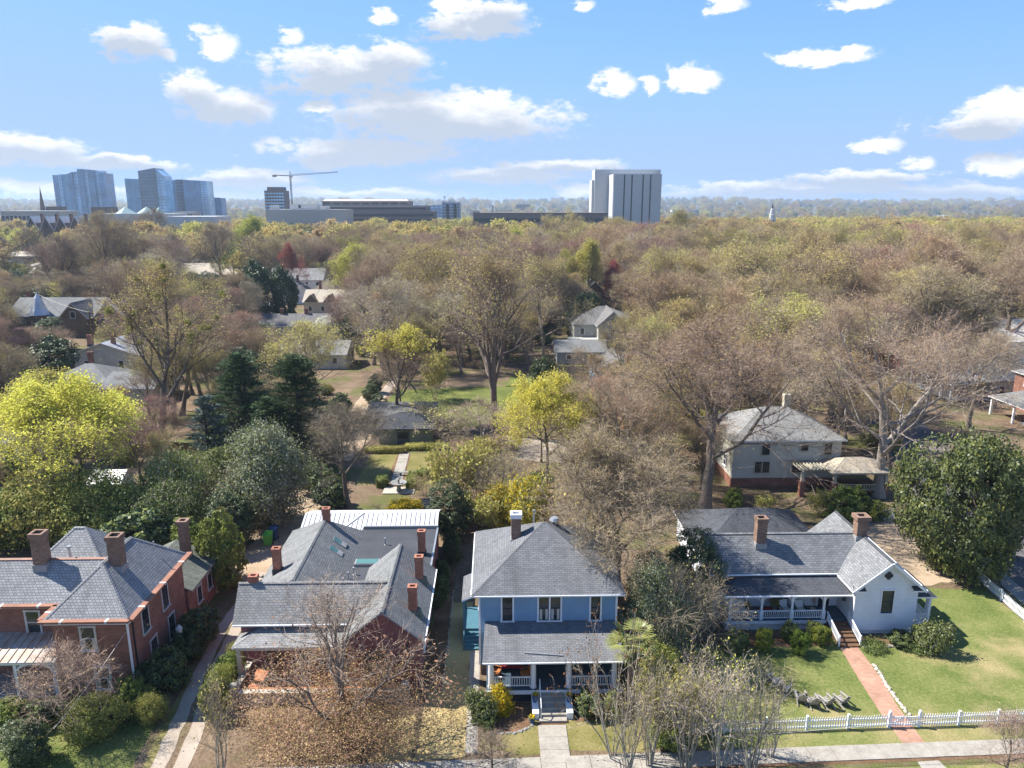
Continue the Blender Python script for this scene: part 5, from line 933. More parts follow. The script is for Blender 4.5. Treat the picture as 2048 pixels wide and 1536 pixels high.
TP('holly', 1375, 1230, 1065, 110, 'evergreen_tree', 'dark green holly left of the white cottage roof'); TP('spray', 1365, 1340, 1125, 215, 'bare_tree', 'spreading bare small tree left of the white cottage porch'); TP('privet', 1305, 1330, 1120, 130, 'evergreen_bush', 'grey-green evergreen bush between the blue house and white cottage', 'bush'); TP('shrub_olive', 1318, 1400, 1290, 90, 'evergreen_bush', 'olive bush beside the palm at the blue house corner', 'bush')
TP('stem_brush', 1330, 1290, 1130, 170, 'bare_bush', 'tangled bare brush under the big grey-barked tree', 'bush'); TP('holly', 1290, 1260, 1110, 80, 'evergreen_bush', 'dark leafy bush at the back right corner of the blue house', 'bush')
bt = TP('copper', 690, 1490, 1165, 330, 'beech_tree', 'small tree with bare upper stems and copper-brown leaves before the pink house'); bl = newobj('lower_leaves', PROTO['brownmass'][1], bt); bl.scale = (1.0, 1.0, .86); bl.location = (0, 0, .1); TP('smallbare', 135, 1478, 1290, 180, 'bare_tree', 'small pale bare tree on the lawn before the brick house'); TP('stem_c', 440, 1545, 1330, 130, 'bare_tree', 'thin bare multi-stemmed tree beside the driveway at the bottom'); TP('rusty', 1225, 1515, 1215, 210, 'budding_tree', 'slender pale tree with rust-coloured buds before the blue house porch')
TP('smallbare', 985, 1545, 1465, 90, 'bare_bush', 'small bare bush on the bottom lawn left of the front path', 'bush'); TP('smallbare', 2010, 1560, 1430, 130, 'bare_tree', 'small bare tree at the bottom right corner by the pavement')
for ub, vb, vt, w, k, l in ((1300, 1530, 1310, 130, 'stem_a', 'grey multi-stemmed shrub right of the rust-budded tree'), (1372, 1545, 1285, 170, 'stem_a', 'tall pale multi-stemmed shrub, in the middle of the shrub row by the pavement'), (1440, 1535, 1300, 150, 'stem_b', 'multi-stemmed shrub with lime buds near the left end of picket fence'), (1500, 1545, 1315, 150, 'stem_a', 'pale stemmed shrub covering the left picket fence panels'), (1540, 1515, 1385, 80, 'stem_b', 'small lime-budded shrub beside the row of garden chairs'), (1340, 1480, 1340, 120, 'stem_green', 'leafy multi-stemmed shrub behind the pavement shrub row'), (1420, 1470, 1320, 140, 'stem_a', 'dense twiggy shrub in front of the bare spreading tree'), (1255, 1545, 1340, 120, 'stem_a', 'bare thin-stemmed shrub at the bottom by the front path')):
    TP(k, ub, vb, vt, w, 'shrub', l, 'shrub', 'multi-stemmed shrubs along the pavement')
TP('shrub_mid', 1340, 1500, 1420, 70, 'evergreen_bush', 'low green bush at the foot of the pavement shrub row', 'bush')
# clipped and garden shrubs
for ub, vb, vt, w, k, l in ((1528, 1302, 1256, 36, 'boxwood', 'round clipped boxwood, leftmost before the white cottage porch'), (1598, 1308, 1262, 38, 'boxwood', 'bright round boxwood, second from the steps of the white cottage'), (1642, 1290, 1252, 36, 'boxwood', 'bright round boxwood nearest the steps of the white cottage'), (1580, 1282, 1246, 36, 'boxwood_dark', 'dark round boxwood behind the second bright one'), (1626, 1276, 1242, 34, 'boxwood_dark', 'dark round boxwood behind the one nearest the steps'), (1475, 1300, 1262, 50, 'boxwood_dark', 'dark boxwood behind the bare spreading tree')):
    TP(k, ub, vb, vt, w, 'boxwood', l, 'shrub', 'boxwoods before the white cottage')
TP('rosemary', 962, 1440, 1378, 58, 'shrub', 'feathery green shrub left of the blue house porch', 'shrub'); TP('forsythia', 1000, 1425, 1374, 52, 'forsythia', 'bright yellow forsythia before the blue house porch', 'shrub'); TP('shrub_dark', 1180, 1428, 1382, 60, 'shrub', 'dark shrub right of the blue house steps', 'shrub'); TP('shrub_mid', 1225, 1432, 1385, 40, 'shrub', 'green shrub below the right porch railing of the blue house', 'shrub'); TP('boxwood_dark', 973, 1455, 1432, 40, 'shrub', 'low green plant at the left of the curved bed', 'shrub')
TP('rosemary', 1862, 1300, 1240, 66, 'shrub', 'grey-green shrub at the right corner of the white cottage', 'shrub'); TP('shrub_dark', 1800, 1290, 1264, 50, 'shrub', 'low dark shrub below the gable window of the white cottage', 'shrub'); TP('groundivy', 1750, 1295, 1278, 60, 'ground_cover', 'low leafy bed plants right of the brick steps', 'plant'); TP('groundivy', 1825, 1297, 1280, 55, 'ground_cover', 'low bed plants beside the corner shrub of the white cottage', 'plant')
for ub, vb, vt, w, k, l in ((400, 1285, 1212, 80, 'shrub_dark', 'dark shrub against the rear side wall of the brick house'), (335, 1375, 1300, 80, 'shrub_dark', 'dark shrub in the middle of the brick house side wall'), (292, 1395, 1335, 62, 'shrub_dark', 'dark shrub right of the white downspout'), (270, 1425, 1352, 60, 'shrub_mid', 'upright green shrub at the front corner of the brick house'), (225, 1445, 1390, 80, 'shrub_dark', 'low dark shrub below the front window of the brick house'), (375, 1320, 1262, 60, 'shrub_dark', 'dark shrub behind the lamp post'), (305, 1440, 1385, 60, 'shrub_olive', 'reddish olive shrub on the lawn edge beside the brick house'), (60, 1530, 1440, 90, 'holly', 'dark conical shrub at the bottom left'), (190, 1470, 1395, 110, 'shrub_olive', 'grey-green shrub under the small pale bare tree'), (20, 1450, 1400, 70, 'shrub_mid', 'green shrub at the left edge before the brick porch'), (95, 1445, 1395, 70, 'shrub_dark', 'dark shrub before the brick porch railing')):
    TP(k, ub, vb, vt, w, 'shrub', l, 'shrub')
for ub, vb, vt, w, l in ((475, 1330, 1285, 50, 'olive shrub, farthest of the hedge left of the pink house terrace'), (462, 1365, 1305, 56, 'olive shrub, second of the hedge left of the terrace'), (446, 1400, 1330, 60, 'olive shrub, third of the hedge left of the terrace'), (430, 1432, 1360, 56, 'olive shrub, nearest of the hedge left of the terrace')):
    TP('shrub_olive' if w != 56 else 'shrub_mid', ub, vb, vt, w, 'hedge_shrub', l, 'shrub', 'hedge beside the pink house terrace')
for ub, vb, vt, w, l in ((884, 1165, 1118, 34, 'dark shrub beside the flat roof, farthest of the side bed'), (880, 1200, 1150, 38, 'dark shrub beside the pink house wall, second of the side bed'), (872, 1215, 1180, 30, 'small dark shrub, nearest of the side bed'), (905, 1120, 1068, 40, 'leafy shrub behind the side bed near the wooden fence')):
    TP('shrub_dark', ub, vb, vt, w, 'shrub', l, 'shrub', 'shrubs in the pink house side bed')
for ub, vb, vt, w, k, l in ((1690, 1035, 975, 90, 'shrub_mid', 'green bush before the pergola of the weathered white house'), (1745, 1035, 1000, 60, 'shrub_mid', 'lower green bush right of the pergola bush'), (1640, 1030, 980, 50, 'stem_green', 'small budding bush left of the pergola bush'), (1467, 1012, 978, 44, 'shrub_mid', 'small green bush at the left corner of the weathered white house'), (1530, 1020, 992, 40, 'stem_green', 'sparse little bush below the weathered white house wall')):
    TP(k, ub, vb, vt, w, 'bush', l, 'bush')
TP('shrub_dark', 660, 1015, 960, 70, 'shrub', 'dark shrub left of the bare grey tree trunk', 'shrub'); TP('shrub_dark', 640, 985, 930, 80, 'shrub', 'dark shrub at the edge of the gravel drive under the cedar', 'shrub'); TP('forsythia', 800, 1030, 998, 56, 'flower_bush', 'orange-yellow flower mound behind the white metal roof', 'shrub'); TP('forsythia', 825, 1024, 1000, 40, 'flower_bush', 'olive-yellow mound beside the dark garden steps', 'shrub'); TP('groundivy', 1085, 960, 940, 60, 'ground_cover', 'patch of low green plants under the lemon-yellow tree', 'plant')
hedge_mesh('hedge_long', 1, 3.8, 1.2, 1.1, 'leaf_mid'); hedge_mesh('hedge_short', 2, 1.6, 1.3, 1.2, 'leaf_mid'); hedge_mesh('hedge_wide', 3, 5.5, 1.2, .9, 'leaf_olive')
for k, u, v, rz, l in (('hedge_long', 824, 968, 1.57, 'clipped box hedge right of the fountain'), ('hedge_short', 848, 957, 0, 'short clipped hedge block at the far right of the fountain'), ('hedge_short', 764, 972, 1.57, 'short clipped hedge left of the fountain'), ('hedge_wide', 850, 899, 0, 'low hedge before the right side of the garden shed'), ('hedge_wide', 770, 905, 0, 'low hedge before the left side of the garden shed')):
    p = PROTO[k]; x, y = G(u, v); plant(k, x, y, p[3], p[2], 'clipped_hedge', l, 'hedge', 'clipped hedges round the fountain garden', rz, 0., ('core', 'crown'))
for i in range(3): u, v = ((742, 800), (752, 780), (757, 822))[i]; TP('holly', u, v + 6, v - 34, 30, 'yew', ('dark clipped yew along the left of the green lawn, middle one', 'dark clipped yew, farthest along the green lawn', 'dark clipped yew, nearest along the green lawn')[i], 'shrub', 'yews along the lawn')
# middle distance
MID = [('lime_b', 385, 790, 615, 110, 'bright lime tree seen behind the mistletoe tree'), ('olive_b', 635, 850, 640, 215, 'wide olive-budded tree behind the right cedar'), ('bare_a', 470, 800, 625, 150, 'pinkish bare tree between the mistletoe tree and the left cedar'), ('lime_b', 150, 618, 553, 105, 'rounded olive-yellow tree above the turret house'), ('olive_a', 215, 720, 648, 60, 'small lime tree right of the pink gabled house'), ('magnolia_far', 510, 655, 523, 78, 'dark magnolia, larger one of the distant pair'), ('magnolia_far', 573, 650, 532, 62, 'dark magnolia, smaller right one of the distant pair'), ('red_a', 590, 600, 486, 52, 'red-budded tree left of the white two-storey house'), ('lime_b', 700, 640, 487, 75, 'yellow tree right of the white two-storey house'), ('lime_b', 765, 620, 500, 70, 'yellow tree before the round green pine'), ('pine', 806, 610, 482, 68, 'round green pine above the yellow trees'), ('white_a', 655, 690, 633, 45, 'white blossoming tree above the wide olive tree'), ('bare_b', 770, 760, 545, 190, 'wide grey bare tree behind the golden-topped tree'), ('oak_c', 235, 640, 425, 140, 'large dark bare tree standing above the turret house'), ('oak_c', 447, 570, 443, 85, 'dark bare tree above the tan metal roofs'), ('tan_a', 820, 720, 560, 140, 'tan budding tree left of the very tall centre tree'), ('olive_c', 1090, 740, 510, 150, 'olive tree right of the very tall centre tree'), ('tan_a', 1330, 760, 540, 180, 'tan budding tree over the pale grey house'), ('olive_c', 1500, 730, 480, 220, 'tall olive tree with dark upright limbs in right woodland'), ('olive_a', 1650, 700, 478, 200, 'broad olive tree on the skyline right of the white steeple'), ('magenta_a', 1905, 640, 541, 55, 'magenta redbud tree at right'), ('red_a', 1230, 640, 520, 55, 'red-budded tree above the dark steep roof'), ('lime_b', 1165, 640, 478, 60, 'lime tree above the dark steep roof'), ('lime_b', 1120, 640, 500, 55, 'smaller lime tree left of the lime tree by the dark roof'), ('magnolia_far', 1165, 680, 585, 70, 'dark evergreen left of the dark steep roof'), ('bare_b', 1900, 680, 560, 130, 'large bare tree right of the giant oak crown'), ('oak_a', 2000, 720, 500, 170, 'bare tree at the right edge above the white metal roof'), ('magnolia_far', 45, 770, 700, 110, 'dark evergreen at the left edge above the yellow trees'), ('pink_a', 45, 720, 655, 60, 'pink blossoming tree at left edge'), ('bare_a', 110, 740, 650, 120, 'purplish bare tree left of the tin roof'), ('holly', 100, 700, 635, 60, 'dark holly before the turret house'), ('tan_b', 1160, 870, 700, 150, 'tan budding tree behind the lemon-yellow tree'), ('olive_c', 1590, 900, 700, 170, 'olive tree behind the weathered white house'), ('bare_b', 1690, 880, 760, 130, 'thin bare tree beside the side street'), ('lime_b', 495, 560, 432, 75, 'yellow-olive tree on the skyline left'), ('olive_b', 215, 520, 420, 70, 'pale olive tree before the copper-green roofs'), ('oak_c', 300, 520, 415, 90, 'dark bare tree before the glass towers'), ('olive_a', 1110, 560, 420, 130, 'olive tree on the skyline left of the concrete tower'), ('olive_c', 1350, 560, 418, 90, 'olive tree at the foot of the concrete tower'), ('lime_b', 1040, 560, 455, 45, 'lime tree below the long brown building'), ('bare_b', 1590, 905, 680, 220, 'wide bare tree rising behind the weathered white house roof'), ('tan_a', 1560, 820, 590, 230, 'tan budding tree behind the chimney of the weathered white house'), ('stem_green', 870, 800, 700, 60, 'ivy-covered stump thicket left of the tall centre tree'), ('magnolia_far', 1090, 810, 715, 60, 'dark evergreen bush right of the tall centre tree'), ('holly', 5, 800, 740, 60, 'dark bush at the left edge near the yellow tree')]
for k, ub, vb, vt, w, l in MID: TP(k, ub, vb, vt, w, 'tree' if k not in ('magnolia_far', 'holly', 'pine') else 'evergreen_tree', l)
# ------------------------------------------------------------------ the woodland between the houses
KEEP = [(215, 430, 535, 800, 104), (890, 1090, 480, 830, 116), (1010, 1190, 745, 960, 90), (30, 300, 750, 990, 76), (440, 660, 712, 900, 96), (725, 860, 650, 810, 124), (1600, 1960, 620, 900, 83), (560, 710, 650, 760, 126),
   # photo rectangles that stay open, with the depth of what shows there
 (45, 215, 598, 665, 200), (150, 262, 688, 722, 155), (105, 215, 722, 775, 130), (0, 75, 805, 900, 97), (590, 690, 512, 600, 240), (490, 625, 585, 648, 196), (380, 500, 515, 552, 335), (0, 85, 500, 545, 430),
 (1115, 1190, 615, 700, 162), (1185, 1225, 555, 600, 235), (1450, 1740, 800, 1000, 84), (1860, 2048, 690, 840, 110), (760, 900, 790, 905, 104), (780, 1040, 770, 835, 112), (720, 770, 745, 830, 115), (1620, 1720, 735, 830, 100), (1780, 1900, 840, 960, 85), (2010, 2048, 640, 680, 158),
 (600, 720, 690, 722, 156), (45, 165, 436, 472, 640), (1150, 1200, 705, 745, 138)]
BOX = [(-1.8, 9.3, 43, 60), (17, 36, 52, 74), (-19.5, -5, 46, 76), (-42, -24.5, 46, 63), (28, 48, 82, 98), (-20.5, -9, 88, 118), (-20, 16, 110, 150), (13, 36, 160, 196), (25, 38, 235, 253), (-81, -59, 128, 143), (-89, -73, 153, 167), (-75, -62, 96, 107), (-132, -100, 198, 223), (-93, -54, 222, 303), (-62, -44, 195, 253), (-147, -108, 335, 367), (-47, -31, 157, 169), (80, 103, 107, 143), (65, 96, 171, 193), (109, 127, 159, 175), (19, 30, 111, 125), (18, 29, 137, 149), (51, 67, 221, 237), (-227, -195, 355, 375), (-147, -135, 284, 299), (-25, -20, 60, 155), (33, 47, 58, 80)]
def road_d(x, y): return abs(x - (50.5 + max(0, y - 34) * .185 if y < 150 else 69 + (y - 150) * .095))
rr = random.Random(77); GRID = {}
def near(x, y, d):
    cx, cy = int(x // 12), int(y // 12)
    return any((x - a) ** 2 + (y - b) ** 2 < (max(d, .33 * w)) ** 2 for i in (-1, 0, 1) for j in (-1, 0, 1) for a, b, w in GRID.get((cx + i, cy + j), ()))
def mark(x, y, w): GRID.setdefault((int(x // 12), int(y // 12)), []).append((x, y, w))
for x, y, w in OCC: mark(x, y, w)
def zone(x, y):
    u, v = PR(x, y, 0)
    side = 'left' if u < 560 else ('centre' if u < 1180 else 'right')
    return side, ('near' if y < 150 else 'middle' if y < 235 else 'far')
ZL = {('left', 'near'): 'in the yards behind the brick house', ('left', 'middle'): 'between the bungalow and the turret house', ('left', 'far'): 'below the glass towers', ('centre', 'near'): 'behind the garden shed and lawn', ('centre', 'middle'): 'round the long low grey house', ('centre', 'far'): 'below the long brown building', ('right', 'near'): 'round the weathered white house', ('right', 'middle'): 'in the woodland beyond the giant oak', ('right', 'far'): 'in the woodland below the white steeple'}
KIND = {'olive': (('olive_a', 'olive_b', 'olive_c'), 'budding_tree', 'olive-budded tree'), 'tan': (('tan_a', 'tan_b', 'oak_a'), 'budding_tree', 'tan-budded tree'), 'bare': (('oak_b', 'oak_c', 'bare_a', 'bare_b'), 'bare_tree', 'bare grey-brown tree'), 'lime': (('lime_b', 'lime_a'), 'budding_tree', 'yellow-green tree'), 'green': (('magnolia_far', 'holly', 'pine'), 'evergreen_tree', 'dark evergreen tree'), 'red': (('red_a', 'pink_a'), 'budding_tree', 'reddish budding tree')}
CNT = {}
WT = {'left': (('olive', 24), ('tan', 12), ('bare', 46), ('lime', 5), ('green', 11), ('red', 2)), 'centre': (('olive', 30), ('tan', 18), ('bare', 40), ('lime', 5), ('green', 5), ('red', 2)), 'right': (('olive', 44), ('tan', 34), ('bare', 17), ('lime', 3), ('green', 1), ('red', 1))}
FILL = []
def try_tree(x, y):
    if any(a - 2.5 < x < b + 2.5 and c - 2.5 < y < d + 2.5 for a, b, c, d in BOX) or road_d(x, y) < 6: return
    side, dep = zone(x, y); r = rr.uniform(0, sum(w for _, w in WT[side])); k = None
    for kk, w in WT[side]:
        r -= w
        if r <= 0: k = kk; break
    k = k or 'bare'; key = rr.choice(KIND[k][0]); p = PROTO[key]
    H = rr.uniform(10.5, 21) if k != 'green' else rr.uniform(6, 11)
    if side == 'right' and y > 120: H *= 1.12
    if y > 165 and k in ('olive', 'tan', 'bare'): H *= 1.22
    if y < 100: H *= .75
    if k in ('lime', 'red'): H *= .8
    W = H * p[2] / p[3] * rr.uniform(.85, 1.15)
    if near(x, y, 4.6 if y < 170 else 5.4): return
    u0, v0 = PR(x, y, 0); u1, v1 = PR(x, y, H); hw = W / 2 * FPX / y
    for a, b, c, d, dist in KEEP:
        if y < dist and u0 + hw * .8 > a and u0 - hw * .8 < b and v0 > c and v1 < d - .25 * (d - c):
            return
    if v1 < 430: return
    mark(x, y, W); FILL.append((key, k, x, y, H, W, side, dep))
for i in range(9000):
    y = math.sqrt(rr.uniform(78 ** 2, 340 ** 2)); x = rr.uniform(-.80, .80) * y + (3 if y < 100 else 0)
    if y < 92 and -30 < x < 20: continue
    try_tree(x, y)
LM = [('the brick house', -33, 52), ('the pink house', -12, 60), ('the blue house', 4, 55), ('the white cottage', 26, 60), ('the weathered white house', 36, 92), ('the garden shed', -13, 108), ('the cedar pair', -28, 100), ('the mistletoe tree', -52, 107), ('the lemon-yellow tree', 5, 91), ('the huge oak', 47, 85), ('the big magnolia', 46, 64), ('the tall centre tree', -1, 112), ('the garage', 19, 167), ('the pale grey house', 27, 186), ('the dark steep roof', 31, 243), ('the grey bungalow', -74, 136), ('the tin-roofed house', -81, 160), ('the pale cottage', -68, 101), ('the turret house', -120, 209), ('the pink gabled house', -104, 213), ('the white two-storey house', -76, 296), ('the tan pyramid roof', -60, 273), ('the two-chimney house', -53, 246), ('the white metal roof', -73, 230), ('the long grey ranch', -55, 201), ('the tan metal roofs', -128, 344), ('the pale low roof', -39, 163), ('the grey porch house', 95, 135), ('the red brick porch house', 95, 117), ('the white gabled house', 72, 185), ('the cream house', 88, 179), ('the right-edge white roof', 118, 167), ('the brick house in the twigs', 24, 118), ('the blue-grey cottage', 23, 143), ('the light-roofed cottage', 59, 229), ('the steep white roof', -141, 291), ('the wide olive tree', -37, 128), ('the golden-topped tree', -20, 128), ('the street junction', 70, 145), ('the green lawn', -8, 126)]
def place(x, y):
    n, lx, ly = min(LM, key=lambda q: (q[1] - x) ** 2 + (q[2] - y) ** 2); d = math.hypot(x - lx, y - ly); a = math.degrees(math.atan2(y - ly, x - lx)) % 360
    return (n, ('right of', 'back right of', 'behind', 'back left of', 'left of', 'front left of', 'before', 'front right of')[int((a + 22.5) // 45) % 8], d)
ORD = ['nearest'] + [w + ' nearest' for w in 'second third fourth fifth sixth seventh eighth ninth tenth eleventh twelfth thirteenth fourteenth fifteenth sixteenth seventeenth eighteenth nineteenth twentieth twenty-first twenty-second twenty-third twenty-fourth twenty-fifth'.split()]
def individual(items, what):                     # items: (kind phrase, x, y, ...) -> a label that singles each one out
    by = {}
    for it in items: n, rel, d = place(it[1], it[2]); by.setdefault((it[0], n, rel), []).append((d, it))
    for (ph, n, rel), lst in by.items():
        lst.sort(key=lambda q: q[0])
        for i, (d, it) in enumerate(lst): yield it, f'{ph} {rel} {n}' + (f', {ORD[min(i, 24)]} to it' if len(lst) > 1 else '')
FILL.sort(key=lambda f: -f[4] / f[3]); cnt = {}; IND, REST = [], []
for key, k, x, y, H, W, side, dep in FILL:
    nm = KIND[k][1]; cnt[nm] = cnt.get(nm, 0) + 1
    if cnt[nm] <= {'budding_tree': 225, 'bare_tree': 230}.get(nm, 200): IND.append((KIND[k][2], x, y, key, H, W, nm))
    else: REST.append((key, k, x, y, H, side))
for it, lb in individual(IND, 'tree'):
    ph_, x, y, key, H, W, nm = it; plant(key, x, y, H, W, nm, lb, 'tree', ph_ + 's in the woodland')
# understorey brush between the yards
BR = []
for i in range(900):
    y = math.sqrt(rr.uniform(76 ** 2, 230 ** 2)); x = rr.uniform(-.76, .76) * y
    if any(a - 1.2 < x < b + 1.2 and c - 1.2 < y < d + 1.2 for a, b, c, d in BOX) or road_d(x, y) < 5.5 or near(x, y, 2.2): continue
    u0, v0 = PR(x, y, 0)
    if any(y < dist and a - 10 < u0 < b + 10 and c < v0 < d + 60 for a, b, c, d, dist in KEEP): continue
    key = rr.choice(('stem_brush', 'stem_c', 'stem_brush', 'stem_green', 'shrub_olive', 'shrub_dark', 'shrub_mid')); H = rr.uniform(2., 4.2); mark(x, y, 3.)
    BR.append(('low leafy shrub' if 'shrub' in key else 'low twiggy shrub', x, y, key, H))
    if len(BR) >= 230: break
for it, lb in individual(BR, 'shrub'): ph_, x, y, key, H = it; plant(key, x, y, H, H * 1.25, 'low_shrub', lb, 'shrub', ph_ + 's between the yards')
# ------------------------------------------------------------------ far woods, one mass
def wood(name, label, keys, pts):
    me = bpy.data.meshes.new(name); me.from_pydata([(x, y, z) for x, y, z, s in pts], [], []); at = me.attributes.new('size', 'FLOAT', 'POINT'); at.data.foreach_set('value', [s for *_, s in pts])
    o = newobj(name, me); tag(o, label, 'woodland', None, 'stuff')
    ng = bpy.data.node_groups.new(name, 'GeometryNodeTree'); ng.interface.new_socket('Geometry', in_out='INPUT', socket_type='NodeSocketGeometry'); ng.interface.new_socket('Geometry', in_out='OUTPUT', socket_type='NodeSocketGeometry')
    gi, go = ng.nodes.new('NodeGroupInput'), ng.nodes.new('NodeGroupOutput'); ip = ng.nodes.new('GeometryNodeInstanceOnPoints'); ci = ng.nodes.new('GeometryNodeCollectionInfo'); c = bpy.data.collections.new(name + '_kinds')
    for k in keys:
        t, cr = PROTO[k][0], PROTO[k][1]; m = bpy.data.meshes.new('kind'); bm = __import__('bmesh').new(); bm.from_mesh(t); n0 = len(bm.faces); bm.from_mesh(cr); bm.faces.ensure_lookup_table()
        for f in bm.faces[n0:]: f.material_index += 1
        bm.to_mesh(m); bm.free(); [m.materials.append(q) for q in list(t.materials) + list(cr.materials)]; c.objects.link(bpy.data.objects.new('kind', m))
    ci.inputs['Collection'].default_value = c; ci.inputs['Separate Children'].default_value = True; ci.inputs['Reset Children'].default_value = True; ip.inputs['Pick Instance'].default_value = True
    rv = ng.nodes.new('FunctionNodeRandomValue'); rv.data_type = 'FLOAT_VECTOR'; rv.inputs[1].default_value = (.06, .06, 6.28); na = ng.nodes.new('GeometryNodeInputNamedAttribute'); na.data_type = 'FLOAT'; na.inputs['Name'].default_value = 'size'
    L = ng.links.new; L(gi.outputs[0], ip.inputs['Points']); L(ci.outputs[0], ip.inputs['Instance']); L(rv.outputs[0], ip.inputs['Rotation']); L(na.outputs[0], ip.inputs['Scale']); L(ip.outputs[0], go.inputs[0])
    o.modifiers.new('woods', 'NODES').node_group = ng; return o
BLD = []          # footprints of the city buildings keep the woods off them

for sd, lb in (('left', 'grey and olive treetops merging behind the left houses'), ('centre', 'grey and olive treetops merging behind the central houses'), ('right', 'olive and tan treetops merging behind the right houses')):
    pts = [(x, y, 0., H / 16) for key, k, x, y, H, s_ in REST if s_ == sd]
    if pts: wood('woodland', lb, {'left': ['oak_c', 'olive_a', 'bare_b', 'bare_a', 'tan_a'], 'centre': ['oak_c', 'olive_b', 'bare_a', 'tan_a', 'olive_c'], 'right': ['olive_a', 'tan_b', 'olive_c', 'tan_a', 'olive_b', 'oak_b']}[sd], pts)
# ------------------------------------------------------------------ small things
def picket_fence(name, label, pts, h=1.0, gap=.165, post_every=2.45, group=None, sway=True, pm=[None]):
    o = thing(name, (pts[0][0], pts[0][1], 0), label, 'fence', group)
    w = .075; pk = MB().prism([(-w/2, -.011), (w/2, -.011), (w/2, .011), (-w/2, .011)], .06, h - .07); pk.poly([(-w/2, -.011, h-.07), (w/2, -.011, h-.07), (0, -.011, h)]); pk.poly([(w/2, .011, h-.07), (-w/2, .011, h-.07), (0, .011, h)]); pk.poly([(-w/2, -.011, h-.07), (0, -.011, h), (0, .011, h), (-w/2, .011, h-.07)]); pk.poly([(w/2, .011, h-.07), (0, .011, h), (0, -.011, h), (w/2, -.011, h-.07)])
    me = pk.mesh('picket', 'white_paint'); po = MB().box(-.065, .065, -.065, .065, 0, h + .08).box(-.075, .075, -.075, .075, h + .08, h + .11).mesh('post', 'white_paint'); ps, qs = [], []
    for a, b in zip(pts[:-1], pts[1:]):
        a, b = Vector((*a, 0)), Vector((*b, 0)); d = b - a; L = d.length; d /= L; rz = math.atan2(d.y, d.x); nrm_ = Vector((d.y, -d.x, 0)); n = int(L / post_every) or 1
        for k in range(n):
            p, q = a + d * (L * k / n), a + d * (L * (k + 1) / n)
            for z in (.25, .72): MB().bar(p + Vector((0, 0, z)), q + Vector((0, 0, z)), .045, .08).build('rail', 'white_paint', o)
            qs.append((lpos(o, p), rz)); m = int((L / n - .2) / gap)
            for i in range(m): t = (i + .5) / m; dz = .07 * abs(math.cos(math.pi * t)) if sway else 0; ps.append((lpos(o, p + d * (.1 + t * (L / n - .2)) + nrm_ * .04 + Vector((0, 0, dz - .03))), rz))
        qs.append((lpos(o, b), rz))
    copies(newobj('picket', me), ps, o); copies(newobj('post', po), qs, o); return o
picket_fence('picket_fence', 'white picket fence along the pavement left of the gate', [(12.2, 42.62), (26.2, 43.02)]); picket_fence('picket_fence', 'white picket fence along the pavement right of the gate', [(28.3, 43.05), (44.6, 43.5)]); picket_fence('picket_fence', 'white picket fence beside the side street under the magnolia', [(44.6, 43.7), (44.3, 55.6), (44.9, 62.8)]); picket_fence('picket_fence', 'short piece of white picket fence behind the white cottage', [G(1768, 1040), G(1785, 1037)], 1.1)
gt = thing('garden_gate', (27.25, 43.03, 0), 'white double picket gate across the brick path', 'gate')
for s in (-1, 1):
    x0, x1 = (26.28, 27.22) if s < 0 else (27.28, 28.22); lf = MB()
    for z in (.2, .75): lf.bar((x0, 43.03, z), (x1, 43.03, z), .045, .09)
    lf.bar((x0 if s < 0 else x1, 43.03, .2), (x1 if s < 0 else x0, 43.03, .75), .045, .08); L_ = lf.build('gate_leaf', 'white_paint', gt)
    for i in range(6): x = x0 + (x1 - x0) * (i + .5) / 6; MB().box(x - .04, x + .04, 42.99, 43.01, .08, .98 - .18 * math.sin(math.pi * (i + .5) / 6)).build('picket', 'white_paint', L_)
for x in (26.24, 28.26): MB().box(x - .08, x + .08, 42.95, 43.11, 0, 1.15).lathe((x, 43.03, 1.15), [(.09, 0), (.1, .08), (.02, .16)], 6).build('gate_post', 'white_paint', gt)
# Adirondack chairs
def chair_parts(o):
    W = 'weathered_wood'
    for i in range(5): x = -.24 + i * .12; MB().hexa([(x - .05, .28, .22), (x + .05, .28, .22), (x + .05, .32, .22), (x - .05, .32, .22), (x - .05, .62, .98 - .07 * abs(i - 2)), (x + .05, .62, .98 - .07 * abs(i - 2)), (x + .05, .66, .98 - .07 * abs(i - 2)), (x - .05, .66, .98 - .07 * abs(i - 2))]).build('back_slat', W, o)
    for i in range(5): y = -.3 + i * .13; z = .38 - .035 * i; MB().box(-.28, .28, y, y + .11, z - .02, z).build('seat_slat', W, o)
    for s in (-1, 1):
        MB().box(s * .34 - .07, s * .34 + .07, -.42, .42, .56, .59).build('armrest', W, o); MB().box(s * .33 - .025, s * .33 + .025, -.36, -.26, 0, .56).build('front_leg', W, o); MB().bar((s * .3, -.3, .33), (s * .3, .72, .03), .035, .12).build('rear_leg', W, o)
CH = [(607, 1125, 120, 'leftmost of the curved row'), (672, 1172, 135, 'second from left in the curved row'), (770, 1228, 170, 'third from left, turned away'), (838, 1248, 180, 'fourth from left, beside the pair facing away'), (918, 1248, -165, 'second from right in the curved row'), (1005, 1240, -160, 'rightmost of the curved row')]
for x, y, a, l in CH: gx, gy = G(1340 + x / 2.953, 980 + (y + 18) / 2.953); o = thing('garden_chair', (gx, gy, 0), f'weathered wooden garden chair, {l}', 'chair', 'garden chairs on the lawn', R(a) if True else 0); chair_parts(o)
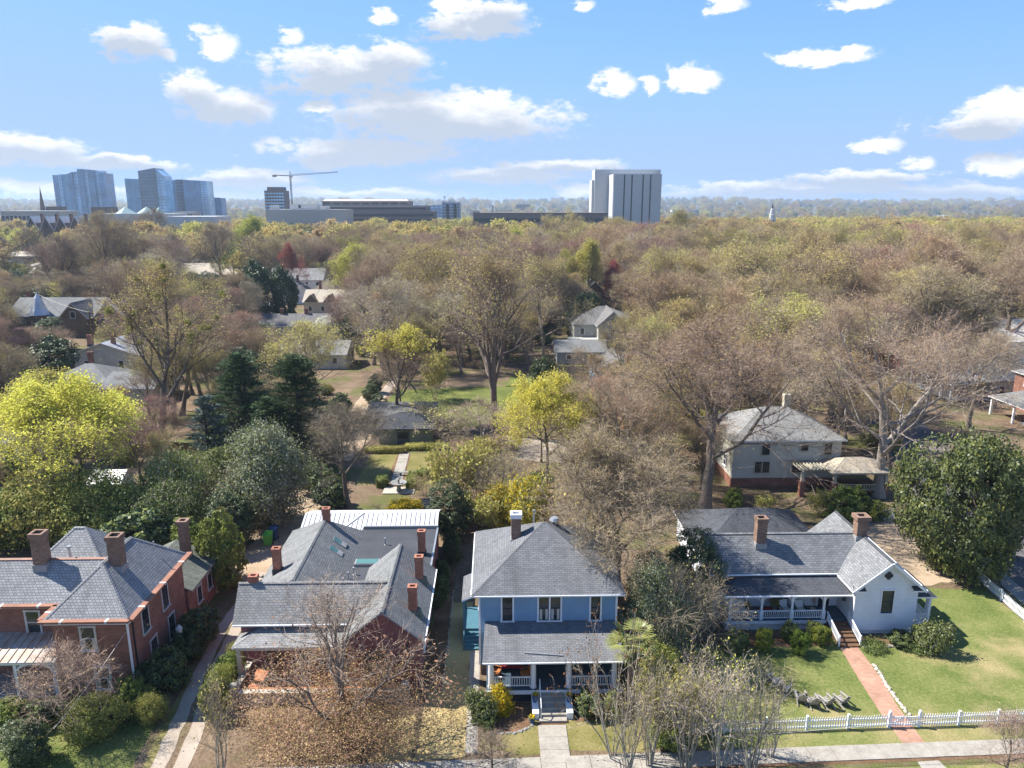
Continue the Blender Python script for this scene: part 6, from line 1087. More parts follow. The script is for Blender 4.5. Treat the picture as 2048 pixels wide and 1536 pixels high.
# wheelie bins
for (u, v), m, lb, s in (((537, 1090), 'bin_green', 'lime green wheelie bin beside the gravel drive', 1.), ((548, 1080), 'bin_blue', 'dark blue wheelie bin behind the lime green one', 1.05)):
    x, y = G(u, v); o = thing('wheelie_bin', (x, y, 0), lb, 'bin'); MB().hexa([(x - .32, y - .34, .1), (x + .32, y - .34, .1), (x + .32, y + .34, .1), (x - .32, y + .34, .1), (x - .42, y - .46, 1.25 * s), (x + .42, y - .46, 1.25 * s), (x + .42, y + .46, 1.25 * s), (x - .42, y + .46, 1.25 * s)]).build('body', m, o)
    MB().hexa([(x - .46, y - .52, 1.25 * s), (x + .46, y - .52, 1.25 * s), (x + .46, y + .5, 1.25 * s), (x - .46, y + .5, 1.25 * s), (x - .34, y - .4, 1.36 * s), (x + .34, y - .4, 1.36 * s), (x + .34, y + .42, 1.42 * s), (x - .34, y + .42, 1.42 * s)]).build('lid', m, o); MB().bar((x - .35, y + .56, 1.2), (x + .35, y + .56, 1.2), .05).build('handle', m, o)
    for q in (-.34, .34): MB().bar((x + q - .05, y + .34, .14), (x + q + .05, y + .34, .14), .26).build('wheel', 'rubber', o)
# fountain, garden steps, benches
x, y = G(798, 983); o = thing('fountain', (x, y, 0), 'stone fountain basin on a pedestal at the end of the stepping path', 'fountain'); MB().box(x - 1.9, x + 1.9, y - .9, y + 1.2, 0, .12).build('plinth', 'stone', o); MB().lathe((x, y, .12), [(.45, 0), (.3, .15), (.22, .5), (.4, .7), (.95, .95), (1.0, 1.1), (.85, 1.08), (.2, .9)], 14).build('basin', 'stone_grey', o); MB().lathe((x, y, 1.0), [(.12, 0), (.1, .5), (.3, .62), (.08, .8)], 10).build('finial', 'stone_grey', o)
x, y = G(812, 951); o = thing('garden_bench', (x, y, 0), 'dark stone bench behind the fountain', 'bench'); MB().box(x - 1, x + 1, y - .25, y + .25, .4, .5).build('seat', 'stone_grey', o); [MB().box(x + s * .7 - .12, x + s * .7 + .12, y - .2, y + .2, 0, .4).build('leg', 'stone_grey', o) for s in (-1, 1)]
x, y = G(848, 1018); o = thing('garden_steps', (x, y, 0), 'dark slatted garden steps beside the yellow flower mound', 'steps')
for i in range(7): MB().box(x - 1.0 + .04 * i, x + 1.0 + .04 * i, y - .6 + i * .42, y - .28 + i * .42, 0, .14 + .05 * i).build('tread', 'dark_paint', o)
# board fence behind the blue house
o = thing('board_fence', G(925, 1068) + (0,), 'brown board fence behind the blue house', 'fence'); a, b = Vector((*G(922, 1068), 0)), Vector((*G(985, 1063), 0)); d = (b - a).normalized(); n = 22; me = MB().box(-.075, .075, -.012, .012, .03, 1.5).mesh('board', 'wood_brown'); copies(newobj('board', me), [(lpos(o, a + (b - a) * (i + .5) / n + Vector((0, 0, .04 * (i % 3)))), math.atan2(d.y, d.x)) for i in range(n)], o); MB().bar(a + Vector((0, .03, .4)), b + Vector((0, .03, .4)), .05, .08).bar(a + Vector((0, .03, 1.2)), b + Vector((0, .03, 1.2)), .05, .08).build('rail', 'wood_brown', o)
o = thing('board_fence', (-55, 97, 0), 'rusty brown board fence behind the yellow-green tree', 'fence'); me = MB().box(-.09, .09, -.012, .012, .03, 1.8).mesh('board', 'wood_brown'); copies(newobj('board', me), [(lpos(o, (-60 + i * .2, 100 + i * .012, 0)), .06) for i in range(150)], o); MB().bar((-60, 100.05, .5), (-30, 101.85, .5), .05, .09).bar((-60, 100.05, 1.4), (-30, 101.85, 1.4), .05, .09).build('rail', 'wood_brown', o)
# lamp post
x, y = G(365, 1318); o = thing('lamp_post', (x, y, 0), 'white lantern on a thin post beside the brick house shrubs', 'lamp'); MB().lathe((x, y, 0), [(.09, 0), (.05, .2), (.04, 2.2)], 8).build('post', 'old_white', o); MB().lathe((x, y, 2.2), [(.1, 0), (.2, .1), (.24, .45)], 6).build('lantern', 'white_fabric', o); MB().lathe((x, y, 2.65), [(.28, 0), (.1, .2), (.02, .3)], 6).build('lantern_cap', 'old_white', o)
# flower pots at the blue house steps
for (px, py, pz, h), lb in (((2.62, 45.2, .75, .55), 'blue glazed pot of yellow flowers on the left step cheek'), ((4.95, 45.2, .75, .5), 'pot of yellow flowers on the right step cheek'), ((2.35, 44.0, .0, .4), 'blue pot of yellow flowers at the foot of the steps')):
    o = thing('flower_pot', (px, py, pz), lb, 'pot'); MB().lathe((px, py, pz), [(.13, 0), (.19, h * .4), (.21, h)], 12).build('pot', 'pot_blue', o); rng = np.random.default_rng(int(px * 10)); ac = Acc(); cards(ac, rng, rng.normal(0, .1, (140, 3)) * np.array([1, 1, .7]) + np.array([0, 0, h + .1]), .045, 0); cards(ac, rng, rng.normal(0, .11, (120, 3)) * np.array([1, 1, .5]) + np.array([0, 0, h + .04]), .05, 1); newobj('flowers', ac.mesh('flowers', ['flower_yellow', 'leaf_mid']), o)
# stone edging
def stones(name, label, line, n, s=.2, seed=1, mat='stone'):
    r_ = random.Random(seed); o = thing(name, (*line[0], 0), label, 'edging'); ms = []
    for k in range(4):
        m = MB(); m.lathe((0, 0, 0), [(s * .9, 0), (s * 1.1, s * .3), (s * .7, s * .75)], 6); q = m.mesh('stone', mat)
        for v in q.vertices: v.co.x *= r_.uniform(.8, 1.25); v.co.y *= r_.uniform(.6, 1.0)
        ms.append(q)
    L = [(Vector(line[i + 1]) - Vector(line[i])).length for i in range(len(line) - 1)]; T = sum(L)
    for i in range(n):
        t = T * (i + .5) / n; k = 0
        while t > L[k]: t -= L[k]; k += 1
        p = Vector(line[k]).lerp(Vector(line[k + 1]), t / L[k]); st = newobj('stone', ms[i % 4], o); st.location = lpos(o, (p.x + r_.uniform(-.07, .07), p.y + r_.uniform(-.07, .07), 0)); st.rotation_euler = (0, 0, r_.uniform(0, 6.28)); st.scale = (r_.uniform(.8, 1.2),) * 3
stones('stone_edging', 'pale stones along the right edge of the brick path', [(28.25, 44.2), (28.3, 46.5), (28.5, 48.2), (28.7, 50)], 34, .15, 2); stones('stone_edging', 'low stone border of the bed before the white gable', [(28.95, 52.4), (31.5, 52.3), (34.5, 52.35), (36, 52.9)], 34, .17, 3); stones('stone_edging', 'dark curved border of the bed before the blue house', [(-1.1, 43.8), (-.5, 43.3), (.3, 42.95), (1.2, 43.0), (2.0, 43.4), (2.5, 44.0)], 36, .1, 4, 'stone_grey'); stones('stone_edging', 'thin pale border between the dry lawn and the side bed', [(-3.95, 47.6), (-3.9, 55), (-3.9, 62)], 60, .08, 5)
# porch furniture
def pot_plant(x, y, z, label, key='stem_green', h=1.1, pm='stone'):
    o = thing('potted_plant', (x, y, z), label, 'plant'); MB().lathe((x, y, z), [(.14, 0), (.2, .25), (.21, .32)], 10).build('pot', pm, o); c = newobj('foliage', PROTO[key][1], o); p = PROTO[key]; c.location = (0, 0, .25); c.scale = (.7 * h / p[2],) * 2 + (h / p[3],); return o
def armchair(x, y, z, rz, label, m, name='armchair', w=.7, fr='dark_paint'):
    o = thing(name, (x, y, z), label, 'chair' if w < 1 else 'sofa', None, rz or 1e-4); MB().box(-w/2, w/2, -.32, .3, .28, .45).build('seat_cushion', m, o); MB().hexa([(-w/2, .2, .45), (w/2, .2, .45), (w/2, .34, .45), (-w/2, .34, .45), (-w/2, .36, .98), (w/2, .36, .98), (w/2, .48, .98), (-w/2, .48, .98)]).build('back_cushion', m, o)
    for s in (-1, 1): MB().bar((s * (w/2 + .05), -.34, .6), (s * (w/2 + .05), .4, .62), .06).bar((s * (w/2 + .05), -.3, 0), (s * (w/2 + .05), -.3, .6), .05).bar((s * (w/2 + .05), .4, 0), (s * (w/2 + .05), .42, .9), .05).build('arm_frame', fr, o)
    return o
armchair(19.95, 56.2, .92, 0, 'white cushioned sofa on the white cottage porch', 'white_fabric', 'sofa', 1.7); armchair(24.05, 56.1, .92, .15, 'white cushioned armchair on the white cottage porch, left of two', 'white_fabric'); armchair(25.3, 56.0, .92, .0, 'white cushioned armchair on the white cottage porch, right of two', 'white_fabric')
x, y = 22.4, 55.9; o = thing('porch_table', (x, y, .92), 'low red-topped table on the white cottage porch', 'table'); MB().box(x - .6, x + .6, y - .3, y + .3, 1.28, 1.36).build('table_top', 'red_fabric', o); [MB().box(x + sx * .5 - .03, x + sx * .5 + .03, y + sy * .22 - .03, y + sy * .22 + .03, .92, 1.28).build('leg', 'dark_paint', o) for sx in (-1, 1) for sy in (-1, 1)]
pot_plant(23.2, 56.2, .92, 'dark potted plant between the table and the armchairs'); pot_plant(26.45, 56.2, .92, 'potted plant beside the white cottage door', 'stem_c', 1.4); pot_plant(21.0, 56.3, .92, 'small potted plant beside the white porch sofa', 'stem_green', .7)
armchair(1.0, 48.6, 1.0, 0, 'brown sofa with red cushions on the blue house porch', 'red_fabric', 'sofa', 1.7, 'orange_wood'); armchair(-.1, 47.8, 1.0, 1.2, 'orange wooden chair on the blue house porch', 'orange_wood', 'armchair', .6, 'orange_wood'); pot_plant(-.35, 48.9, 1.0, 'hanging green plant at the left end of the blue porch', 'stem_green', 1.2); armchair(2.1, 47.6, 1.0, -1.2, 'small orange stool chair on the blue porch beside the column', 'orange_wood', 'armchair', .5, 'orange_wood')
# palm
x, y = G(1258, 1425); o = thing('fan_palm', (x, y, 0), 'small fan palm at the right corner of the blue house porch', 'palm'); hp = 5.3; rng = np.random.default_rng(9); ac = Acc(); P, T = grow(rng, np.zeros((1, 3)), np.array([[0, 0, 1.]]), np.array([hp]), 8, .02, .05); tubes(ac, P, T, np.full((1, 9), .17), 9, 0); cards(ac, rng, P[0, -1] + rng.normal(0, .22, (260, 3)) * np.array([1, 1, 2.0]) - np.array([0, 0, .6]), .16, 0, None, .2); newobj('trunk', ac.mesh('trunk', ['bark']), o)
for k in range(26):
    fa = Acc(); a = k * 2.4; e = rng.uniform(-.5, 1.2); d = np.array([math.cos(a) * math.cos(e), math.sin(a) * math.cos(e), math.sin(e)]); s = P[0, -1]; t = s + d * rng.uniform(.75, 1.15); tubes(fa, np.stack([s, t])[None], np.stack([d, d])[None], np.full((1, 2), .015), 3, 0); sd = nrm(np.cross(d, [0, 0, 1.])); 
    for q in range(15): b = (q - 7) / 7 * 1.6; w = nrm(d * math.cos(b) + sd * math.sin(b) + np.array([0, 0, -.12 * abs(b)])); nn = nrm(np.cross(w, np.cross(w, d) + 1e-3)); tip = t + w * 1.0 + np.array([0, 0, -.12]); mid = t + w * .55; c_ = nrm(np.cross(w, [0, 0, 1.])) * .05; fa.add(np.stack([t, mid - c_, tip, mid + c_]), np.array([[0, 1, 2, 3]]), 0)
    newobj('frond', fa.mesh('frond', ['palm']), o)
# parked cars
def car(x, y, rz, label, m):
    o = thing('parked_car', (x, y, 0), label, 'car', None, rz); b = MB(); pr = [(-2.2, .35), (-2.25, .75), (-1.9, .95), (-.9, 1.0), (.9, 1.0), (1.95, .92), (2.25, .7), (2.2, .35)]
    b.v = [(px, s * .86, pz) for s in (-1, 1) for px, pz in pr]; n = len(pr); b.f = [tuple(range(n)), tuple(range(2 * n - 1, n - 1, -1))] + [(i, n + i, n + (i + 1) % n, (i + 1) % n) for i in range(n)]; b.m = [0] * len(b.f); b.build('body', m, o)
    MB().hexa([(-1.5, -.8, .98), (1.1, -.8, .98), (1.1, .8, .98), (-1.5, .8, .98), (-.95, -.66, 1.42), (.45, -.66, 1.42), (.45, .66, 1.42), (-.95, .66, 1.42)]).build('cabin_glass', 'glass', o); MB().box(-.9, .4, -.64, .64, 1.42, 1.46).build('roof', m, o)
    for sx in (-1.35, 1.4):
        for sy in (-1, 1): wv = MB(); wv.v = []; wv.bar((sx, sy * .7, .32), (sx, sy * .88, .32), .01); q = MB(); k = 12; q.v = [(sx + .32 * math.cos(2 * math.pi * i / k), yy, .32 + .32 * math.sin(2 * math.pi * i / k)) for yy in (sy * .68, sy * .9) for i in range(k)]; q.f = [(i, (i + 1) % k, k + (i + 1) % k, k + i) for i in range(k)] + [tuple(range(k)), tuple(range(2 * k - 1, k - 1, -1))]; q.m = [0] * len(q.f); wh_ = q.build('wheel', 'rubber', o)
    for sy in (-.6, .6): MB().box(2.2, 2.27, sy - .16, sy + .16, .62, .76).build('headlight', 'white_fabric', o); MB().box(-2.27, -2.2, sy - .16, sy + .16, .66, .8).build('tail_light', 'red_fabric', o)
car(*G(1700, 806), 1.45, 'dark car parked on the side street behind the weathered white house', 'dark_paint'); car(*G(1628, 762), .3, 'dark car parked under trees before the side street junction', 'dark_paint'); car(*G(1600, 742), .25, 'silver car parked left of the dark car at the junction', 'galv'); car(*G(1128, 760), 0, 'white car behind the lemon-yellow tree', 'white_paint'); car(*G(1092, 770), .1, 'silver car left of the white car behind the lemon-yellow tree', 'galv')
# poles and wires
def cable(label, a, b, sag=.5, r=.012, name='cable', mat='old_white'):
    a, b = Vector(a), Vector(b); n = 10; pts = [a.lerp(b, i / n) - Vector((0, 0, sag * 4 * (i / n) * (1 - i / n))) for i in range(n + 1)]; m = MB()
    for p, q in zip(pts[:-1], pts[1:]): m.bar(p, q, r * 2)
    o = m.build(name, mat); return tag(o, label, 'cable')
cable('striped service cable running down before the corner of the brick house', (-25.6, 47.0, 5.4), (-27.2, 40.5, 2.8), .2, .011); cable('thin overhead wire over the bottom right fence and pavement', (14, 39.6, 2.2), (48, 41.5, 4.5), .5, .01)
def pole(u, v, h, label):
    x, y = G(u, v); o = thing('utility_pole', (x, y, 0), label, 'pole'); MB().lathe((x, y, 0), [(.17, 0), (.12, h)], 8).build('post', 'wood_brown', o); MB().box(x - 1.1, x + 1.1, y - .06, y + .06, h - .6, h - .45).build('crossarm', 'wood_brown', o)
    for s in (-.9, 0, .9): MB().lathe((x + s, y, h - .45), [(.05, 0), (.07, .1), (.04, .2)], 6).build('insulator', 'stone_grey', o)
    return x, y, h
p1 = pole(188, 700, 9.5, 'wooden utility pole right of the pink gabled house'); p2 = pole(672, 618, 11, 'wooden utility pole before the tan pyramid roof'); p3 = pole(77, 655, 10.5, 'wooden utility pole beside the metal turret')
cable('overhead wire between the two poles by the turret house', (p3[0], p3[1], p3[2] - .3), (p1[0], p1[1], p1[2] - .3), .6, .03); cable('long overhead wire across the distant roofs at left', (p1[0], p1[1], p1[2] - .3), (p2[0], p2[1], p2[2] - .3), 2., .03)
# ------------------------------------------------------------------ the city on the skyline
def at(u, v, y): return AT(u, v, y)
def bspan(u0, u1, y): return AT(u0, 420, y)[0], AT(u1, 420, y)[0]
def ztop(u, v, y): return AT(u, v, y)[1]
def reserve(x0, x1, y0, y1): BLD.append((x0 - 6, x1 + 6, y0 - 14, y1 + 6))
def block(name, label, u0, u1, vt, y, depth, wall, bands=None, cat='building', zb=None):
    x0, x1 = bspan(u0, u1, y); z1 = ztop((u0 + u1) / 2, vt, y); zb = gz((x0 + x1) / 2, y) - 1 if zb is None else zb
    o = thing(name, ((x0 + x1) / 2, y + depth / 2, zb), label, cat); MB().box(x0, x1, y, y + depth, zb, z1).build('wall', wall, o); reserve(x0, x1, y, y + depth)
    return o, x0, x1, zb, z1
def bands(o, x0, x1, y, z0, z1, n, frac, mat, y1=None, pr=.25, cols=0):
    """a strip of windows on each floor, its panes apart"""
    fh = (z1 - z0) / n
    for i in range(n):
        za, zb = z0 + fh * (i + .5 - frac / 2), z0 + fh * (i + .5 + frac / 2)
        b = MB()
        if cols:
            w = (x1 - x0) / cols
            for c in range(cols): b.box(x0 + w * (c + .14), x0 + w * (c + .86), y - pr, y + .1, za, zb)
        else: b.box(x0 + .8, x1 - .8, y - pr, y + .1, za, zb)
        if y1: b.box(x1 - .1, x1 + pr, y + .8, y1 - .8, za, zb); b.box(x0 - pr, x0 + .1, y + .8, y1 - .8, za, zb)
        b.build('window_band', mat, o)
# concrete slab tower with four dark slots
Y = 650; o, x0, x1, zb, z1 = block('concrete_tower', 'tall windowless pale concrete tower with four dark vertical slots', 1226, 1321, 348, Y, 26, 'city_concrete')
xb0, xb1 = bspan(1188, 1318, Y + 26); MB().box(xb0, xb1, Y + 26, Y + 46, zb, ztop(1250, 339, Y + 26)).build('rear_slab', 'city_concrete', o)
MB().box(xb0 - 2.2, xb0 - .02, Y + 28, Y + 44, zb, ztop(1250, 360, Y + 26)).build('side_fin', 'city_light', o); MB().box(x0 - .5, x0 - .01, Y + 1, Y + 26, zb, z1).build('corner_fin', 'city_light', o)
for u in (1247, 1262, 1284, 1299): c = bspan(u - 1.3, u + 1.3, Y); MB().box(c[0], c[1], Y - .12, Y + .5, zb, z1 - .6).build('window_slot', 'city_dark', o)
for k in range(9): z = zb + (z1 - zb) * (k + 1) / 10; MB().box(x0 + .2, x1 - .2, Y - .06, Y + .1, z - .12, z + .12).build('panel_joint', 'city_beige', o)
for u in (1191, 1228): x = bspan(u, u, Y + 30)[0]; MB().lathe((x, Y + 32, z1), [(.15, 0), (.1, 7)], 6).build('antenna', 'city_dark', o)
reserve(xb0, xb1, Y, Y + 46)
# long stepped brown government building
Y = 690; o, x0, x1, zb, z1 = block('stepped_office', 'long dark brown stepped office building with ribbon windows and rooftop plant', 685, 867, 422, Y, 40, 'city_brown'); bands(o, x0, x1, Y, zb + 4, z1 - 1.5, 6, .5, 'city_dark', Y + 40)
xa, xb = bspan(652, 853, Y + 10); za = ztop(750, 413, Y + 10); MB().box(xa, xb, Y + 10, Y + 55, zb, za).build('middle_tier', 'city_brown', o); bands(o, xa, xb, Y + 10, z1 + .8, za - .6, 1, .55, 'city_dark'); MB().box(xa - .4, xb + .4, Y + 9.6, Y + 56, za, za + .8).build('cornice', 'city_beige', o)
xa, xb = bspan(645, 818, Y + 22); zc = ztop(750, 402, Y + 22); MB().box(xa, xb, Y + 22, Y + 60, zb, zc).build('upper_tier', 'city_brown', o); bands(o, xa, xb, Y + 22, za + 1.4, zc - 1, 1, .6, 'city_dark', cols=9)
MB().hexa([(xa, Y + 22, zc), (xb, Y + 22, zc), (xb, Y + 58, zc), (xa, Y + 58, zc), (xa + 2, Y + 27, zc + 1.8), (xb - 2, Y + 27, zc + 1.8), (xb - 2, Y + 55, zc + 1.8), (xa + 2, Y + 55, zc + 1.8)]).build('roof', 'city_beige', o)
for u0, u1, vt, m in ((697, 718, 401, 'city_beige'), (722, 741, 398, 'city_light'), (760, 768, 398, 'city_dark'), (745, 780, 401, 'city_beige')): c = bspan(u0, u1, Y + 36); MB().box(c[0], c[1], Y + 36, Y + 44, zc, ztop(u0, vt, Y + 36)).build('rooftop_plant', m, o)
# long low dark building before the concrete tower
Y = 600; o, x0, x1, zb, z1 = block('ribbon_office', 'long low brown building with dark ribbon windows before the concrete tower', 946, 1216, 427, Y, 40, 'city_brown'); bands(o, x0, x1, Y, zb + 4, z1 - 2, 4, .42, 'city_dark'); MB().box(x0, x0 + 5, Y + 4, Y + 12, z1, z1 + 2.4).build('rooftop_plant', 'city_beige', o); MB().box(x0 - .3, x1 + .3, Y - .3, Y + 40, z1, z1 + .7).build('parapet', 'city_brown', o)
# pale museum block with arches
Y = 620; o, x0, x1, zb, z1 = block('arched_building', 'grey concrete building with a row of arched openings left of the brown office', 532, 688, 419, Y, 40, 'city_beige')
n = 11
for i in range(n):
    cx = x0 + (x1 - x0) * (i + .5) / n; r = (x1 - x0) / n * .36; zc = zb + (z1 - zb) * .62; pts = [(cx + r * math.cos(t * math.pi / 8), Y - .1, zc + r * 1.2 * math.sin(t * math.pi / 8)) for t in range(9)]; MB().poly([(cx - r, Y - .1, zb + 6), (cx + r, Y - .1, zb + 6)] + pts).build('arch_opening', 'city_brown', o)
for u0, u1, vt, m in ((580, 634, 408, 'city_light'), (540, 548, 410, 'city_light'), (640, 652, 412, 'city_light')): c = bspan(u0, u1, Y + 14); MB().box(c[0], c[1], Y + 14, Y + 30, z1, ztop(u0, vt, Y + 14)).build('rooftop_block', m, o)
c = bspan(597, 602, Y + 13.5); MB().box(c[0], c[1], Y + 13.7, Y + 14, z1 + 1.2, z1 + 3.4).build('louvre', 'city_dark', o)
# dark brick tower
Y = 1150; o, x0, x1, zb, z1 = block('dark_tower', 'dark brick apartment tower beside the crane', 531, 570, 381, Y, 30, 'city_brick'); bands(o, x0, x1, Y, zb + 8, z1 - 2, 11, .5, 'glass_light', None, .3, 7); c = bspan(537, 568, Y + 4); MB().box(c[0], c[1], Y + 4, Y + 24, z1, ztop(550, 374, Y + 4)).build('penthouse', 'city_brick', o)
# pale apartment tower
Y = 780; o, x0, x1, zb, z1 = block('apartment_tower', 'pale apartment tower with stacked balconies right of the brown office', 884, 920, 404, Y, 22, 'city_light'); bands(o, x0, x1, Y, zb + 3, z1 - 1, 13, .5, 'glass_mid', None, .25, 6)
for u0, u1 in ((893, 898), (908, 913)): c = bspan(u0, u1, Y); MB().box(c[0], c[1], Y - 1.2, Y + .1, zb, z1 - 2).build('balcony_stack', 'city_dark', o)
for u0, u1, vt in ((884, 893, 403), (896, 908, 400), (911, 921, 405)): c = bspan(u0, u1, Y + 5); MB().box(c[0], c[1], Y + 3, Y + 14, z1, ztop(u0, vt, Y + 5) + .6).build('roof_block', 'city_light', o)
# blue glass low building behind, small far blocks
for nm, lb, u0, u1, vt, Y, m in (('blue_office', 'low blue glass office behind the brown office', 819, 886, 411, 1500, 'glass_blue'), ('far_block', 'small dark block on the horizon left of the concrete tower', 1032, 1061, 409, 2600, 'city_brown'), ('far_block', 'tiny slender tower on the horizon right of the apartment tower', 984, 987, 410, 2400, 'city_brown'), ('white_hall', 'flat white-roofed hall at the right foot of the concrete tower', 1376, 1432, 452, 640, 'city_light'), ('far_hall', 'pale flat building on the far hillside at right', 1758, 1790, 418, 2600, 'city_light'), ('far_hall', 'white flat building below the right horizon', 1890, 1915, 431, 1800, 'city_light'), ('far_hall', 'dark low building on the far hillside at right', 1800, 1828, 421, 2300, 'city_brown'), ('far_hall', 'white flat roofs on the horizon right of the concrete tower', 1345, 1398, 420, 2200, 'city_light'), ('dark_shops', 'row of dark low buildings behind the white steeple', 1500, 1600, 441, 760, 'city_brown'), ('grey_hall', 'pale grey roof near the right edge among treetops', 1965, 2022, 503, 380, 'city_light')):
    o, x0, x1, zb, z1 = block(nm, lb, u0, u1, vt, Y, 30, m)
    bands(o, x0, x1, Y, zb + (z1 - zb) * .3, z1 - .5, 2 if 'blue' not in nm else 4, .4, 'city_dark' if m != 'glass_blue' else 'glass_light', None, .25, 8 if x1 - x0 > 30 else 4); MB().box(x0 - .4, x1 + .4, Y - .4, Y + 30.4, z1, z1 + .6).build('parapet', m, o)
# glass towers, each of several slabs with floor lines
def glass_tower(name, label, Y, slabs, depth=34, fl=16):
    us = [s[0] for s in slabs] + [s[1] for s in slabs]; xm = sum(bspan(min(us), max(us), Y)) / 2; zb = gz(xm, Y) - 2; o = thing(name, (xm, Y + depth / 2, zb), label, 'tower'); reserve(*bspan(min(us), max(us), Y), Y, Y + depth)
    for k, (u0, u1, v0, v1, dy, m) in enumerate(slabs):
        x0, x1 = bspan(u0, u1, Y + dy); za, zc = ztop(u0, v0, Y + dy), ztop(u1, v1, Y + dy)
        s = MB().hexa([(x0, Y + dy, zb), (x1, Y + dy, zb), (x1, Y + depth, zb), (x0, Y + depth, zb), (x0, Y + dy, za), (x1, Y + dy, zc), (x1, Y + depth, zc), (x0, Y + depth, za)]).build('glass_slab', m, o); zt = min(za, zc)
        n = fl
        for i in range(n): z = zb + (zt - zb) * (i + .5) / n; MB().box(x0 + .1, x1 - .1, Y + dy - .35, Y + dy + .05, z - .22, z + .22).build('floor_line', 'glass_teal' if m != 'glass_light' else 'glass_mid', s)
        nv = max(2, int((x1 - x0) / 6))
        for i in range(1, nv): x = x0 + (x1 - x0) * i / nv; MB().box(x - .2, x + .2, Y + dy - .3, Y + dy + .04, zb, zt).build('mullion', 'glass_mid', s)
    return o
glass_tower('glass_tower', 'cluster of teal glass tower slabs, leftmost on the skyline', 1300, [(114, 125, 350, 350, 6, 'glass_mid'), (125, 131, 349, 349, 2, 'glass_light'), (131, 144, 349, 348, 5, 'glass_teal'), (144, 153, 348, 344, 1, 'glass_mid'), (153, 164, 344, 343, 4, 'glass_light'), (164, 175, 338, 338, 0, 'glass_mid'), (175, 184, 339, 339, 3, 'glass_light'), (184, 196, 339, 340, 1, 'glass_mid'), (196, 205, 340, 341, 5, 'glass_light'), (205, 216, 345, 346, 2, 'glass_mid')])
glass_tower('glass_tower', 'shorter teal glass tower left of the black slanted tower', 1250, [(256, 284, 357, 358, 6, 'glass_teal'), (284, 288, 358, 358, 8, 'glass_light')], 30, 14)
glass_tower('slanted_tower', 'black glass tower with slanted top and pale glass side', 1230, [(284, 317, 342, 336, 0, 'glass_navy'), (317, 334, 336, 352, 3, 'glass_light')], 34, 18)
glass_tower('glass_tower', 'dark blue glass tower right of the black slanted tower', 1320, [(334, 356, 360, 360, 4, 'glass_mid'), (356, 371, 359, 359, 0, 'glass_navy')], 30, 15)
glass_tower('banded_tower', 'pale tower with strong white floor bands right of the blue glass tower', 1270, [(371, 404, 360, 361, 0, 'glass_mid'), (404, 418, 361, 362, 2, 'glass_light')], 30, 20)
glass_tower('glass_block', 'small blue glass block at the right end of the tower group', 1350, [(420, 433, 395, 395, 0, 'glass_mid'), (433, 444, 396, 396, 2, 'glass_blue')], 26, 8)
# church spires
x, z = AT(88, 418, 900); zb = gz(x, 900); sp = thing('dark_spire', (x, 900, zb), 'slim dark church spire at far left', 'church'); MB().lathe((x, 900, zb), [(4, 0), (4, 22)], 4).build('tower', 'city_brick', sp); zt = ztop(80, 374, 900); MB().lathe((x - 1.5, 900, zb + 22), [(3.6, 0), (2.2, (zt - zb - 22) * .45), (.15, zt - zb - 22)], 8).build('spire', 'city_brick', sp); MB().box(x + 3, x + 20, 898, 910, zb, ztop(95, 413, 900)).build('nave', 'city_brick', sp); reserve(x - 6, x + 20, 895, 912)
x, z = AT(1543, 445, 700); zb = gz(x, 700); sp = thing('white_steeple', (x, 700, zb), 'white tiered church steeple with dark tip in the right woodland', 'church'); zt = ztop(1543, 405, 700); hgt = zt - zb
MB().box(x - 2.8, x + 2.8, 697, 703, zb, zb + hgt * .62).build('tower', 'city_light', sp); MB().lathe((x, 700, zb + hgt * .62), [(2.6, 0), (2.6, hgt * .1), (2.2, hgt * .1 + .4), (2.2, hgt * .16)], 8).build('belfry', 'city_light', sp); MB().lathe((x, 700, zb + hgt * .78), [(1.9, 0), (1.7, hgt * .07), (1.2, hgt * .08)], 8).build('lantern', 'city_light', sp); MB().lathe((x, 700, zb + hgt * .86), [(1.1, 0), (.1, hgt * .12), (.05, hgt * .15)], 8).build('spire', 'city_dark', sp); reserve(x - 5, x + 5, 690, 706)
for s in (-1, 1): MB().box(x + s * .9 - .4, x + s * .9 + .4, 696.8, 697.05, zb + hgt * .5, zb + hgt * .58).build('louvre', 'city_dark', sp)
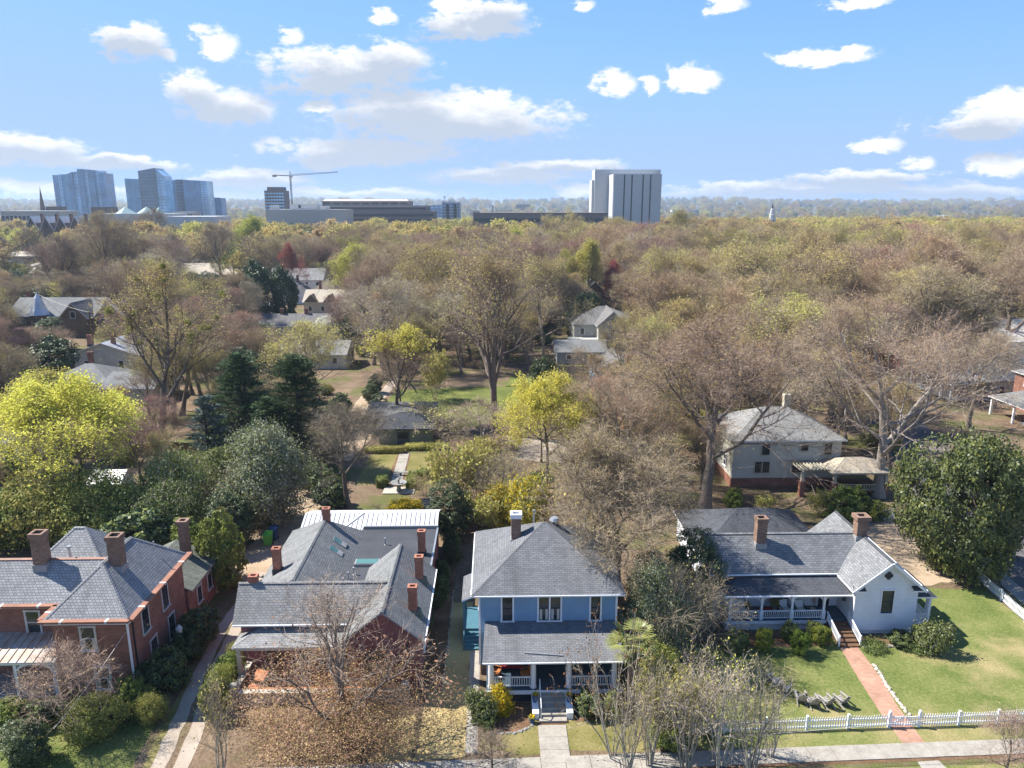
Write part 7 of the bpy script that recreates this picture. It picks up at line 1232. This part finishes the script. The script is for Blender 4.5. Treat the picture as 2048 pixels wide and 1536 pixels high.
# crane
Y = 980
def crane(u_m, v_base, v_top, uL, vL, uR, vR, label, Y, s=1.):
    x, zt = AT(u_m, v_top, Y); zb = gz(x, Y); o = thing('tower_crane', (x, Y, zb), label, 'crane'); w = .75 * s
    m = MB(); n = int((zt - zb) / (3 * s))
    for dx, dy in ((-w, -w), (w, -w), (w, w), (-w, w)): m.bar((x + dx, Y + dy, zb), (x + dx, Y + dy, zt - 4 * s), .35 * s)
    for i in range(n): z0 = zb + (zt - 4 * s - zb) * i / n; z1 = zb + (zt - 4 * s - zb) * (i + 1) / n; a, b = (-w, w) if i % 2 else (w, -w); m.bar((x + a, Y - w, z0), (x + b, Y - w, z1), .22 * s); m.bar((x + a, Y + w, z0), (x + b, Y + w, z1), .22 * s)
    m.build('mast', 'city_dark', o); zj = zt - 4 * s
    xl, zl = AT(uL, vL, Y); xr, zr = AT(uR, vR, Y); j = MB(); j.bar((x, Y - w, zj), (xr, Y - w, zr), .3 * s); j.bar((x, Y + w, zj), (xr, Y + w, zr), .3 * s); j.bar((x, Y, zj + 1.8 * s), (xr, Y, zr + 1.0 * s), .3 * s); k = int((xr - x) / (2.4 * s))
    for i in range(k):
        p0 = Vector((x, Y - w, zj)).lerp(Vector((xr, Y - w, zr)), i / k); p1 = Vector((x, Y, zj + 1.8 * s)).lerp(Vector((xr, Y, zr + s)), (i + .5) / k); p2 = Vector((x, Y - w, zj)).lerp(Vector((xr, Y - w, zr)), (i + 1) / k); j.bar(p0, p1, .18 * s); j.bar(p1, p2, .18 * s)
    j.build('jib', 'city_dark', o); c = MB(); c.bar((x, Y, zj), (xl, Y, zl), .8 * s, 1.0 * s); c.build('counter_jib', 'city_dark', o); MB().box(xl, xl + 5 * s, Y - 1.2, Y + 1.2, zl - 2.4 * s, zl + .4).build('counterweight', 'city_beige', o); MB().bar((x, Y, zj), (x, Y, zt + 1.5 * s), .7 * s).build('apex', 'city_dark', o); MB().box(x + .9, x + 2.6, Y - 1, Y + 1, zj - 2.4 * s, zj - .2).build('cab', 'city_light', o)
crane(580, 420, 345, 545, 350, 676, 345, 'tall tower crane with long jib beside the dark brick tower', Y); crane(889, 404, 392, 886, 393, 898, 391, 'tiny far crane above the pale apartment tower', 2200, 1.2)
# pyramidal green roofs, long white roofs, half-timbered house, low office
x0, x1 = bspan(195, 345, 640); o = thing('museum_building', ((x0 + x1) / 2, 655, -8), 'long pale building with green pyramid roofs below the glass towers', 'building'); z1 = ztop(270, 427, 640); MB().box(x0, x1, 640, 670, gz(x0, 640) - 1, z1).build('wall', 'city_light', o); reserve(x0, x1, 640, 670)
for u, w in ((236, 15), (279, 15), (305, 9)): xa, xb = bspan(u - w, u + w, 642); MB().lathe(((xa + xb) / 2, 655, z1), [((xb - xa) / 1.41, 0), (.1, 5.4)], 4).build('pyramid_roof', 'copper_green', o)
x0, x1 = bspan(330, 432, 600); o, x0, x1, zb, z1 = block('long_hall', 'long pale windowless hall below the pale banded tower', 330, 425, 433, 600, 40, 'city_light'); bands(o, x0, x1, 600, zb + 2, z1 - 1, 1, .5, 'city_beige', None, .2, 10); o, x0, x1, zb, z1 = block('terrace_block', 'pale blocks in front of the dark blue glass tower', 344, 384, 424, 720, 20, 'city_beige'); bands(o, x0, x1, 720, zb + 4, z1, 4, .4, 'city_dark', None, .2, 7)
o, x0, x1, zb, z1 = block('flat_hall', 'long flat white-roofed building at the far left', 0, 118, 424, 680, 30, 'city_beige'); MB().box(x0 - 1, x1 + 1, 679, 711, z1, z1 + 1).build('roof', 'city_light', o); bands(o, x0, x1, 680, zb + 3, z1 - .5, 3, .4, 'city_dark', None, .2, 14)
o, x0, x1, zb, z1 = block('brick_hall', 'low red-brown hall below the leftmost glass towers', 182, 214, 414, 860, 25, 'city_brick'); bands(o, x0, x1, 860, zb + 4, z1 - 1, 2, .4, 'city_dark', None, .2, 6)
o, x0, x1, zb, z1 = block('gabled_terrace', 'dark house row with steep white-edged gables at far left', 48, 165, 446, 520, 16, 'city_brick')
for i in range(4):
    a, b = x0 + (x1 - x0) * i / 4, x0 + (x1 - x0) * (i + .8) / 4; m = (a + b) / 2; zz = ztop(60, 437, 520) + 1; MB().poly([(a, 519.6, z1 - 4), (b, 519.6, z1 - 4), (m, 519.6, zz)]).build('gable', 'city_brick', o)
    MB().slab([(a - .6, 519, z1 - 4.6), (m, 519, zz + .5), (m, 535, zz + .5), (a - .6, 535, z1 - 4.6)], .4).slab([(m, 519, zz + .5), (b + .6, 519, z1 - 4.6), (b + .6, 535, z1 - 4.6), (m, 535, zz + .5)], .4).build('gable_roof', 'metal_white', o); MB().box(b, b + 1.6, 524, 526, z1 - 3, zz + 2).build('chimney', 'city_brick', o); MB().box(m - 1, m + 1, 519.4, 519.6, z1 - 3, z1 + .4).build('window', 'glass', o)
o, x0, x1, zb, z1 = block('low_office', 'low white office with tan roof and three dark windows at the left edge', -40, 84, 512, 400, 30, 'city_light'); MB().hexa([(x0, 398, z1), (x1 + 1, 398, z1), (x1 - 2, 432, z1), (x0, 432, z1), (x0, 399, z1 + .9), (x1, 399, z1 + .9), (x1 - 3, 431, z1 + .9), (x0, 431, z1 + .9)]).build('roof', 'metal_tan', o)
for i in range(3): c = bspan(33 + i * 18, 48 + i * 18, 400); MB().box(c[0], c[1], 399.8, 400.1, z1 - 4, z1 - 1.2).build('window', 'glass', o); MB().box(c[0], c[1], 399.8, 400.1, z1 - 9, z1 - 6).build('window', 'glass', o)
# the woods around and beyond
PT = []
def clear_b(x, y): return not any(a < x < b and c < y < d for a, b, c, d in BLD + BOX)
for i in range(6200):
    y = math.sqrt(rr.uniform(318 ** 2, 980 ** 2)); x = rr.uniform(-.85, .85) * y
    if not clear_b(x, y) or (y < 330 and near(x, y, 5)): continue
    s = rr.uniform(.7, 1.65); z = gz(x, y); u, v = PR(x, y, z + 16 * s)
    if x < -170 and 380 < y < 400 and u < 95: continue
    lim = 426 + rr.uniform(0, 10)
    for a, b, lv, d_ in ((45, 170, 452, 520), (170, 345, 430, 640), (325, 440, 438, 600), (525, 700, 433, 620), (640, 880, 433, 690), (870, 930, 440, 780), (940, 1220, 436, 600), (1180, 1330, 445, 650), (0, 90, 516, 400), (1370, 1440, 448, 640), (1524, 1564, 446, 700), (0, 120, 430, 680)):
        if y < d_ and a < u < b: lim = max(lim, lv + rr.uniform(-13, 9))
    if v < lim:
        s = (AT(u, lim, y)[1] - z) / 16
        if s < .3: continue
    PT.append((x, y, z - .2, s))
K = list(range(len(PT))); rr.shuffle(K); right = [PT[i] for i in K if PT[i][0] > .1 * PT[i][1]]; left = [PT[i] for i in K if PT[i][0] <= .1 * PT[i][1]]
wood('far_woodland', 'olive and tan treetops filling the right distance below the horizon', ['far_olive', 'far_tan', 'far_bare', 'far_tan', 'far_bare', 'far_lime', 'far_olive', 'far_bare', 'far_green', 'far_olive'], right); wood('far_woodland', 'mixed grey and green treetops filling the left distance below the city', ['far_bare', 'far_olive', 'far_bare', 'far_tan', 'far_bare', 'far_green', 'far_bare', 'far_lime', 'far_olive'], left)
PT = []
for i in range(6000):
    y = 950 * (9.0 ** (rr.random() ** 1.1)); x = rr.uniform(-.9, .9) * y
    if not clear_b(x, y): continue
    PT.append((x, y, gz(x, y) - 3, rr.uniform(.8, 1.25) * min(3.4, max(1., y / 1500))))
wood('horizon_woodland', 'hazy grey-blue wooded ridge along the horizon', ['far_bare', 'far_green', 'far_olive', 'far_bare', 'far_tan'], PT)
# ------------------------------------------------------------------ the air
tag(MB().box(-14200, 14200, -14200, 14200, -14, 125).build('haze', 'haze'), 'thin pale blue haze over the whole view', 'haze', None, 'stuff')
